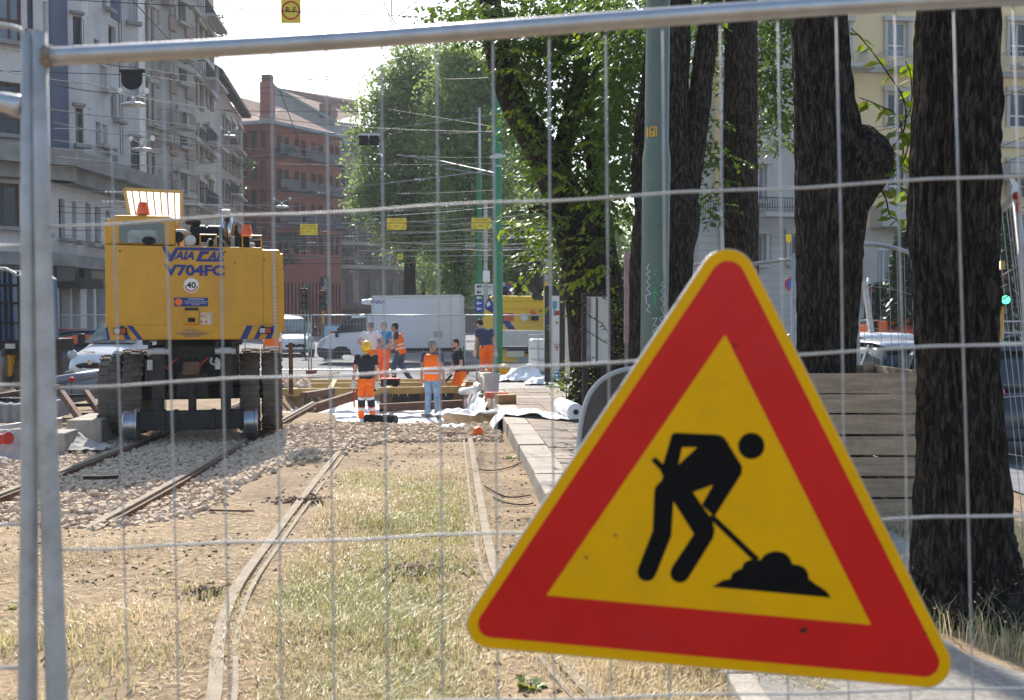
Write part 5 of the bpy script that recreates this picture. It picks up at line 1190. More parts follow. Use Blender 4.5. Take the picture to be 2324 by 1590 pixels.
# ------------------------------------------------------------------ tram platform
ZP = 0.20
def kx(y): return kerb_x(y)
PW = 1.55                                                  # paved width behind the kerb
def platform():
    b = MB(); n = 20
    ys = [4.6 + (24.5 - 4.6) * i / n for i in range(n + 1)]
    for i in range(n):
        y0, y1 = ys[i], ys[i + 1]
        z0 = ZP if y0 > 6.3 else ZP - (6.3 - y0) * .12; z1 = ZP if y1 > 6.3 else ZP - (6.3 - y1) * .12
        e = -.045; w_ = 4.2 if y0 > 8.6 else 2.2
        b.quad((kx(y0) + .3, y0, z0 + e), (kx(y0) + w_, y0, z0 + e), (kx(y1) + w_, y1, z1 + e), (kx(y1) + .3, y1, z1 + e))
    base = b.build('platform', m_conc); base['kind'] = 'structure'; off = base.location.copy()
    WORLD_LOC[base.name] = off
    # kerb stones, each with its own tilt
    y = 4.7; i = 0
    rk = random.Random(5)
    while y < 24.3:
        l = rk.uniform(.92, 1.08); z = ZP if y > 6.3 else ZP - (6.3 - y) * .12
        b = MB(); dz = rk.uniform(-.008, .008); x0 = kx(y + l / 2) + rk.uniform(-.008, .008)
        b.box((x0 + .15, y + l / 2, z + dz - .19), (.3, l - .012, .38), rot=Euler((rk.uniform(-.006, .006), rk.uniform(-.01, .01), -SL)))
        b.build('kerb_stone', m_kerb, base, bevel=.012); y += l; i += 1
    # ribbed and plain tiles
    def tile_mesh(ribbed):
        b = MB(); s = .395
        if ribbed:
            for k in range(6): b.bb(-s / 2, s / 2, -s / 2 + k * s / 6 + .004, -s / 2 + (k + 1) * s / 6 - .014, -.03, 0)
            b.bb(-s / 2, s / 2, -s / 2, s / 2, -.034, -.008)
        else: b.bb(-s / 2, s / 2, -s / 2, s / 2, -.034, 0)
        return b.mesh('paving_tile', m_tile)
    rm, pm = tile_mesh(True), tile_mesh(False); j = 0
    y = 6.4
    while y < 19.5:
        for c in range(4 if y < 16 else 3):
            x = kx(y) + .3 + .2 + c * .4; o = inst('paving_tile', rm if (c in (0, 1) and (j % 9) > 0) or c == 2 else pm, base, Vector((x, y, ZP + rk.uniform(-.006, .004))) - off, (rk.uniform(-.008, .008), rk.uniform(-.008, .008), -SL + (math.pi / 2 if c == 2 else 0)))
        y += .4; j += 1
    return base
platform()
# concrete footway on the lower right
m_agg = M('washed_concrete', (0.29, 0.265, 0.23), 0.95, var=0.3, sc=30, bump=0.5, bs=120, spot=.4, spotsc=1.2, spotcol=(.27, .24, .2), fine=.35)
b = MB(); b.grid(lambda a, c: (1.02 + 1.0 * a + 0.55 * (c if a > .5 else 0) * 0, 2.2 + 2.55 * c, .085 + .01 * a), 4, 8); fw = b.build('footway', m_agg); fw['kind'] = 'structure'
WORLD_LOC[fw.name] = fw.location.copy()
for k in range(4): MB().bb(.9, 1.015, 2.2 + k * .65, 2.2 + k * .65 + .64, -.05, .10).build('kerb_stone', m_kerb, fw, bevel=.01)
b = MB(); b.grid(lambda a, c: (1.95 + .75 * a, 2.2 + (2.45 - 1.5 * a) * c, .08), 4, 4); fw2 = b.build('side_path', m_agg); fw2['kind'] = 'structure'

# lamp post
t = thing('lamp_post', 'thick grey green lamp post with yellow number and graffiti beside the sign', 'lamp post', (1.31, 9.0, ZP), world=True)
Y = 9.0; px = FPX / Y
m_post = M('grey_green_paint', (0.12, 0.165, 0.14), 0.5, var=.15, sc=3, spot=.5, spotsc=2, spotcol=(.2, .24, .22), streak=6, coat=.1)
b = MB(); c = lambda v: W(1490, v, Y)
prof = [(1150, 31), (700, 31), (362, 31.5), (352, 30.5), (338, 28.2), (325, 27.2), (0, 26.6), (-700, 25), (-1500, 21)]
rings = []
for v, r_ in prof:
    p = W(1490 + (340 - v) * .012, v, Y); rings.append([p + Vector((math.cos(a * .1963) * r_ / px, math.sin(a * .1963) * r_ / px, 0)) for a in range(32)])
rings[0] = [Vector((p.x, p.y, ZP)) for p in rings[0]]
b.loft(rings); b.build('post', m_post, t, smooth=True, auto=50)
MB().lathe([(.125, 0), (.16, .0), (.16, .05), (.13, .07)], (W(1486, 900, Y).x, Y, ZP), 'z', 24).build('base_collar', m_conc, t, smooth=True)
def on_post(parent, pts_px, wpx, mat, name, r_add=.003):
    """strip of paint wrapped on the post"""
    b = MB(); rad = 31.3 / px + r_add
    for (u0, v0), (u1, v1) in zip(pts_px, pts_px[1:]):
        d = Vector((u1 - u0, v1 - v0)); l = max(d.length, .01); nx_, ny_ = -d.y / l * wpx / 2, d.x / l * wpx / 2
        def q(u, v):
            cx_ = 1490 + (340 - v) * .012; rr_ = rad if v > 345 else 27.6 / px + r_add; s_ = max(-.98, min(.98, (u - cx_) / px / rr_)); p0 = W(cx_, v, Y); return Vector((p0.x + rr_ * s_, Y - rr_ * math.sqrt(1 - s_ * s_), p0.z))
        b.quad(q(u0 - nx_, v0 - ny_), q(u0 + nx_, v0 + ny_), q(u1 + nx_, v1 + ny_), q(u1 - nx_, v1 - ny_))
    return b.build(name, mat, parent)
m_num = M('yellow_number', (.75, .4, .02), .5); m_gw = M('white_marker', (.55, .57, .57), .6); m_gg = M('green_marker', (.06, .42, .12), .6)
on_post(t, [(1478.5, 292), (1472, 296), (1472, 314), (1478.5, 314), (1478.5, 304), (1472, 304)], 2.6, m_num, 'painted_number'); on_post(t, [(1481, 294), (1481, 314), (1486, 314), (1486, 294), (1481, 294)], 2.6, m_num, 'painted_number'); on_post(t, [(1467, 292), (1467, 316)], 3, m_num, 'painted_number')
on_post(t, [(1470, 600), (1464, 612), (1472, 618), (1463, 624), (1472, 632), (1464, 640), (1472, 650), (1464, 656), (1473, 668), (1463, 672), (1464, 690), (1472, 694), (1463, 704), (1472, 710)], 1.6, m_gw, 'graffiti')
on_post(t, [(1489, 615), (1482, 612), (1480, 622), (1488, 634), (1486, 644), (1478, 646)], 2.2, m_gg, 'graffiti'); on_post(t, [(1480, 655), (1490, 672), (1480, 662), (1482, 690), (1486, 702)], 2.6, m_gg, 'graffiti')
on_post(t, [(1502, 640), (1494, 648), (1504, 652), (1495, 662), (1504, 672), (1494, 680), (1505, 690), (1495, 700), (1504, 716), (1492, 724), (1503, 738), (1492, 742)], 1.6, m_gw, 'graffiti')
on_post(t, [(1476, 724), (1488, 722), (1478, 738), (1490, 742), (1476, 752), (1486, 760), (1474, 772)], 1.5, m_gw, 'graffiti')

# poster cases
m_case = M('dark_bronze_case', (0.035, 0.033, 0.032), .5, var=.15, sc=3, coat=.2); m_paper = M('poster_paper', (.56, .56, .54), .5, var=.12, sc=3, col2=(.66, .66, .65)); m_ochre = M('poster_ochre', (.50, .40, .17), .5, var=.2, sc=6); m_pbl = M('poster_blue', (.07, .25, .48), .5); m_pgr = M('poster_grey_stripe', (.28, .27, .33), .4, var=.3, sc=8)
def case(label, u0, u1, v0, v1, Y, frame_l, frame_t, prints, lab_u=None, foot=None, rot=0):
    p0, p1 = W(u0, v1, Y), W(u1, v0, Y); zf = ZP if foot is None else foot
    t = thing('poster_case', label, 'poster case', ((p0.x + p1.x) / 2, Y, zf), world=True)
    MB().bb(p0.x, p1.x, Y, Y + .16, p0.z, p1.z).build('case', m_case, t, bevel=.008)
    a, bz = W(u0 + frame_l, v1 - 12, Y), W(u1 - 2, v0 + frame_t, Y)
    MB().bb(a.x, bz.x, Y - .008, Y - .002, a.z, bz.z).build('poster', m_paper, t)
    for k, (pu0, pv0, pu1, pv1, m_) in enumerate(prints):
        q0, q1 = W(pu0, pv1, Y), W(pu1, pv0, Y); MB().bb(q0.x, q1.x, Y - .011 - k * .001, Y - .009, q0.z, q1.z).build('printed_field', m_, t)
    for x in (p0.x + .05, p1.x - .05): MB().bb(x - .035, x + .035, Y + .04, Y + .12, zf - .02, p0.z + .01).build('leg', m_case, t)
    return t
t = case('narrow dark poster case with blue figure poster, farthest from the sign', 1236, 1276, 648, 868, 20.4, 16, 24, [(1254, 684, 1264, 700, m_pbl), (1256, 700, 1260, 718, m_pbl), (1260, 706, 1272, 716, m_red), (1258, 840, 1272, 862, m_pbl)])
q = W(1264, 786, 20.4); text('DI', m_red, t, Vector((q.x, 20.36, q.z)) - WORLD_LOC[t.name], .12); q = W(1264, 793, 20.4); text('E', m_red, t, Vector((q.x, 20.36, q.z)) - WORLD_LOC[t.name], .12)
t = case('poster case with ochre poster behind the leaning trunk', 1270, 1326, 630, 872, 18.6, 12, 26, [(1289, 684, 1310, 776, m_ochre), (1290, 776, 1322, 840, M('poster_pale_ochre', (.55, .49, .3), .5)), (1292, 700, 1316, 740, M('poster_brown', (.22, .16, .1), .5))])
q = W(1306, 850, 18.6); text("N°1", m_blk, t, Vector((q.x, 18.55, q.z)) - WORLD_LOC[t.name], .13); q = W(1310, 787, 18.6); text("NUX", m_blk, t, Vector((q.x, 18.54, q.z)) - WORLD_LOC[t.name], .07)
t = case('metal poster case with striped grey poster on two dark legs', 1321, 1382, 664, 836, 13.2, 10, 10, [(1331, 676, 1341, 828, m_pgr), (1352, 676, 1357, 828, M('poster_dark_stripe', (.12, .11, .12), .4)), (1345, 676, 1350, 828, M('poster_pale', (.7, .7, .7), .4))])  # grey, dark and pale stripes on the poster
case('pale timetable case behind the dark trunks', 1392, 1432, 606, 860, 16.5, 2, 36, [(1408, 740, 1428, 800, m_ochre)])
q = W(1405, 632, 16.4); t2 = t
tt = thing('transit_board', 'dark timetable header board with white transit lettering behind the trunks', 'sign', W(1410, 860, 16.2), world=True)
a, bz = W(1388, 660, 16.2), W(1436, 618, 16.2); MB().bb(a.x, bz.x, 16.2, 16.28, a.z, bz.z).build('board', M('slate_board', (.07, .07, .075), .5), tt); MB().bb(a.x + .02, a.x + .06, 16.21, 16.27, ZP, a.z).build('post', m_case, tt)
text('in transito/', m_white, tt, W(1412, 631, 16.18) - WORLD_LOC[tt.name], .085); text('33', m_white, tt, W(1413, 652, 16.18) - WORLD_LOC[tt.name], .08)
pt = thing('peeling_post', 'pinkish post with peeling paint left of the lamp post', 'post', W(1424, 900, 11.3).xy.to_3d() + Vector((0, 0, ZP)), world=True)
a, bz = W(1417, 780, 11.3), W(1429, 570, 11.3); MB().bb(a.x, bz.x, 11.3, 11.36, a.z, bz.z).build('post', M('peeling_pink', (.5, .34, .31), .7, var=.3, sc=6, spot=.6, spotsc=8, spotcol=(.6, .56, .53)), pt); MB().bb(a.x + .01, bz.x - .01, 11.31, 11.35, ZP, a.z).build('lower_post', m_galv, pt)

# arched barrier panel behind the sign
t = thing('arched_barrier', 'arched barrier panel with pale rim and dark brown plate, half hidden by the sign', 'barrier', (1.2, 9.7, ZP), world=True)
Y = 9.75; path = [W(1312, 1030, Y)] + [W(1316, 985, Y), W(1322, 945, Y), W(1336, 900, Y), W(1360, 868, Y), W(1392, 848, Y), W(1430, 838, Y), W(1480, 836, Y), W(1530, 842, Y), W(1566, 866, Y), W(1588, 900, Y), W(1600, 950, Y), W(1606, 1030, Y)]
sp = spline(path, 60)
MB().tube(sp, .026, 10).build('rim', M('pale_grey_rim', (.5, .5, .48), .6, var=.1, sc=8), t, smooth=True)
n = len(sp); bb_ = MB(); bb_.add([p + Vector((0, -.01, 0)) for p in sp] + [p + Vector((0, .02, 0)) for p in sp], [tuple(range(n)), tuple(reversed(range(n, 2 * n)))]); bb_.build('plate', M('brown_plate', (.11, .09, .08), .7, var=.3, sc=4), t)
for u in (1330, 1590): p = W(u, 1025, Y); MB().bb(p.x - .03, p.x + .03, Y - .25, Y + .25, ZP, ZP + .04).build('foot', m_galv, t)

# things lying on the platform
t = thing('bucket', 'grey plastic bucket standing at the platform edge', 'bucket', W(1116, 896, 17.7).xy.to_3d() + Vector((0, 0, ZP)))
m_bkt = M('grey_plastic', (.42, .43, .45), .5, var=.06); MB().lathe([(.115, 0), (.12, .005), (.145, .36), (.155, .362), (.155, .38), (.145, .38), (.135, .36), (.11, .02), (0.001, .02)], (0, 0, 0), 'z', 28).build('tub', m_bkt, t, smooth=True, auto=40)
MB().tube(spline([(-.15, 0, .36), (-.16, -.06, .3), (-.1, -.14, .22), (.06, -.16, .2), (.15, -.06, .3), (.15, 0, .36)], 20), .004, 6).build('bail', m_galv, t)
b = MB(); p = W(1128, 908, 17.0); b.box((p.x, p.y, ZP + .05), (.40, .22, .10)); tag(b.build('red_kerb_block', M('red_brick', (.52, .13, .08), .85, var=.15, sc=8), bevel=.008), 'red concrete block on the platform edge beside the bucket', 'block')
b = MB(); p = W(1147, 922, 16.0); b.box((p.x, p.y, ZP + .07), (.30, .24, .14), rz=.3); tag(b.build('wooden_block', M('raw_timber', (.30, .17, .07), .8, var=.3, sc=6, stretch=(1, 8, 8)), bevel=.006), 'short brown timber block lying on the white cloth', 'timber')
b = MB(); p = W(1337, 1008, 10.6); b.box((p.x - .02, p.y, ZP + .012), (.13, .05, .02)); tag(b.build('blue_strap', M('blue_plastic', (.03, .1, .4), .5), bevel=.004), 'small blue plastic strap on the paving by the barrier', 'strap')

def cloth(fn, nu, nv, name, label, mat=m_geo, wr=.03, sc=4.0, cat='sheet', group=None, parent=None, seed=0):
    def g_(a, c):
        p = Vector(fn(a, c)); k = noise.noise(p * sc + Vector((seed, 0, 0))) + .5 * noise.noise(p * sc * 2.3); return p + Vector((noise.noise(p * sc * 1.3 + Vector((9, 0, 0))) * wr * .6, 0, abs(k) * wr))
    o = MB().grid(g_, nu, nv).build(name, mat, parent, smooth=True)
    if parent is None: tag(o, label, cat, group)
    m_ = o.modifiers.new('thickness', 'SOLIDIFY'); m_.thickness = .004; return o
# geotextile running from the pit over the kerb to its roll
def geo(a, c):
    y = 14.6 - 1.6 * a ** 1.5 + (c - .5) * (1.1 - .35 * a) * (1 - .25 * a); x = -.62 + 1.75 * a
    e = kx(y); zz = (ZP + .012 + .06 * math.sin(a * 9) ** 2 * (1 - a)) if x > e + .02 else max(-.28, ZP - (e - x) * 1.35 - .02)
    return (x, y, zz)
cloth(geo, 60, 30, 'geotextile_sheet', 'white geotextile sheet draped over the kerb from the pit to its roll', wr=.06, sc=3.2)
t = thing('geotextile_roll', 'roll of white geotextile at the right end of the sheet', 'roll', W(1305, 955, 13.3).xy.to_3d() + Vector((0, 0, ZP)), .15)
b = MB(); b.lathe([(.035, -.5), (.1, -.505), (.115, -.495), (.118, .0), (.115, .5), (.035, .5)], (0, .45, .12), 'y', 30); b.build('rolled_cloth', m_geo, t, smooth=True, auto=40); MB().lathe([(.034, -.512), (.036, -.512), (.036, -.4)], (0, .45, .12), 'y', 14).build('core_hole', m_dark, t)
b = MB()
for k in range(40): a0, a1 = k * .55, (k + 1) * .55; r0, r1 = .036 + .0019 * k, .036 + .0019 * (k + 1); b.quad((r0 * math.cos(a0), -.058, .12 + r0 * math.sin(a0)), (r1 * math.cos(a1), -.058, .12 + r1 * math.sin(a1)), ((r1 + .001) * math.cos(a1), -.058, .12 + (r1 + .001) * math.sin(a1)), ((r0 + .001) * math.cos(a0), -.058, .12 + (r0 + .001) * math.sin(a0)))
b.build('wound_edge', m_galvw, t)
def heap(cx, cy, z0, lx_, ly_, h, seed):
    def fn(a, c):
        x = (a - .5) * 2; y = (c - .5) * 2; d = min(1, math.sqrt(x * x + y * y)); q = Vector((x * 2.2 + seed, y * 2.2, 0))
        return (cx + x * lx_, cy + y * ly_, z0 + h * (1 - d ** 2.2) * (.65 + .6 * noise.noise(q)) + .0)
    return fn
p = W(1188, 866, 22.2); cloth(heap(p.x, p.y, ZP - .02, .62, .5, .34, 3), 34, 26, 'plastic_wrapped_heap', 'heap wrapped in crumpled white plastic behind the bucket', wr=.07, sc=5, cat='heap')
p = W(1218, 872, 21); cloth(heap(p.x + .05, p.y, ZP - .02, .3, .3, .16, 8), 20, 20, 'plastic_wrapped_heap', 'small crumpled white plastic bundle against the far poster case', wr=.05, sc=6, cat='heap')
# intermediate bulk container
t = thing('bulk_container', 'white plastic bulk container in a steel cage beside the far poster case', 'container', W(1222, 864, 22.6).xy.to_3d() + Vector((.1, 0, ZP)))
MB().bb(-.3, .3, 0, .9, .1, .88).build('tank', M('milky_plastic', (.62, .62, .57), .4, var=.05), t, bevel=.06); MB().bb(-.32, .32, -.01, .92, 0, .1).build('pallet', m_wood, t)
for x in (-.32, -.11, .11, .32): MB().tube([(x, -.02, .08), (x, -.02, .92)], .011, 6).build('cage_bar', m_galv, t)
for z in (.15, .4, .65, .9): MB().tube([(-.32, -.02, z), (.32, -.02, z)], .011, 6).build('cage_bar', m_galv, t)
MB().tube([(-.34, .0, .98), (.34, .9, .98)], .011, 6).build('cage_bar', m_galv, t)
# ------------------------------------------------------------------ people
m_skin = M('skin', (0.50, 0.29, 0.20), .55, var=.1, sc=20); m_skin2 = M('tanned_skin', (0.40, 0.22, 0.145), .55, var=.1, sc=20)
m_hv = M('hi_vis_orange', (0.95, 0.16, 0.008), .7, var=.08, sc=8, bump=.3, bs=18); m_refl = M('reflective_tape', (.62, .63, .64), .35, var=.06)
m_navy = M('dark_navy_cotton', (0.016, 0.017, 0.026), .85, var=.2, sc=10, bump=.4, bs=15); m_nav2 = M('faded_navy_cotton', (0.045, 0.05, 0.095), .85, var=.15, sc=8, bump=.4, bs=15); m_tee = M('white_cotton', (.70, .67, .68), .85, var=.05, sc=8, bump=.4, bs=15); m_bluet = M('blue_cotton', (.03, .20, .46), .85, var=.1, sc=8, bump=.4, bs=15)
m_jean = M('light_denim', (.20, .30, .42), .85, var=.2, sc=9, bump=.3, bs=25, spot=.4, spotsc=5, spotcol=(.3, .4, .52)); m_jean2 = M('dark_denim', (.055, .075, .12), .85, var=.3, sc=9); m_hgrey = M('grey_hair', (.20, .19, .18), .8, var=.4, sc=60); m_hdark = M('dark_hair', (.02, .015, .012), .7, var=.4, sc=60); m_boot = M('work_boot', (.11, .08, .055), .8, var=.3, sc=12); m_glove = M('work_glove', (.55, .54, .52), .8, var=.1); m_helm = M('yellow_helmet', (.80, .44, .01), .35, var=.05, coat=.3)
def ring_path(b, pts, n=14):
    """pts: (Vector, rx, ry) along a limb"""
    b.tube([p for p, _, _ in pts], [(a, c) for _, a, c in pts], n)
def remesh(o, vox, sm=4):
    m = o.modifiers.new('fuse', 'REMESH'); m.mode = 'VOXEL'; m.voxel_size = vox; m.use_smooth_shade = True
    if sm: s_ = o.modifiers.new('smooth', 'SMOOTH'); s_.iterations = sm; s_.factor = .5
FOLD = bpy.data.textures.new('cloth_folds', 'CLOUDS'); FOLD.noise_scale = .085; FOLD.noise_depth = 2
def V(*a): return Vector(a)
def person(label, loc, rz, J, top, legs, hair=m_hdark, skin=m_skin, vest=None, helmet=False, gloves=False, knee=False, boots=m_boot, beard=False, sleeve=.55, hgt=1.0, sleeveless=False):
    """J: joints in a local frame, x = the person's left-right, +y = forward, z up"""
    T = thing('person', label, 'person', loc, rz); T.scale = (hgt,) * 3
    pel, che, nck, hd = J['pel'], J['che'], J['nck'], J['hd']
    up = (nck - che).normalized(); fw = J.get('face', V(0, 1, -.1)).normalized()
    hr = V(0, 0, 1).cross(fw); hr = hr.normalized(); hu = fw.cross(hr) * -1
    if hu.z < 0: hu = -hu
    HM = Matrix((hr * -1 if hr.x < 0 else hr, fw, hu)).transposed()
    b = MB()
    # head: skull, jaw, nose, ears, neck
    b.ell(hd + HM @ V(0, -.01, .03), (.076, .095, .098), 18, 14, HM); b.ell(hd + HM @ V(0, .018, -.055), (.058, .07, .065), 16, 12, HM); b.ell(hd + HM @ V(0, .098, -.012), (.013, .02, .028), 10, 8, HM); b.ell(hd + HM @ V(0, .085, -.06), (.026, .012, .012), 10, 8, HM); b.ell(hd + HM @ V(0, .075, -.095), (.03, .022, .02), 10, 8, HM)
    b.ell(hd + HM @ V(0, .08, .03), (.055, .014, .012), 10, 8, HM)
    for s in (-1, 1): b.ell(hd + HM @ V(.078 * s, -.01, -.005), (.012, .022, .034), 10, 8, HM)
    b.tube([che + up * .1, nck + up * .02, hd + HM @ V(0, -.02, -.06)], [.075, .058, .054], 14)
    for s, k in ((-1, 'l'), (1, 'r')):
        sh, el, wr, ha = J['sh' + k], J['el' + k], J['wr' + k], J['ha' + k]
        b.tube([sh + (el - sh) * .25, sh + (el - sh) * .6, el], [.046, .044, .038], 12); b.tube([el, el + (wr - el) * .3, wr], [.040, .041, .027], 12); b.ell(el, (.04,) * 3, 10, 8)
        if not gloves: hand(b, wr, ha, s)
    body = b.build('body', skin, T, smooth=True); remesh(body, .0085, 2)
    def folds(o, s=.016):
        d = o.modifiers.new('folds', 'DISPLACE'); d.texture = FOLD; d.strength = s; d.mid_level = .5; d.texture_coords = 'LOCAL'
    # eyes and brows
    for s in (-1, 1):
        MB().ell(hd + HM @ V(.032 * s, .083, .008), (.012, .006, .006), 8, 6, HM).build('eye', m_blk, T)
        MB().ell(hd + HM @ V(.032 * s, .088, .03), (.02, .006, .004), 8, 6, HM).build('brow', hair, T)
    if gloves:
        for s, k in ((-1, 'l'), (1, 'r')): gb = MB(); hand(gb, J['wr' + k], J['ha' + k], s, 1.2); gb.tube([J['wr' + k] + (J['el' + k] - J['wr' + k]) * .12, J['wr' + k]], [.043, .036], 12); remesh(gb.build('glove', m_glove, T, smooth=True), .009, 1)
    # shirt
    b = MB(); wd = pel + (che - pel) * .35
    fwd_t = V(0, 1, 0); lat = V(1, 0, 0)
    shv = (J['shr'] - J['shl']).normalized()
    def tor(p, rx, ry):
        ax = (nck - pel).normalized(); l_ = shv - ax * shv.dot(ax); l_.normalize(); f_ = ax.cross(l_); return [p + l_ * (rx * math.copysign(abs(math.cos(t)) ** .85, math.cos(t))) + f_ * (ry * math.copysign(abs(math.sin(t)) ** .85, math.sin(t))) for t in [2 * math.pi * i / 20 for i in range(20)]]
    k_ = 1.0
    ringsT = [tor(pel - (che - pel).normalized() * .06, .168, .118), tor(pel + (che - pel) * .15, .166, .12), tor(pel + (che - pel) * .45, .163, .118), tor(pel + (che - pel) * .8, .182, .125), tor(che, .19, .125), tor(che + up * .12, .175, .11), tor(nck - up * .055, .13, .085), tor(nck - up * .01, .066, .06)]
    b.loft(ringsT)
    for s, k in ((-1, 'l'), (1, 'r')):
        sh, el = J['sh' + k], J['el' + k]; b.ell(sh, (.075, .07, .07), 12, 10)
        if not sleeveless: b.tube([sh + (che - sh) * .25, sh, sh + (el - sh) * sleeve * .6, sh + (el - sh) * sleeve], [.075, .07, .064, .062], 14)
    so_ = b.build('shirt', top, T, smooth=True); remesh(so_, .012, 2); folds(so_, .03)
    if vest:
        b = MB(); sc_ = 1.09
        def tv(p, rx, ry): return tor(p, rx, ry)
        rv = [tor(pel - (che - pel).normalized() * .1, .192, .142), tor(pel + (che - pel) * .15, .188, .14), tor(pel + (che - pel) * .45, .184, .137), tor(pel + (che - pel) * .8, .2, .142), tor(che, .205, .14), tor(che + up * .12, .185, .125), tor(nck - up * .045, .125, .09)]
        b.loft(rv, cap=False); vo = b.build('vest', m_hv, T, smooth=True); vo.modifiers.new('thickness', 'SOLIDIFY').thickness = .008
        for f_ in (.12, .42, ):
            p = pel + (che - pel) * (f_ + .02); q = pel + (che - pel) * (f_ + .14); b = MB(); b.loft([tor(p, .195, .147), tor(q, .195, .146)], cap=False); b.build('reflective_band', m_refl, T, smooth=True)
    # trousers
    b = MB(); hb = []
    b.loft([tor(pel - (che - pel).normalized() * .13, .16, .125), tor(pel - (che - pel).normalized() * .02, .168, .125), tor(pel + (che - pel) * .14, .155, .115)])
    for s, k in ((-1, 'l'), (1, 'r')):
        hp, kn, an = J['hp' + k], J['kn' + k], J['an' + k]; b.tube([hp + V(0, 0, .08), hp, hp + (kn - hp) * .5, kn, kn + (an - kn) * .3, kn + (an - kn) * .7, an], [.095, .105, .092, .07, .072, .066, .068], 16)
    tr_ = b.build('trousers', legs, T, smooth=True); remesh(tr_, .012, 2); folds(tr_, .035)
    if knee:
        for k in 'lr':
            kn, an, hp = J['kn' + k], J['an' + k], J['hp' + k]; b = MB(); d = (an - kn).normalized(); b.tube([kn - d * .05, kn + d * .13], [.084, .082], 18, cap=False); b.build('knee_pad', m_navy, T, smooth=True)
            for o_ in (-.085, .15): b = MB(); b.tube([kn + d * o_, kn + d * (o_ + .06)], [.086, .084], 18, cap=False); b.build('reflective_band', m_refl, T, smooth=True)
            pk = hp + (kn - hp) * .45; b = MB(); b.box(pk + V(.1 if k == 'r' else -.1, 0, 0), (.03, .12, .05)); b.build('pocket_flap', m_navy, T, bevel=.008)
    for s, k in ((-1, 'l'), (1, 'r')):
        an, to = J['an' + k], J['to' + k]; b = MB(); mid = (an + to) / 2
        b.tube([an + V(0, 0, .02), an + V(0, 0, -.05)], [.052, .055], 14); d = to - an; d.z = 0; d.normalize(); sole = an.z - .085
        b.tube([V(an.x, an.y, sole + .04) - d * .07, V(an.x, an.y, sole + .045), V(to.x, to.y, sole + .04) * .6 + V(an.x, an.y, sole + .04) * .4, V(to.x, to.y, sole + .033)], [(.035, .035), (.045, .042), (.047, .04), (.034, .028)], 14)
        remesh(b.build('boot', boots, T, smooth=True), .01, 1)
    # hair or helmet
    if helmet:
        b = MB(); rings = []
        for z, rx, ry in ((.0, .108, .132), (.03, .108, .13), (.075, .096, .118), (.11, .068, .085), (.128, .03, .04)): rings.append([hd + HM @ V(rx * math.cos(t), ry * math.sin(t) - .005, z + .045) for t in [2 * math.pi * i / 28 for i in range(28)]])
        b.loft(rings); hm = b.build('helmet', m_helm, T, smooth=True)
        b = MB(); b.loft([[hd + HM @ V(.112 * math.cos(t), (.138 + (.05 if math.sin(t) > .3 else .012)) * math.sin(t) - .005, .04 + z) for t in [2 * math.pi * i / 28 for i in range(28)]] for z in (0, .008)]); b.build('helmet_brim', m_helm, T, smooth=True, auto=40)
        b = MB(); b.tube([hd + HM @ V(0, y_, z_) for y_, z_ in ((.11, .1), (.06, .16), (0, .178), (-.06, .165), (-.115, .1))], .014, 8); b.build('helmet_ridge', m_helm, T, smooth=True)
    else:
        b = MB(); b.ell(hd + HM @ V(0, -.022, .045), (.083, .098, .095), 18, 14, HM); b.ell(hd + HM @ V(0, -.055, -.01), (.072, .06, .07), 14, 10, HM); remesh(b.build('hair', hair, T, smooth=True), .009, 2)
    if beard: b = MB(); b.ell(hd + HM @ V(0, .028, -.085), (.057, .066, .045), 14, 10, HM); b.build('beard', hair, T, smooth=True)
    return T
def hand(b, wr, ha, s, k=1.0):
    d = (ha - wr).normalized(); side = d.cross(V(0, 1, 0)); side = side.normalized() if side.length > .1 else V(1, 0, 0); nrm = d.cross(side)
    pal = wr + d * .055; b.tube([wr, wr + d * .03, wr + d * .085], [(.028 * k, .022 * k), (.04 * k, .018 * k), (.042 * k, .016 * k)], 12)
    for i, (o, l_) in enumerate(((-.03, .06), (-.01, .075), (.01, .072), (.029, .055))):
        p = wr + d * .085 + side * o * k; b.tube([p - d * .01, p + d * l_ * .5 + nrm * .006, p + d * l_ * .85 + nrm * .022], [.0098 * k, .009 * k, .0078 * k], 8)
    p = wr + d * .03 + side * -.034 * k; b.tube([p, p + d * .03 - side * .022 + nrm * .008, p + d * .058 - side * .024 + nrm * .018], [.012 * k, .0105 * k, .0085 * k], 8)
def pose(**k):
    J = dict(pel=V(0, 0, .96), che=V(0, .0, 1.30), nck=V(0, .0, 1.50), hd=V(0, .025, 1.64), shl=V(-.185, 0, 1.43), shr=V(.185, 0, 1.43), ell=V(-.23, -.02, 1.13), elr=V(.23, -.02, 1.13), wrl=V(-.235, .05, .88), wrr=V(.235, .05, .88), hal=V(-.235, .08, .78), har=V(.235, .08, .78),
             hpl=V(-.09, 0, .90), hpr=V(.09, 0, .90), knl=V(-.10, .02, .50), knr=V(.10, .02, .50), anl=V(-.10, -.01, .09), anr=V(.10, -.01, .09), tol=V(-.12, .16, .06), tor=V(.12, .16, .06), face=V(0, 1, -.1))
    J.update(k); return J
def at(u, Y, z): p = W(u, 800, Y); return Vector((p.x, Y, z))
# 1 hard hat, black shirt, hi-vis trousers, walking towards the camera, looking down
person('worker in yellow hard hat, black shirt and orange trousers looking down at the pit floor', at(831, 21.5, -.72), R(178), pose(face=V(-.1, .85, -.75), hd=V(-.02, .06, 1.62), nck=V(0, .015, 1.5), knl=V(-.11, .07, .5), anl=V(-.15, .02, .09), tol=V(-.2, .17, .06), anr=V(.13, -.06, .09), tor=V(.15, .1, .06), wrr=V(.27, .1, .9), elr=V(.25, .0, 1.14), har=V(.27, .14, .8), wrl=V(-.24, .06, .88)), m_navy, m_hv, helmet=True, gloves=True, knee=True, beard=True)
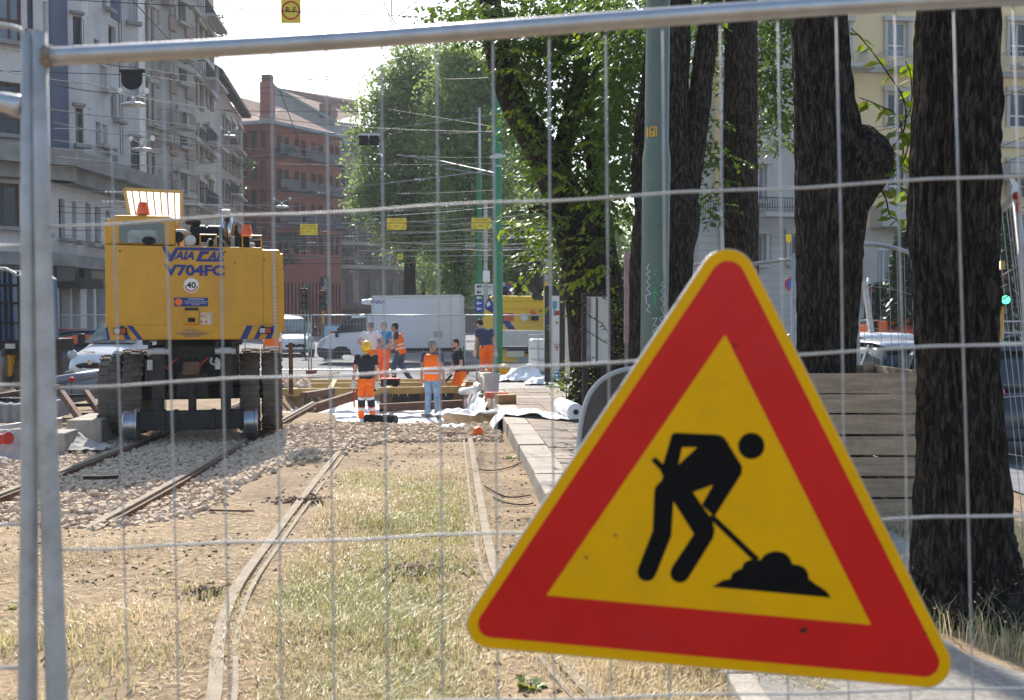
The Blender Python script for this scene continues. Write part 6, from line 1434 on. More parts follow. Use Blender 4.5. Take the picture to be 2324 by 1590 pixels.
# 2 white shirt, hands on hips, back to us
person('man in white T-shirt and orange trousers with hands on hips, back to camera', at(842, 28.6, -.33), R(8), pose(ell=V(-.36, -.1, 1.2), wrl=V(-.19, .02, 1.03), hal=V(-.12, .08, 1.0), elr=V(.36, -.1, 1.2), wrr=V(.19, .02, 1.03), har=V(.12, .08, 1.0), face=V(-.3, 1, -.15)), m_tee, m_hv, m_hgrey, knee=True)
# 3 blue shirt
person('grey haired man in blue T-shirt facing the man in white', at(872, 29.2, -.33), R(150), pose(elr=V(.25, .05, 1.16), wrr=V(.1, .26, 1.12), har=V(.02, .3, 1.12), ell=V(-.25, .02, 1.14), wrl=V(-.16, .22, 1.02), hal=V(-.1, .28, 1.0), face=V(.1, 1, -.3)), m_bluet, m_hv, m_hgrey)
# 4 orange vest, stepping left
person('man in orange vest and dark jeans striding left behind the toolbox', at(908, 28.2, -.33), R(82), pose(pel=V(0, -.02, .95), che=V(0, .05, 1.28), nck=V(0, .1, 1.48), hd=V(0, .16, 1.61), shl=V(-.18, .06, 1.42), shr=V(.18, .06, 1.42), ell=V(-.22, .06, 1.14), wrl=V(-.16, .28, 1.06), hal=V(-.12, .36, 1.04), elr=V(.22, .04, 1.13), wrr=V(.2, .26, .98), har=V(.18, .34, .95), hpl=V(-.09, 0, .9), knl=V(-.09, .17, .52), anl=V(-.09, .14, .09), tol=V(-.09, .31, .06), knr=V(.09, -.02, .5), anr=V(.09, -.3, .12), tor=V(.09, -.14, .06)), m_nav2, m_jean2, m_hdark, m_skin2, vest=True)
# 5 vest and pale jeans, back to us
person('grey haired man in orange vest and pale jeans, back to camera in the pit', at(981, 22.3, -.70), R(-14), pose(face=V(.75, 1, -.1), ell=V(-.24, -.02, 1.13), wrl=V(-.26, .02, .87), hal=V(-.26, .04, .77), elr=V(.25, -.02, 1.13), wrr=V(.26, .04, .87), har=V(.26, .07, .77), anl=V(-.13, .04, .09), anr=V(.14, -.04, .09)), m_nav2, m_jean, m_hgrey, m_skin2, vest=True)
# 6 crouching to the left with tool
person('bearded man in black shirt bent over a tool at the right of the pit', at(1041, 24.2, -.62), R(118), pose(pel=V(0, -.05, .86), che=V(0, .02, 1.2), nck=V(0, .06, 1.4), hd=V(0, .1, 1.54), shl=V(-.185, .03, 1.33), shr=V(.185, .03, 1.33), ell=V(-.22, .04, 1.04), wrl=V(-.1, .24, .88), hal=V(-.05, .3, .84), elr=V(.23, .02, 1.03), wrr=V(.14, .2, .84), har=V(.1, .26, .8), hpl=V(-.09, -.04, .8), hpr=V(.09, -.04, .8), knl=V(-.1, .12, .46), knr=V(.1, .1, .46), face=V(-.2, 1, -.1)), m_navy, m_hv, gloves=True, beard=True)
# 7 bending man by the green pole
person('stooping man in dark blue T-shirt and orange trousers by the green pole', at(1104, 26.4, -.17), R(22), pose(pel=V(0, -.04, .95), che=V(-.02, .07, 1.26), nck=V(-.05, .17, 1.44), hd=V(-.1, .24, 1.55), shl=V(-.2, .1, 1.38), shr=V(.17, .1, 1.38), ell=V(-.25, .1, 1.08), wrl=V(-.27, .14, .83), hal=V(-.27, .17, .73), elr=V(.25, .06, 1.08), wrr=V(.28, .05, .83), har=V(.29, .05, .73), face=V(-.35, 1, -.9)), m_nav2, m_hv, m_hdark, gloves=True)
t = thing('hard_hat', 'yellow hard hat hanging from the stooping man\'s right hand', 'helmet', W(1144, 838, 26.3), rot=(R(70), R(20), 0)); MB().lathe([(.13, 0), (.125, .03), (.11, .08), (.07, .125), (.02, .14), (.001, .14)], (0, 0, 0), 'z', 24).build('shell', m_helm, t, smooth=True); MB().lathe([(.125, -.004), (.16, -.008), (.16, .0), (.125, .004)], (0, .012, 0), 'z', 24).build('brim', m_helm, t, smooth=True)
# 8 worker half hidden behind the machine
person('worker in orange vest mostly hidden behind the yellow machine', at(618, 26.0, -.33), R(170), pose(), m_tee, m_hv, m_hdark, vest=True)
# ------------------------------------------------------------------ the pit and what lies in it
def pit_floor(a, c): x = -4.6 + 3.75 * a; y = 17.6 + 9.2 * c; return (x + SL * (y - 15), y, -.715 + .02 * math.sin(a * 7))
cloth(pit_floor, 70, 60, 'membrane_sheet', 'white membrane spread over the pit floor under the workers', wr=.09, sc=1.6)
def pit_side(a, c): y = 15.9 + 8.5 * a; x = kx(y) - .06 - .42 * (1 - c) - .12 * noise.noise(Vector((y * 1.7, 0, 4))); return (x, y, -.66 + (.60 + .25 * noise.noise(Vector((y * 1.3, 1, 0)))) * c ** 1.6)
cloth(pit_side, 70, 20, 'membrane_edge', 'rumpled white membrane climbing the earth bank below the platform', wr=.16, sc=3)
def pit_edge(a, c): x = -3.3 + 2.9 * a; y = 15.2 + 1.5 * c; return (x, y, .06 - .72 * smooth(.1, .8, c))
cloth(lambda a, c: (-1.15 + 1.0 * a + .1 * c, 14.9 + 1.1 * c, .1 - .3 * smooth(.35, 1, c)), 30, 26, 'crumpled_sheet', 'crumpled white sheet lying on the stones near the right rail end', wr=.14, sc=4)
cloth(lambda a, c: (-.95 + .3 * a, 13.3 + .3 * c, .1), 14, 14, 'paper_scrap', 'small scrap of white paper on the ballast by the rail', wr=.09, sc=9, cat='litter')
cloth(lambda a, c: (-5.2 + 2.4 * a, 20.3 + 4 * c, -.66), 26, 26, 'membrane_sheet', 'white membrane showing to the right of the yellow machine', wr=.12, sc=2.4, seed=5)
b = MB(); p = W(1078, 988, 13.2); b.prism([(0, 0), (.12, .0), (.13, .06), (.07, .11), (.01, .08)], Matrix.Translation(p) @ Matrix.Rotation(.5, 4, 'Z'), .09); tag(b.build('orange_cap', m_orange, bevel=.01), 'small orange plastic cap on the stones at the end of the rail', 'cap')
# earth bank below the kerb
def bank(a, c): y = 14.9 + 9 * a; return (kx(y) + .05 - .3 * (1 - c) + .06 * noise.noise(Vector((y * 3, c * 3, 0))), y, -.72 + .86 * c + .05 * noise.noise(Vector((y * 4, c * 5, 7))))
eb = MB().grid(bank, 70, 14).build('earth_bank', m_clod, smooth=True); eb['kind'] = 'structure'
# formwork frame
t = thing('formwork_frame', 'yellow timber formwork frame over steel beams behind the workers in the pit', 'formwork', W(930, 925, 23.6), world=True)
def pb(u0, v0, u1, v1, Y0, Y1, w_, h_, name, mat, tt=None, bev=.006): return MB().bar(W(u0, v0, Y0), W(u1, v1, Y1), w_, h_).build(name, mat, tt or t, bevel=bev)
pb(640, 891, 1082, 884, 23.4, 23.4, .12, .16, 'beam', m_sand); pb(640, 876, 1075, 872, 25.2, 25.2, .12, .12, 'beam', m_sand); pb(640, 866, 1060, 863, 26.2, 26.2, .1, .08, 'beam', m_sand)
for u in (668, 748, 878, 958, 1045): pb(u, 889, u + 12, 866, 23.5, 26, .12, .1, 'cross_beam', m_sand)
pb(862, 926, 1052, 917, 22.9, 22.9, .2, .18, 'steel_beam', m_rust); pb(868, 903, 1040, 900, 24.2, 24.2, .26, .26, 'steel_beam', m_dark)
for u in (876, 965, 1040): MB().bb(*(lambda p: (p.x - .12, p.x + .12, 23.2, 23.5, -.6, p.z))(W(u, 895, 23.3))).build('steel_bracket', m_rust, t)
for u in (870, 1000, 1030): MB().bb(*(lambda p: (p.x - .08, p.x + .08, 22.8, 22.95, -.72, p.z))(W(u, 928, 22.85))).build('timber_prop', m_wood, t)
for u in (890, 905, 925, 990, 1012, 1062): MB().tube([W(u, 876, 23.6), W(u, 900, 23.6)], .012, 6).build('threaded_rod', m_galv, t)
t = thing('steel_girder', 'dark rusty girder lying aslant on the white membrane left of the hard hat', 'girder', W(755, 922, 21.8), world=True); pb(705, 930, 806, 898, 21.4, 22.6, .14, .2, 'girder', m_rust)
t = thing('reinforcement_rack', 'dark rack of hanging steel bars on the left of the pit', 'rack', W(735, 930, 22.8), world=True); pb(690, 898, 765, 886, 22.4, 23.6, .2, .14, 'bearer', m_rust)
for k in range(18): u = 694 + k * 4; MB().tube([W(u, 894 - k * .6, 22.4 + k * .07), W(u - 3, 918 - k * .6, 22.3 + k * .07)], .016, 6).build('steel_bar', m_dark, t)
t = thing('survey_rod', 'thin red levelling rod standing left of the hard hat worker', 'rod', W(803, 925, 22.4), world=True); MB().tube([W(804, 926, 22.4), W(802, 826, 22.4)], .018, 8).build('rod', m_red, t); MB().tube([W(803, 829, 22.4), W(802, 824, 22.4)], .022, 8).build('cap', m_dark, t)
t = thing('tool_box', 'open red and black tool box on the yellow formwork', 'toolbox', W(886, 880, 24.6)); MB().bb(-.22, .22, -.12, .12, 0, .2).build('case', m_blk, t, bevel=.02); MB().bb(-.23, .23, -.13, .13, .2, .235).build('tray', m_red, t, bevel=.01); MB().tube([(-.12, 0, .23), (-.1, 0, .3), (.1, 0, .3), (.12, 0, .23)], .012, 8).build('handle', m_red, t)
t = thing('corrugated_pipe', 'short black corrugated pipe lying in front of the hard hat worker', 'pipe', W(866, 966, 20.7), R(-22))
for k, (x0, x1, rr_) in enumerate(((-.38, -.02, .105), (.02, .34, .115))):
    prof = []
    for i in range(19): x = x0 + (x1 - x0) * i / 18; prof.append((rr_ * (1 if i % 2 else .9), x))
    b = MB(); b.lathe([(rr_ * .7, x0)] + prof + [(rr_ * .7, x1)], (0, 0, .115), 'x', 22); b.build('pipe_length', m_blk, t, smooth=True, auto=30); MB().lathe([(.001, x0 - .002), (rr_ * .68, x0 - .002), (rr_ * .68, x0 + .01)], (0, 0, .115), 'x', 18).build('bore', m_dark, t)
t = thing('white_pipe', 'white plastic tube end beside the kneeling worker', 'pipe', W(1066, 892, 22.6), world=True); MB().tube([W(1048, 889, 22.8), W(1086, 886, 22.0)], .085, 16).build('tube', m_white, t, smooth=True)
for k, (u, v0, v1) in enumerate(((1082, 835, 872), (1092, 840, 872), (1104, 842, 868))):
    t = thing('steel_prop', ('leftmost', 'middle', 'rightmost')[k] + ' of three thin steel props by the stooping man', 'prop', W(u, v1, 25.6), world=True, group='steel props by the pit'); MB().tube([W(u, v1 + 8, 25.6), W(u, v0, 25.6)], .025, 8).build('tube', m_galv, t); MB().bar(W(u - 5, v0, 25.6), W(u + 5, v0, 25.6), .03).build('head', m_galv, t)
t = thing('hand_drill', 'small machine tool held by the bearded worker', 'tool', W(1016, 860, 24.0), world=True); MB().tube([W(1010, 868, 24), W(1026, 850, 24)], .03, 8).build('body', m_dark, t); MB().tube([W(1006, 874, 24), W(1012, 866, 24)], .012, 6).build('bit', m_galv, t)
# loose timbers and site clutter on the far bank
t = thing('trestle', 'low steel trestle behind the wrapped heap', 'trestle', W(1175, 846, 27.5), world=True)
pb(1140, 838, 1205, 836, 27.5, 27.5, .08, .08, 'beam', m_galv)
for u in (1146, 1178, 1200): MB().bar(W(u, 838, 27.5), W(u, 862, 27.5), .05).build('leg', m_galv if u != 1178 else m_red, t)
for k, (u0, v0, u1, v1, Y, lab) in enumerate(((660, 862, 770, 848, 27.8, 'long pale timber on the far edge of the pit, nearest the machine'), (690, 872, 800, 868, 26.9, 'pale timber lying level beside the formwork'), (1055, 842, 1100, 838, 29.2, 'rusty rail stub right of the bearded worker'), (1150, 868, 1215, 860, 28.3, 'dark rail length behind the wrapped heap'))):
    o = MB().bar(W(u0, v0, Y), W(u1, v1, Y), .09, .09).build('loose_timber' if k < 2 else 'loose_rail', m_sand if k < 2 else m_rust, bevel=.006); tag(o, lab, 'timber' if k < 2 else 'rail')
rk = random.Random(9); b = MB()
for _ in range(700): p = W(rk.uniform(655, 1090), 880, rk.uniform(27.4, 29.2)); put_stone(b, p.x, p.y, -.34 + rk.uniform(0, .05), rk.uniform(.03, .1), PLO)
for _ in range(500): p = W(rk.uniform(650, 700), 880, rk.uniform(24, 28)); put_stone(b, p.x, p.y, -.3 + rk.uniform(0, .2), rk.uniform(.03, .12), PLO)
tag(b.build('rubble', m_stone), 'broken rubble along the far edge of the pit', 'rubble', kind='stuff')

# ------------------------------------------------------------------ left side: sleepers, pipes, ramp
m_sleep = M('sleeper_concrete', (.33, .36, .39), .85, var=.1, sc=5)
t = thing('sleeper_stack', 'row of blue grey concrete sleepers carrying a rusty rail at the left edge', 'sleepers', W(10, 965, 15.0), world=True)
for k in range(7):
    p = W(-70 + k * 22, 965, 15.0 + k * .18); MB().box(p + Vector((0, .7, .18)), (.2, 1.5, .3), rz=.05).build('sleeper', m_sleep, t, bevel=.02)
    MB().box(p + Vector((0, .2, .37)), (.12, .1, .08)).build('rail_clip', m_dark, t)
MB().bar(W(-90, 918, 15.2), W(150, 880, 17.6), .09, .15).build('rail', m_rust, t)
t = thing('flexible_duct', 'thin ribbed duct in front of the concrete sleepers', 'duct', W(10, 985, 14.2), world=True); MB().tube(spline([W(-80, 988, 14.3), W(10, 972, 14.4), W(60, 964, 14.6), W(140, 955, 15)], 30), .05, 10).build('duct', m_galvw, t, smooth=True)
o = MB().box(W(60, 1010, 12.9) + Vector((-.3, 0, .02)), (1.7, .5, .3), rz=.1).build('concrete_slab', m_conc, bevel=.015); tag(o, 'long pale concrete slab at the left edge below the sleepers', 'slab')
o = MB().box(W(188, 985, 13.7) + Vector((0, .4, .02)), (.46, 1.0, .36), rz=.12).build('concrete_block', m_kerb, bevel=.02); tag(o, 'brown concrete block between the fence post and the machine wheels', 'block')
cloth(lambda a, c: (W(-40 + 90 * a, 1020, 12.3).x, 12.1 + .5 * c, -.17 + .3 * smooth(.3, .9, c)), 24, 20, 'grey_tarpaulin', 'dirty grey tarpaulin hanging over the slab at the left edge', M('dirty_tarp', (.42, .39, .35), .85, var=.2, sc=3, spot=.5, spotsc=4, spotcol=(.25, .2, .15)), wr=.07, sc=6)
cloth(lambda a, c: (W(150 + 90 * a, 990, 12.9).x, 12.75 + .5 * c, -.13 + .16 * (1 - a) ** 2 * c), 24, 16, 'grey_felt', 'grey felt strip lying on the stones left of the rail wheel', M('grey_felt', (.42, .39, .36), .9, var=.15, sc=6), wr=.05, sc=6)
t = thing('red_sleeve', 'red plastic pipe sleeve at the left edge', 'pipe', W(5, 1000, 12.2), world=True); MB().tube([W(-40, 1000, 12.2), W(14, 996, 12.1)], [.075, .06], 16).build('sleeve', m_red, t, smooth=True); MB().tube([W(14, 996, 12.1), W(20, 995, 12.08)], [.075, .075], 16).build('collar', m_red, t)
m_pvc = M('grey_pvc', (.16, .20, .25), .45, var=.08, sc=3)
for k, (v, dy, lab) in enumerate(((852, 0, 'topmost'), (868, .0, 'second'), (884, -.1, 'third'), (898, .1, 'lowest'))):
    o = MB().tube(spline([W(120, v + 14, 17.6 + dy), W(180, v + 4, 17.7 + dy), W(236, v - 4, 18.4 + dy), W(330, v - 6, 19.5)], 20), .085, 16).build('grey_pipe', m_pvc, smooth=True); tag(o, lab + ' of the grey plastic pipes stacked in front of the white van', 'pipe', 'stack of grey pipes')
t = thing('loading_ramp', 'dark steel loading ramp leaning by the left wheels of the machine', 'ramp', W(200, 985, 15.0), world=True)
for du in (0, 55): pb(140 + du, 893, 205 + du, 985, 15.6, 14.4, .07, .12, 'stringer', m_rust, t)
for k in range(5): f_ = k / 4; pb(143 + 62 * f_, 900 + 82 * f_, 200 + 62 * f_, 898 + 84 * f_, 15.5 - 1.1 * f_, 15.5 - 1.1 * f_, .05, .05, 'rung', m_dark, t)
t = thing('red_cap_pin', 'thin marker pin with a red cap in front of the grey pipes', 'marker', W(162, 905, 15.8), world=True); MB().tube([W(163, 905, 15.8), W(162, 864, 15.8)], .012, 6).build('pin', m_rust, t); MB().ell(W(162, 862, 15.8), (.05, .05, .045), 10, 8).build('cap', m_red, t)
o = MB().tube(spline([W(190, 1089, 9.8) + Vector((0, 0, .02)), W(230, 1091, 9.8) + Vector((0, 0, .03)), W(268, 1087, 9.8) + Vector((0, 0, .02))], 12), .022, 8).build('rubber_offcut', m_blk); tag(o, 'black rubber offcut lying on the stones between the rails', 'offcut')
o = MB().tube([G(475, 1158, .05), G(530, 1160, .05), G(576, 1160, .06)], .008, 6).build('thin_bar', m_rust); tag(o, 'thin dark steel bar lying on the soil left of the near rail', 'bar')
for k, (pts, lab) in enumerate((([(1085, 1066), (1120, 1068), (1160, 1060), (1182, 1050)], 'thin dark rod standing in for a shadow line, closest to the kerb stones'), ([(1120, 1130), (1150, 1142), (1190, 1146), (1210, 1142)], 'dry twig lying on the soil nearer the camera'), ([(1100, 1104), (1150, 1128), (1205, 1124)], 'thin pale root on the soil between the shadow line and the twig'))):
    o = MB().tube(spline([G(u, v, .045) for u, v in pts], 14), .006, 6).build('twig_and_shadow_line', m_bark2); tag(o, lab, 'twig')  # the first rod stands in for a thin shadow line on the soil
# weeds
for k, (u, v, lab) in enumerate(((1205, 1560, 'low dark green weed between rail and sign'), (1160, 1040, 'small green weed near the kerb'), (20, 1385, 'green weed at the left edge of the picture'))):
    g0 = G(u, v, .03); t = thing('weed', lab, 'plant', g0, world=True); b = MB()
    for _ in range(14): a = rt.uniform(0, 6.3); leaf3(b, g0 + Vector((math.cos(a), math.sin(a), 0)) * .01, Vector((math.cos(a), math.sin(a), rt.uniform(.1, .6))).normalized(), Vector((0, 0, 1)), rt.uniform(.04, .09))
    b.build('foliage', m_leafy, t, kind='stuff'); MB().tube([g0 - Vector((0, 0, .02)), g0 + Vector((0, 0, .02))], .005, 6).build('stem', m_leafy, t)
# ------------------------------------------------------------------ vehicles
def wheel(parent, c, rad, w, hub=m_galv, ax='x'):
    h = w / 2; b = MB(); b.lathe([(rad * .62, -h), (rad * .9, -h), (rad, -h * .7), (rad, h * .7), (rad * .9, h), (rad * .62, h)], (0, 0, 0), ax, 28); o = b.build('wheel', m_rub, parent, smooth=True, auto=40); o.location = c
    b = MB(); b.lathe([(.02, -h * .6), (rad * .3, -h * .7), (rad * .55, -h * .5), (rad * .62, -h * .9), (rad * .62, h * .9), (rad * .55, h * .5), (rad * .3, h * .7), (.02, h * .6)], (0, 0, 0), ax, 24); b.build('rim', hub, o, smooth=True, auto=40); return o
def prism_px(pts, Y, d, name, mat, t, bevel=.02):
    """side view outline in pixels at depth Y, extruded away from the viewer"""
    q = [W(u, v, Y) for u, v in pts]; n = len(q); b = MB(); b.add(q + [p + Vector((0, d, 0)) for p in q], [tuple(range(n)), tuple(reversed(range(n, 2 * n)))] + [(i + n, (i + 1) % n + n, (i + 1) % n, i) for i in range(n)]); 
    o = b.build(name, mat, t, bevel=bevel); bm = bmesh.new(); bm.from_mesh(o.data); bmesh.ops.recalc_face_normals(bm, faces=bm.faces); bm.to_mesh(o.data); bm.free(); return o
m_wv = M('van_white', (.72, .73, .74), .3, var=.02, sc=1, coat=.5, spot=.12, spotsc=1, spotcol=(.5, .48, .44)); m_boxw = M('box_body_white', (.66, .67, .69), .45, var=.03, sc=.7, spot=.3, spotsc=.6, spotcol=(.5, .5, .5), streak=5); m_bump = M('grey_bumper', (.06, .065, .075), .6)
# white box truck
Y = 40.0
t = thing('box_truck', 'white box truck parked side on behind the workers', 'truck', W(885, 827, Y).xy.to_3d() + Vector((0, 0, -.335)), world=True)
prism_px([(720, 800), (719, 786), (724, 774), (736, 766), (757, 757), (776, 737), (796, 720), (806, 715), (838, 713), (845, 716), (845, 806), (810, 808)], Y, 1.9, 'cab', m_wv, t, .06)
prism_px([(766, 757), (779, 741), (798, 723), (834, 721), (835, 752), (812, 754)], Y - .012, .02, 'side_window', m_glass, t, 0); prism_px([(757, 755), (795, 719), (799, 720), (765, 757)], Y - .02, 1.8, 'windscreen', m_glass, t, 0)
prism_px([(719, 802), (718, 789), (760, 793), (762, 812), (724, 812)], Y - .03, 1.95, 'bumper', m_bump, t, .04); prism_px([(722, 788), (726, 775), (739, 768), (736, 780), (728, 789)], Y - .04, .2, 'headlamp', m_lens, t, .01); prism_px([(760, 752), (766, 751), (767, 766), (761, 767)], Y - .25, .15, 'wing_mirror', m_blk, t, .02)
prism_px([(810, 757), (845, 757), (845, 758), (810, 758)], Y - .005, .01, 'door_seam', m_bump, t, 0)
prism_px([(844, 674), (1048, 671), (1048, 790), (844, 792)], Y - .1, 2.15, 'box_body', m_boxw, t, .02)
for u in (845, 1046): prism_px([(u - 2, 673), (u + 2, 673), (u + 2, 791), (u - 2, 791)], Y - .125, .03, 'box_edge_trim', m_galv, t, 0)
prism_px([(844, 671.5), (1048, 669), (1048, 674), (844, 676)], Y - .13, .04, 'box_top_trim', m_galv, t, 0); prism_px([(1022, 674), (1024, 674), (1024, 789), (1022, 789)], Y - .12, .02, 'door_post', m_galv, t, 0)
prism_px([(862, 802), (1048, 799), (1048, 789), (862, 791)], Y + .1, 1.6, 'chassis', m_dark, t, 0); prism_px([(820, 681), (843, 679), (843, 693), (820, 690)], Y + .2, 1.4, 'cooling_unit', m_wv, t, .03)
prism_px([(985, 752), (1004, 752), (1004, 766), (985, 766)], Y - .12, .02, 'service_hatch', M('hatch_grey', (.4, .37, .36), .6), t, 0)
text('FNAX', m_blue, t, W(857, 686, Y - .13) - WORLD_LOC[t.name], .22)
for u in (775, 1002):
    for dy in (.12, 1.75): p = W(u, 810, Y); o = MB(); wheel(t, Vector((p.x, Y + dy - .1, -.335 + .36)) - WORLD_LOC[t.name], .36, .24, m_galvw, 'y')
prism_px([(752, 806), (756, 794), (766, 787), (784, 787), (794, 794), (798, 806)], Y - .02, .3, 'wheel_arch', m_dark, t, 0)
# yellow van behind the green pole and the dropside truck in front of it
Y = 37.5
t = thing('yellow_van', 'yellow service van with blue stripe behind the green pole', 'van', W(1180, 825, Y).xy.to_3d() + Vector((0, 0, -.335)), world=True); m_yv = M('van_yellow', (.80, .47, .015), .35, var=.03, sc=1, coat=.4)
prism_px([(1094, 748), (1096, 725), (1102, 690), (1108, 676), (1118, 671), (1330, 674), (1336, 680), (1336, 810), (1094, 810)], Y, 1.9, 'body', m_yv, t, .08)
prism_px([(1103, 688), (1110, 674), (1120, 690), (1134, 700), (1170, 748), (1154, 748), (1126, 716), (1104, 704), (1100, 696)], Y - .012, .01, 'blue_stripe', m_blue, t, 0); prism_px([(1104, 690), (1110, 684), (1114, 692), (1106, 698)], Y - .02, .01, 'white_emblem', m_white, t, 0)
for v in (684, 701): prism_px([(1130, v), (1330, v + 1), (1330, v + 2), (1130, v + 1)], Y - .015, .01, 'body_crease', M('painted_crease_shade', (.55, .3, .01), .5), t, 0)  # crease shading painted as strips of darker yellow
prism_px([(1143, 711), (1166, 711), (1166, 729), (1143, 729)], Y - .018, .01, 'red_notice', M('faded_red', (.62, .1, .05), .6), t, 0); q = W(1190, 721, Y - .02); MB().lathe([(0, -.001), (.13, -.001), (.13, .002)], q, 'y', 20).build('round_notice', m_white, t)
q = W(1210, 716, Y - .2); MB().lathe([(.1, 0), (.09, .16), (.05, .22), (.001, .22)], q, 'z', 16).build('beacon', m_lamp, t, smooth=True); prism_px([(1205, 716), (1222, 716), (1222, 728), (1205, 728)], Y - .22, .2, 'beacon_bracket', m_dark, t, .02)
for u in (1130, 1300): p = W(u, 800, Y); wheel(t, Vector((p.x, Y + .1, -.335 + .34)) - WORLD_LOC[t.name], .34, .22, m_galvw, 'y'); wheel(t, Vector((p.x, Y + 1.7, -.335 + .34)) - WORLD_LOC[t.name], .34, .22, m_galvw, 'y')
Y = 34.2
t = thing('dropside_truck', 'silver dropside truck bed in front of the yellow van', 'truck', W(1220, 838, Y).xy.to_3d() + Vector((0, 0, -.335)), world=True)
prism_px([(1136, 750), (1340, 751), (1340, 786), (1136, 786)], Y, .06, 'dropside_board', m_galv, t, .01)
for v in (759, 768, 777): prism_px([(1136, v), (1340, v + .6), (1340, v + 2), (1136, v + 1.4)], Y - .008, .01, 'board_rib', m_galvw, t, 0)
prism_px([(1136, 787), (1340, 787), (1340, 794), (1136, 794)], Y, 2.0, 'bed', m_bump, t, 0); prism_px([(1150, 795), (1340, 795), (1340, 804), (1150, 804)], Y + .4, 1.1, 'chassis', m_dark, t, 0); prism_px([(1138, 800), (1174, 800), (1174, 822), (1138, 822)], Y + .1, .6, 'locker', m_yv, t, .02); prism_px([(1150, 797), (1190, 797), (1190, 812), (1150, 812)], Y - .01, .1, 'side_locker', m_cream2, t, .02)
for u in (1204, 1310): p = W(u, 812, Y); wheel(t, Vector((p.x, Y + .2, -.335 + .42)) - WORLD_LOC[t.name], .42, .26, m_galvw, 'y'); wheel(t, Vector((p.x, Y + 1.8, -.335 + .42)) - WORLD_LOC[t.name], .42, .26, m_galvw, 'y')

# vans and cars built from cross sections
def loft_body(secs, n=24, pw=.5):
    """secs: (y, z0, z1, half width bottom, half width top)"""
    rings = []
    for y, z0, z1, w0, w1 in secs:
        rg = []
        for i in range(n):
            a = 2 * math.pi * i / n; cx, cz = math.cos(a), math.sin(a); sx = math.copysign(abs(cx) ** pw, cx); sz = math.copysign(abs(cz) ** pw, cz); f = (sz + 1) / 2; rg.append(Vector((sx * (w0 + (w1 - w0) * f), y, z0 + (z1 - z0) * f)))
        rings.append(rg)
    return MB().loft(rings)
def van(label, loc, rz, col, name='panel_van', logo=None, group=None):
    T = thing(name, label, 'van', loc, rz, group)
    loft_body([(0, .28, .62, .6, .55), (.06, .22, .78, .82, .72), (.3, .2, .92, .93, .84), (.75, .2, 1.08, .96, .88), (1.0, .2, 1.22, .97, .87), (1.75, .2, 1.86, .97, .78), (2.1, .2, 1.95, .97, .8), (4.6, .2, 1.95, .97, .82), (4.8, .3, 1.9, .94, .8)]).build('body', col, T, smooth=True, auto=50)
    MB().quad((-.82, .83, 1.17), (.82, .83, 1.17), (.68, 1.66, 1.80), (-.68, 1.66, 1.80)).build('windscreen', M('reflection_tinted_windscreen', (.13, .17, .17), .1, var=.5, sc=1.5, spec=.6), T)  # reflected light is painted in as a paler glass tint
    MB().tube([(-.84, .81, 1.15), (.84, .81, 1.15)], .02, 6).build('wiper_cowl', m_blk, T)
    for s in (-1, 1):
        MB().tube([(.3 * s - .25, .84, 1.18), (.3 * s + .2, .95, 1.27)], .01, 5).build('wiper', m_blk, T)
        MB().ell((.72 * s, .16, .83), (.15, .12, .16), 12, 8, Matrix.Rotation(.5 * s, 3, 'Y')).build('headlamp', m_lens, T, smooth=True); MB().bb(.98 * s, 1.15 * s, .95, 1.1, 1.1, 1.42).build('wing_mirror', m_blk, T, bevel=.03)
        MB().quad((.962 * s, 1.2, 1.2), (.962 * s, 2.0, 1.2), (.88 * s, 2.0, 1.75), (.88 * s, 1.7, 1.75)).build('side_window', m_glass, T)
        for y in (.85, 3.9): wheel(T, (.86 * s, y, .33), .33, .22)
        MB().ell((.62 * s, .02, .4), (.09, .03, .06), 10, 6).build('fog_lamp', m_lens, T)
    MB().ell((0, .0, .53), (.52, .07, .1), 20, 8).build('grille', m_blk, T, smooth=True); MB().lathe([(.001, -.02), (.08, -.02), (.09, 0), (.08, .03)], (0, -.07, .64), 'y', 6).build('badge', m_chrome, T); MB().bb(-.9, .9, -.02, .3, .2, .36).build('bumper', m_bump, T, bevel=.04); MB().bb(-.26, .26, -.05, -.03, .38, .48).build('number_plate', m_white, T)
    if logo: o = text(logo, m_red, T, (-.12, .12, .885), .13, rot=(R(38), 0, 0), shear=.3); MB().bb(-.36, -.0, .15, .16, .915, .93).build('logo_line', m_red, T)
    return T
van('white delivery van facing the camera behind the grey pipes', W(208, 870, 28.0).xy.to_3d() + Vector((0, 0, -.335)), R(-13), m_wv, logo='ATM')
van('white van behind the site fence just right of the yellow machine', W(672, 820, 47).xy.to_3d() + Vector((0, 0, -.335)), R(20), m_wv)
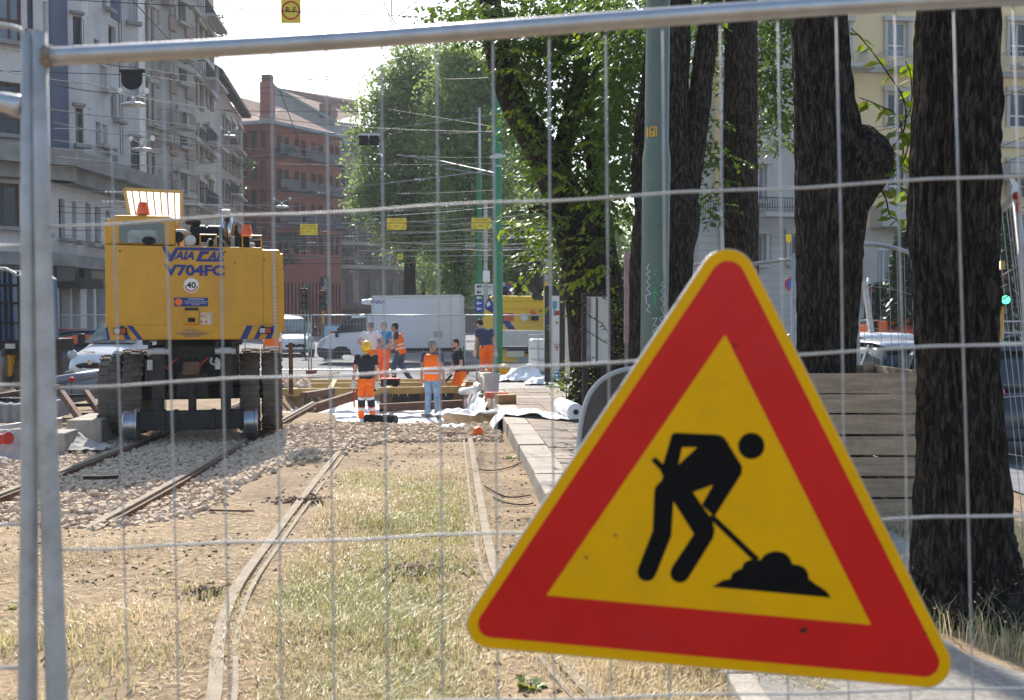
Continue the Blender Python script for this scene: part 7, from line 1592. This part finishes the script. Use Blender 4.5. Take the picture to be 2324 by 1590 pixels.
def car(label, loc, rz, col, h=1.48, group='cars beyond the trees', estate=True):
    T = thing('parked_car', label, 'car', loc, rz, group); k = h / 1.48
    loft_body([(0, .35, .62, .6, .55), (.08, .25, .8, .8, .76), (.35, .2, .95, .88, .84), (1.2, .2, .98, .9, .86), (3.0, .2, .95, .9, .86), (3.9, .2, .86, .88, .82), (4.2, .25, .72, .8, .74), (4.28, .35, .6, .6, .55)]).build('body', col, T, smooth=True, auto=50)
    loft_body([(.22 if estate else .7, .88, .98, .78, .74), (.5 if estate else 1.1, .88, h - .06, .8, .6), (.9 if estate else 1.5, .88, h, .81, .62), (2.2, .88, h, .81, .62), (2.6, .88, h - .06, .8, .6), (3.25, .88, .95, .78, .72)]).build('greenhouse', m_glass, T, smooth=True)
    loft_body([(.42 if estate else 1.05, h - .09, h - .03, .62, .56), (.9 if estate else 1.5, h - .03, h + .025, .64, .56), (2.2, h - .03, h + .025, .64, .56), (2.55, h - .09, h - .03, .6, .54)]).build('roof', col, T, smooth=True)
    for s in (-1, 1):
        MB().ell((.70 * s, .1, .86), (.12, .12, .11), 12, 8, Matrix.Rotation(.4 * s, 3, 'Z')).build('tail_light', m_tail, T, smooth=True); MB().ell((.66 * s, 4.15, .66), (.15, .1, .08), 12, 8).build('headlamp', m_lens, T, smooth=True); MB().bb(.9 * s, 1.03 * s, 2.7, 2.85, .92, 1.06).build('wing_mirror', col, T, bevel=.03)
        for q0, q1, z0 in ((.6, 1.0, 0), (1.45, 1.5, 0), (2.3, 2.36, 0)): MB().bar((.8 * s, q1 - .02, .92), (.62 * s, q1 - .02, h - .05), .06, .04).build('window_pillar', col, T)
        for y in (.75, 3.4): wheel(T, (.79 * s, y, .31), .31, .2)
    MB().bb(-.24, .24, -.03, -.01, .6, .7).build('number_plate', m_white, T); MB().bb(-.75, .75, -.03, .2, .28, .42).build('bumper', m_bump, T, bevel=.03)
    return T
m_cdark = M('car_dark_grey', (.03, .035, .045), .25, var=.05, coat=.6); m_cred = M('car_red', (.36, .015, .02), .3, var=.05, coat=.6); m_csil = M('car_silver', (.4, .42, .44), .3, .3, var=.05, coat=.5)
def gpos(u, Y, z): p = W(u, 800, Y); return Vector((p.x, Y, z))
car('white car with dark rear window right of the burled trunk', gpos(2055, 19.0, -.28), R(8), M('car_white', (.74, .75, .76), .3, coat=.5), 1.52)
car('silver car with its tail lamp showing left of the big right trunk', gpos(2128, 15.2, -.28), R(6), m_csil, 1.46)
car('black car with a red tail lamp at the right edge behind the leaning fence', gpos(2392, 12.6, -.24), R(4), m_cdark, 1.46)
car('dark car under the tall pale conifer at the right', gpos(2290, 22, -.28), R(3), m_cdark, 1.5)
car('dark car beside the plank box behind the burled trunk', gpos(2010, 24.5, -.28), R(80), m_cdark, 1.45)
car('dark blue car between the fence post and the white delivery van', gpos(100, 33, -.335), R(-70), M('car_blue', (.02, .03, .08), .3, coat=.6), 1.45, group='cars by the shops')
car('red car by the shops behind the fence post', gpos(40, 36, -.335), R(-80), m_cred, 1.45, group='cars by the shops')
# ------------------------------------------------------------------ fences further back
def far_panel(label, u0, u1, Y, v_top=716, zb=-.335, group='site fence across the street', v1=None, blocks=True):
    p0, p1 = W(u0, v_top, Y), W(u1, v_top if v1 is None else v1, Y); t = thing('mesh_fence_panel', label, 'fence panel', Vector(((p0.x + p1.x) / 2, Y, zb)), world=True, group=group)
    MB().tube([p0, p1], .022, 8).build('top_rail', m_galv, t, smooth=True)
    for p in (p0, p1): MB().tube([Vector((p.x, Y, zb + .02)), p + Vector((0, 0, .03))], .022, 8).build('post', m_galvw, t, smooth=True)
    MB().tube([Vector((p0.x, Y, zb + .12)), Vector((p1.x, Y, zb + .12))], .02, 8).build('bottom_rail', m_galv, t)
    b = MB(); n = max(3, int((p1.x - p0.x) / .11))
    for i in range(1, n): f_ = i / n; q = p0.lerp(p1, f_); b.bb(q.x - .0022, q.x + .0022, Y - .002, Y + .002, zb + .12, q.z)
    b.build('mesh_wires', m_galvw, t, kind='stuff')
    for k in range(1, 6): z = zb + .12 + (p0.z - zb - .12) * k / 6; MB().bb(p0.x, p1.x, Y - .005, Y - .001, z - .0035, z + .0035).build('cross_wire', m_galvw, t)
    if blocks: MB().box((p0.x, Y, zb + .06), (.24, .7, .12)).build('foot_block', M('red_rubber_foot', (.30, .07, .045), .8), t, bevel=.02)
FY = 33.6
for u0, u1, lab in ((556, 700, 'fence panel emerging from behind the yellow machine'), (706, 832, 'fence panel in front of the white truck cab'), (834, 1050, 'fence panel in front of the white truck box'), (1055, 1238, 'fence panel in front of the yellow van'), (1242, 1420, 'fence panel hidden behind the poster cases'), (118, 300, 'fence panel behind the white delivery van')): far_panel(lab, u0, u1, FY, group='site fence across the street')
far_panel('distant fence panel hung with orange netting', 1905, 2035, 30, 728, -.3, 'fence by the side road'); far_panel('distant fence panel running behind the big trunk', 2038, 2190, 30, 728, -.3, 'fence by the side road'); far_panel('distant fence panel by the green traffic light', 2195, 2360, 29, 730, -.3, 'fence by the side road')
m_net = M('orange_netting', (.85, .17, .03), .6, var=.2, sc=8)
def netting(label, u0, u1, v0, v1, Y, nx, nz_):
    t = thing('plastic_netting', label, 'netting', W((u0 + u1) / 2, v1, Y), world=True, group='orange netting'); b = MB()
    f = lambda a, c: W(u0 + (u1 - u0) * a, v0 + (v1 - v0) * c + 3 * math.sin(a * 9), Y) + Vector((0, .05 * math.sin(a * 14), 0))
    for i in range(nx + 1): b.tube([f(i / nx, k / 6) for k in range(7)], .014, 4)
    for j in range(nz_ + 1): b.tube([f(k / 16, j / nz_) for k in range(17)], .013, 4)
    b.build('net_strands', m_net, t, kind='stuff')
netting('orange plastic netting just right of the burled trunk', 1995, 2036, 728, 782, 29.8, 14, 16); netting('orange plastic netting left of the big right trunk', 2042, 2085, 724, 762, 29.8, 14, 12); netting('orange plastic netting behind the delivery van', 118, 250, 764, 782, 32.4, 40, 6)
t = thing('perforated_barrier', 'red perforated plastic barrier right of the burled trunk', 'barrier', W(1966, 800, 21), world=True)
p0, p1 = W(1948, 795, 21), W(1977, 738, 21)
for k in range(6): x = p0.x + (p1.x - p0.x) * k / 5; MB().bb(x - .012, x + .012, 21, 21.03, p0.z, p1.z).build('upright', m_orange, t)
for k in range(7): z = p0.z + (p1.z - p0.z) * k / 6; MB().bb(p0.x - .012, p1.x + .012, 20.99, 21.04, z - .015, z + .015).build('slat', m_orange, t)
for x in (p0.x, p1.x): MB().bb(x - .02, x + .02, 20.98, 21.05, -.28, p0.z + .01).build('leg', m_galvw, t)
# nearer panels on the right, bent and leaning
def near_panel(label, top, drop, n, r_=.019, posts=True, rows=5):
    sp = spline(top, 24); q = sp[0]; t = thing('site_fence_panel', label, 'fence panel', Vector((q.x, q.y, .02)), world=True, group='leaning fence panels by the trees'); MB().tube(sp, r_, 10).build('top_rail', m_galv, t, smooth=True)
    bot = [Vector((p.x + drop[0], p.y + drop[1], .06)) for p in sp]
    for i in range(n + 1): f_ = i / n * (len(sp) - 1); k = min(int(f_), len(sp) - 2); a = sp[k].lerp(sp[k + 1], f_ - k); c = bot[k].lerp(bot[k + 1], f_ - k); MB().tube([a, a.lerp(c, .5) + Vector((.01 * math.sin(i * 2), 0, 0)), c], .0023, 5).build('vertical_wire', m_galvw, t)
    for j in range(1, rows + 1): MB().tube([a.lerp(c, j / (rows + 1)) for a, c in zip(sp, bot)], .0028, 5).build('horizontal_wire', m_galvw, t)
    if posts:
        for k in (0, -1): MB().tube([sp[k] + Vector((0, 0, .05)), bot[k]], .021, 10).build('post', m_galvw, t, smooth=True)
    return t
near_panel('leaning fence panel at the right edge tied with red and white tape', [W(2302, 436, 5.3), W(2270, 480, 5.8), W(2180, 560, 6.5), W(2110, 598, 7.2)], (.26, -.02), 16)
near_panel('fence panel with a sagging bent rail between the burled and big trunks', [W(1940, 553, 8.6), W(1985, 556, 8.5), W(2035, 565, 8.4), W(2075, 580, 8.3), W(2110, 605, 8.2)], (.12, .1), 10)
near_panel('fence panel between the slim trunk and the burled trunk', [W(1800, 588, 9.2), W(1740, 596, 9.6), W(1660, 606, 10.3), W(1610, 612, 10.8)], (.05, 0), 14)
near_panel('fence panel behind the lamp post and the sign tip', [W(1598, 598, 11.6), W(1560, 606, 12.0), W(1500, 618, 12.6)], (.03, 0), 8)
t = thing('barrier_tape', 'red and white tape knotted on the leaning fence post at the right edge', 'tape', W(2306, 420, 5.28), world=True)
cl = lambda n_, m_, pts, w_: MB().grid(lambda a, c: spline([W(u, v, 5.27) for u, v in pts], 12)[min(12, int(a * 12))] + Vector((w_ * (c - .5), .008 * math.sin(a * 9), 0)), 12, 2).build(n_, m_, t)
cl('white_strip', m_white, [(2296, 404), (2304, 420), (2300, 440), (2312, 470)], .03); cl('red_strip', m_red, [(2306, 436), (2312, 448), (2310, 466), (2316, 486)], .02); MB().ell(W(2306, 445, 5.27), (.02, .02, .02), 10, 8).build('knot', m_red, t)
o = MB().bar(W(1962, 640, 20), W(1988, 830, 20), .09, .09).build('slanted_pole', m_galvw); tag(o, 'slanted grey pole leaning right of the burled trunk', 'pole')
# ------------------------------------------------------------------ poles, signs, signals
t = thing('green_tram_pole', 'thick green tram pole in front of the yellow van', 'pole', W(1130, 858, 30.5).xy.to_3d() + Vector((0, 0, -.335)), world=True); px = FPX / 30.5; x = W(1130, 500, 30.5).x
MB().lathe([(11 / px, -.335), (11 / px, W(0, 556, 30.5).z), (8.5 / px, W(0, 545, 30.5).z), (8 / px, W(0, 150, 30.5).z), (.001, W(0, 149, 30.5).z)], (x, 30.5, 0), 'z', 24).build('shaft', m_green, t, smooth=True, auto=50)
for v in (352, 360, 378): z = W(0, v, 30.5).z; MB().lathe([(8.6 / px, z - .02), (9.4 / px, z - .02), (9.4 / px, z + .02), (8.6 / px, z + .02)], (x, 30.5, 0), 'z', 20).build('clamp_band', m_galv, t)
MB().bar(W(1112, 357, 30.4), W(1148, 355, 30.4), .06, .09).build('bracket', m_galv, t)
t = thing('green_sign_pole', 'slimmer green pole carrying the stack of direction signs', 'pole', W(1088, 790, 45).xy.to_3d() + Vector((0, 0, -.335)), world=True); px = FPX / 45; x = W(1088, 500, 45).x
MB().lathe([(6.5 / px, -.335), (6.5 / px, W(0, 612, 45).z), (5 / px, W(0, 604, 45).z), (4.8 / px, W(0, 396, 45).z), (3 / px, W(0, 394, 45).z), (2.8 / px, W(0, 245, 45).z)], (x, 45, 0), 'z', 18).build('shaft', m_green, t, smooth=True, auto=50)
MB().tube([W(1089, 395, 44.8), W(1088, 245, 44.8)], .06, 10).build('upper_tube', m_galv, t)
m_gsg = M('green_sign', (.01, .14, .10), .5); m_bsg = M('blue_sign', (.02, .08, .40), .5)
for k, (m_, tx_, tm) in enumerate(((m_white, '←  — Toro', m_blk), (m_white, '←  +', m_blk), (m_gsg, '← A a', m_white), (m_bsg, '← C', m_white), (m_bsg, '←', m_white))):
    v = 651 + k * 12.6; s_ = thing('direction_sign', ('top white', 'second white', 'green', 'upper blue', 'lowest blue')[k] + ' arrow sign on the slim green pole', 'sign', W(1102, v + 6, 44.7), world=True, group='direction signs'); p0, p1 = W(1078, v + 5.8, 44.7), W(1126, v - 5.8, 44.7); MB().bb(p0.x, p1.x, 44.66, 44.7, p0.z, p1.z).build('plate', m_, s_)
    MB().prism([(0, 0), (.1, .09), (.1, .03), (.24, .03), (.24, -.03), (.1, -.03), (.1, -.09)], Matrix.Translation(W(1081, v, 44.64)), .01).build('arrow', tm, s_)
    if k in (0, 2, 3): text(('Torino', '', 'A a', 'C')[k], tm, s_, W(1103, v, 44.62) - WORLD_LOC[s_.name], .2)
t = thing('signal_cabinet_pole', 'grey signal pole with a white box beside the slim green pole', 'pole', W(1102, 790, 43).xy.to_3d() + Vector((0, 0, -.335)), world=True); MB().tube([Vector((W(1102, 0, 43).x, 43, -.335)), W(1102, 455, 43)], .09, 12).build('shaft', m_galvw, t); p = W(1104, 628, 42.8); MB().bb(p.x - .15, p.x + .15, 42.7, 42.9, p.z - .25, p.z + .25).build('white_box', m_white, t, bevel=.02)
def traffic_light(label, u, v, Y, h, zb, lit=None, polemat=m_yel, side=False, heads=3):
    t = thing('traffic_light', label, 'traffic light', Vector((W(u, v, Y).x, Y, zb)), world=True); px = FPX / Y; top = W(u, v, Y); w_ = h / heads
    MB().tube([Vector((top.x, Y + .12, zb)), Vector((top.x, Y + .12, top.z + .15))], .045, 10).build('pole', polemat, t, smooth=True); MB().bb(top.x - w_ * .5, top.x + w_ * .5, Y - .02, Y + .1, top.z - h, top.z).build('housing', m_blk, t, bevel=.03)
    for k in range(heads):
        z = top.z - w_ * (k + .5); MB().lathe([(.001, 0), (w_ * .36, 0), (w_ * .36, .01)], (top.x, Y - .035, z), 'y', 18).build('lens', lit if (lit and k == 2) else (M('dark_red_lens', (.08, .008, .008), .2) if k == 0 else M('dark_lens', (.03, .03, .02), .2)), t); MB().tube([(top.x - w_ * .4, Y - .02, z), (top.x - w_ * .4, Y - .16, z + w_ * .12), (top.x, Y - .2, z + w_ * .42), (top.x + w_ * .4, Y - .16, z + w_ * .12), (top.x + w_ * .4, Y - .02, z)], .012, 5).build('visor', m_blk, t)
m_lit = M('lit_green_lens', (.05, .6, .3), .3, emit=((.12, 1.0, .5), 1.3))
traffic_light('traffic light showing green at the right edge', 2282, 612, 17, .62, -.28, m_lit); traffic_light('traffic light turned away right of the burled trunk', 1976, 645, 23, .78, -.28, None, m_galvw); traffic_light('traffic light on a yellow pole in front of the red building', 732, 660, 46, .9, -.335, None); traffic_light('small dark traffic light half hidden by the thick green pole', 1143, 650, 38, .55, -.335, None, m_galvw, heads=2); traffic_light('green cased traffic light right of the yellow machine', 690, 655, 47, 1.0, -.335, None, m_green)
def round_sign(label, u, v, r_, Y, zb):
    t = thing('no_parking_sign', label, 'road sign', Vector((W(u, v, Y).x, Y, zb)), world=True); c = W(u, v, Y); k = r_ / (FPX / Y); MB().tube([Vector((c.x, Y + .03, zb)), c], .03, 8).build('pole', m_galvw, t)
    MB().lathe([(.001, -.012), (k, -.012), (k, .01)], c, 'y', 24).build('red_disc', m_red, t); MB().lathe([(.001, -.018), (k * .74, -.018), (k * .74, -.01)], c, 'y', 24).build('blue_disc', m_bsg, t); MB().bar(c + Vector((-k * .55, -.02, k * .55)), c + Vector((k * .55, -.02, -k * .55)), .006, k * .22, up=(0, 1, 0)).build('red_bar', m_red, t)
round_sign('round red and blue sign right of the thick green pole', 1150, 657, 14, 42, -.335); round_sign('round red and blue sign behind the burled trunk', 1797, 645, 17, 24, -.28)
o = MB().box(W(1790, 541, 30), (.14, .04, .24)).build('yellow_tag', M('bright_yellow', (.85, .6, .02), .5)); tag(o, 'tiny bright yellow plate hanging between the slim and burled trunks', 'sign')
# traffic light wrapped in a black bag
Y = 24.0; t = thing('wrapped_signal', 'traffic light wrapped in a black plastic bag above the poster cases', 'traffic light', Vector((W(1240, 700, Y).x, Y, ZP)), world=True); px = FPX / Y
rings = []
for k, (v, w0, off) in enumerate(((590, 10, 4), (598, 20, 2), (612, 21, 0), (630, 20, -2), (648, 19, 0), (662, 15, 3), (668, 9, 5), (674, 14, 6), (682, 10, 8))):
    c = W(1214 + off, v, Y); rings.append([c + Vector((math.cos(a * .2618) * w0 / px * (1 + .22 * noise.noise(Vector((a * .9, k * 2.1, 1)))), math.sin(a * .2618) * w0 / px * .8 * (1 + .2 * noise.noise(Vector((a, k * 1.7, 5)))), .02 * noise.noise(Vector((a, k, 3))))) for a in range(24)])
MB().loft(rings).build('plastic_bag', M('black_bag', (.014, .014, .018), .28, var=.3, sc=6, bump=.8, bs=9), t, smooth=True)
MB().bb(*(lambda p: (p.x - .05, p.x + .05, Y + .1, Y + .2, ZP, p.z))(W(1240, 556, Y))).build('post', m_galvw, t); 
for v0, v1 in ((562, 580), (606, 622), (640, 660)): p0, p1 = W(1230, v1, Y), W(1241, v0, Y); MB().bb(p0.x, p1.x, Y + .05, Y + .099, p0.z, p1.z).build('yellow_backing', m_yv, t)
MB().bar(W(1216, 592, Y) + Vector((0, .1, 0)), W(1240, 600, Y) + Vector((0, .1, 0)), .05).build('bracket', m_dark, t)
# bus shelter poster
t = thing('bus_shelter_poster', 'pale blue lit poster in a bus shelter left of the white truck', 'poster', Vector((W(745, 800, 46).x, 46, -.335)), world=True); p0, p1 = W(733, 806, 46), W(775, 735, 46); MB().bb(p0.x, p1.x, 46, 46.12, -.335, p1.z).build('case', m_bump, t); MB().bb(p0.x + .06, p1.x - .06, 45.985, 45.995, p0.z + .1, p1.z - .1).build('poster', M('pale_blue_print', (.25, .42, .55), .5, var=.3, sc=2), t); p = W(754, 755, 45.98); MB().bb(p.x - .15, p.x + .2, 45.975, 45.98, p.z - .06, p.z + .06).build('red_print', m_red, t)
# hanging boards
m_wy = M('warning_yellow', (.72, .56, .06), .5, var=.05)
def board(label, u0, v0, u1, v1, Y, lines, tilt=0):
    t = thing('warning_board', label, 'sign', W((u0 + u1) / 2, v1, Y), world=True); p0, p1 = W(u0, v1, Y), W(u1, v0, Y); MB().bb(p0.x, p1.x, Y, Y + .012, p0.z, p1.z).build('plate', m_wy, t); h = p1.z - p0.z
    for k, (s_, f_, z_) in enumerate(lines): text(s_, m_blk, t, Vector(((p0.x + p1.x) / 2, Y - .006, p0.z + h * f_)) - WORLD_LOC[t.name], h * z_)
    for s in (-1, 1):
        if len(lines) < 3: break
        c = Vector(((p0.x + p1.x) / 2 + s * (p1.x - p0.x) * .36, Y - .006, p0.z + h * .22)); k = h * .2; tri = [c + Vector((-k, 0, -k * .7)), c + Vector((k, 0, -k * .7)), c + Vector((0, 0, k))]
        for i in range(3): MB().bar(tri[i], tri[(i + 1) % 3], .004, h * .035, up=(0, 1, 0)).build('triangle_edge', m_blk, t)
        MB().bar(c + Vector((0, 0, -k * .3)), c + Vector((0, 0, k * .45)), .004, h * .03, up=(0, 1, 0)).build('triangle_mark', m_blk, t)
    for x in (p0.x + .05, p1.x - .05): MB().tube([Vector((x, Y + .005, p1.z)), Vector((x, Y + .005, p1.z + .25))], .006, 5).build('hanger', m_galvw, t)
ln = [('ZONA LIMITE', .82, .2), ('LINEA IN TENSIONE', .58, .19), ('600 V', .3, .2)]
board('left yellow high voltage warning board, above the excavator', 681, 509, 721, 534, 32, ln); board('middle yellow high voltage warning board, in front of the lime trees', 878, 496, 922, 522, 31, ln); board('right yellow high voltage warning board, beside the slim green pole', 1070, 495, 1114, 521, 31, ln); board('small yellow number board under the middle warning board', 902, 577, 914, 590, 38, [('181', .5, .5)])
t = thing('signal_board', 'yellow hanging board with red ring and letters R-F against the sky', 'sign', W(660, 53, 20), world=True); p0, p1 = W(638, 53, 20), W(682, -30, 20); MB().bb(p0.x, p1.x, 20, 20.012, p0.z, p1.z).build('plate', m_wy, t); c = W(660, 24, 19.99)
b = MB()
for k in range(36): a0, a1 = k * math.pi / 18, (k + 1) * math.pi / 18; f_ = lambda a, r_: c + Vector((r_ * math.cos(a), 0, r_ * math.sin(a))); b.quad(f_(a0, .155), f_(a1, .155), f_(a1, .185), f_(a0, .185))
b.build('red_ring', m_red, t); text('R-F', m_blk, t, c + Vector((0, -.004, 0)) - WORLD_LOC[t.name], .16); MB().tube([W(646, -28, 20), W(646, -80, 20)], .008, 5).build('hanger', m_galvw, t); MB().tube([W(676, -28, 20), W(676, -80, 20)], .008, 5).build('hanger', m_galvw, t)
t = thing('hanging_disc_sign', 'black round-bottomed sign seen from behind, hanging over the left street', 'sign', W(299, 205, 22), world=True); b = MB(); pts = [(275, 163), (322, 163), (322, 182)] + [(298.5 + 23.5 * math.cos(a * .2618), 182 + 22 * math.sin(a * .2618)) for a in range(1, 12)] + [(275, 182)]; prism_px(pts, 22, .04, 'disc', m_blk, t, 0); prism_px([(270, 157), (327, 157), (327, 164), (270, 164)], 21.97, .1, 'top_bar', m_blk, t, .01); MB().tube([W(298, 157, 22), W(298, 154, 22)], .012, 5).build('hanger', m_galvw, t)
t = thing('hanging_signal_board', 'dark double square panel hanging before the lime trees', 'sign', W(837, 330, 28), world=True); prism_px([(815, 308), (836, 308), (836, 330), (815, 330)], 28, .05, 'panel', m_blk, t, 0); prism_px([(838, 308), (859, 308), (859, 330), (838, 330)], 28, .05, 'panel', m_blk, t, 0); prism_px([(812, 303), (862, 303), (862, 308), (812, 308)], 27.98, .08, 'bar', m_galvw, t, 0)
def pendant(label, u, v, Y, s):
    t = thing('pendant_lamp', label, 'street lamp', W(u, v, Y), world=True, group='lamps hung over the street'); c = W(u, v, Y); MB().ell(c, (.34 * s, .2 * s, .07 * s), 18, 8).build('lamp_body', m_galv, t, smooth=True); MB().lathe([(.02, 0), (.08 * s, .02), (.06 * s, .18 * s), (.02, .2 * s)], c, 'z', 14).build('gear_housing', m_galvw, t)
    for d in (-.3, .3): MB().tube([c + Vector((0, 0, .18 * s)), c + Vector((d * s, 0, .34 * s))], .02, 6).build('hanger_arm', m_galvw, t)
    MB().ell(c + Vector((-.35 * s, 0, .36 * s)), (.06, .06, .08), 8, 6).build('insulator', m_white, t); MB().ell(c + Vector((.35 * s, 0, .36 * s)), (.06, .06, .08), 8, 6).build('insulator', m_white, t)
pendant('dark hanging lamp under the black disc sign', 303, 238, 24, .9); pendant('white hanging lamp before the lower window of the modern block', 322, 340, 26, .8); pendant('hanging lamp in front of the ornate block', 520, 310, 44, 1.0); pendant('hanging lamp in front of the red building', 640, 470, 44, 1.0)
# ------------------------------------------------------------------ overhead wires
m_cable = M('cable_dark', (.035, .037, .042), .6, var=.1); m_cable2 = M('cable_bright', (.30, .31, .33), .4, .6, var=.1)
def wire(pts, r_=.011, sag=.0, mat=None, beads=(), lab='thin overhead tram cable strung across the street'):
    P = [W(u, v, y) for u, v, y in pts]; path = []
    for i in range(len(P) - 1):
        for k in range(8): f_ = k / 8; q = P[i].lerp(P[i + 1], f_); q.z -= sag * 4 * f_ * (1 - f_); path.append(q)
    path.append(P[-1]); t = thing('overhead_wire', lab, 'cable', path[0], world=True, group='overhead tram wires'); MB().tube(path, r_, 5).build('cable', mat or m_cable, t)
    for f_ in beads:
        q = path[int(f_ * (len(path) - 1))]
        for k in range(3): MB().ell(q + Vector((.12 * (k - 1), 0, 0)), (.045, .03, .03), 8, 6).build('insulator', m_white, t)
wire([(-60, -14, 19), (500, 17, 20), (885, 35, 20), (1060, 43, 21)], .009, .02, beads=(.75,), lab='thin overhead cable crossing the open sky beside the R-F board'); wire([(270, -40, 20), (300, 0, 22), (488, 203, 40), (500, 220, 42)], .014, lab='thin overhead cable slanting steeply down the left facades from the top edge')
wire([(635, 205, 30), (700, 380, 36), (745, 470, 42), (790, 590, 60)], .012, lab='thin overhead cable dropping steeply in front of the red building'); wire([(-40, 98, 20), (110, 125, 22), (330, 158, 24), (490, 178, 30), (1000, 180, 34), (1120, 176, 30)], .01, .02, lab='thin overhead cable running level over the red chimney'); wire([(-40, 150, 20), (200, 190, 24), (500, 250, 36), (760, 285, 40), (1130, 300, 31)], .011, .05, lab='thin overhead cable sagging from the left facades to the thick green pole')
wire([(-40, 160, 21), (330, 172, 24), (480, 196, 30), (560, 208, 32), (860, 153, 28), (980, 110, 26), (1130, 60, 22)], .01, lab='thin overhead cable bent at the roof edge then rising over the lime trees'); wire([(560, 208, 32), (700, 225, 36), (880, 248, 44), (1130, 290, 31)], .01, lab='thin overhead cable slanting down across the tiled roof'); wire([(110, 190, 22), (270, 213, 24), (500, 250, 40), (800, 254, 44), (1100, 255, 40)], .012, .04, lab='thin overhead long cable passing just under the black disc sign')
wire([(110, 248, 22), (330, 272, 26), (560, 300, 38), (780, 303, 40), (1000, 303, 36), (1125, 297, 31)], .011, .03, lab='thin overhead cable level with the red building eaves'); wire([(120, 278, 22), (330, 312, 26), (600, 340, 40), (900, 352, 44), (1130, 358, 31)], .011, .05, lab='thin overhead cable passing under the hanging panel to the pole bracket'); wire([(120, 292, 22), (340, 300, 28), (560, 345, 44)], .009, lab='thin overhead short cable in front of the ornate block')
wire([(120, 318, 24), (340, 336, 30), (600, 372, 44), (1130, 372, 31)], .01, .05, lab='thin overhead cable ending at the pole below its bracket'); wire([(120, 338, 24), (340, 352, 30), (560, 388, 50)], .009, lab='thin overhead short low cable before the ornate block windows'); wire([(130, 356, 26), (560, 402, 50), (760, 410, 50)], .01, lab='thin overhead cable before the balconies of the narrow ochre block'); wire([(430, 378, 40), (700, 338, 36), (900, 290, 32), (1130, 260, 31)], .012, .0, m_cable2, lab='thin overhead bright cable rising from the ornate block to the green pole'); wire([(120, 380, 26), (420, 372, 34), (750, 350, 40)], .009, lab='thin overhead short cable crossing the ornate block upwards')
wire([(560, 470, 40), (800, 425, 36), (1130, 385, 31)], .013, .02, m_cable2, (.5, .8), lab='thin overhead bright cable climbing rightwards over the red building'); wire([(130, 425, 30), (250, 436, 30), (420, 432, 40), (620, 478, 44), (880, 490, 44), (1130, 470, 31)], .011, .03, m_cable2, (.2,), lab='thin overhead bright low cable with insulators left of the machine hood'); wire([(560, 432, 44), (900, 440, 44), (1130, 432, 31)], .011, .03, None, (.3, .6), lab='thin overhead dark cable with insulators across the lime trees'); wire([(905, 352, 34), (1000, 366, 34), (1130, 395, 31)], .024, 0, m_cable2, lab='thick bright overhead bar in the lime tree crown left of the green pole'); wire([(1010, 382, 32), (1130, 400, 31), (1200, 402, 30)], .018, 0, m_cable2, lab='thick bright overhead bar ending on the green pole')
wire([(888, -20, 18), (889, 40, 19), (912, 78, 22), (935, 130, 26), (930, 230, 32), (948, 360, 44)], .012, lab='thin overhead cable hanging steeply through the sky into the lime trees'); wire([(940, 50, 20), (932, 110, 23)], .01, lab='thin overhead very short cable stub above the top rail in the sky'); wire([(905, 36, 20), (960, -10, 18)], .01, lab='thin overhead short cable rising right from the sky junction'); wire([(870, 0, 18), (893, 62, 19), (905, 130, 24)], .01, lab='thin overhead short steep cable next to the hanging sky cable')
rw = random.Random(31)
for k in range(22):
    v = 486 + k * 5.2 + rw.uniform(-6, 6); y0 = rw.uniform(34, 60); sl = rw.uniform(-26, 22)
    wire([(rw.uniform(540, 640), v + rw.uniform(-4, 4), y0), (rw.uniform(760, 900), v + sl * .4, y0 + 2), (rw.uniform(1040, 1110), v + sl, y0 - 4), (rw.uniform(1180, 1260), v + sl * 1.25, 32)], rw.uniform(.009, .016), rw.uniform(0, .08), m_cable2 if rw.random() < .45 else m_cable, (rw.uniform(.15, .85),) if rw.random() < .6 else (), lab='overhead tram cable in the dense tangle before the lime trees')
for k in range(8):
    v = 395 + k * 13; wire([(130, v + 60, 27), (260, v + 62, 28), (560, v + 70, 40), (700, v + 72, 44)], .008, .04, m_cable2 if k % 3 == 0 else m_cable, (.3,) if k % 3 == 0 else (), lab='overhead cable crossing low in front of the left hand facades')
for k, (v0, v1) in enumerate(((190, 118), (305, 262), (318, 270), (404, 380), (450, 420))): wire([(1560, v0 + 60, 30), (1720, v0 + 20, 30), (1960, v1 + 30, 30), (2120, v1 - 10, 29), (2330, v1 - 70, 28)], .011, .1, m_cable2 if k < 2 else m_cable, lab='overhead cable running behind the right hand trunks')
# fallen dry foliage and a white object on the balcony line are left to the trees
# ------------------------------------------------------------------ summer haze
hb = MB().bb(-150, 150, -45, 175, -2.0, 31)
hz_o = hb.build('haze', None); tag(hz_o, 'thin summer haze over the street', 'haze', kind='stuff')
mh = bpy.data.materials.new('summer_haze'); mh.use_nodes = True; mh.node_tree.nodes.clear()
vo = mh.node_tree.nodes.new('ShaderNodeVolumePrincipled'); mo = mh.node_tree.nodes.new('ShaderNodeOutputMaterial')
vo.inputs['Color'].default_value = (.86, .9, .95, 1); vo.inputs['Density'].default_value = .0006; vo.inputs['Anisotropy'].default_value = .2
mh.node_tree.links.new(vo.outputs[0], mo.inputs['Volume']); hz_o.data.materials.append(mh)
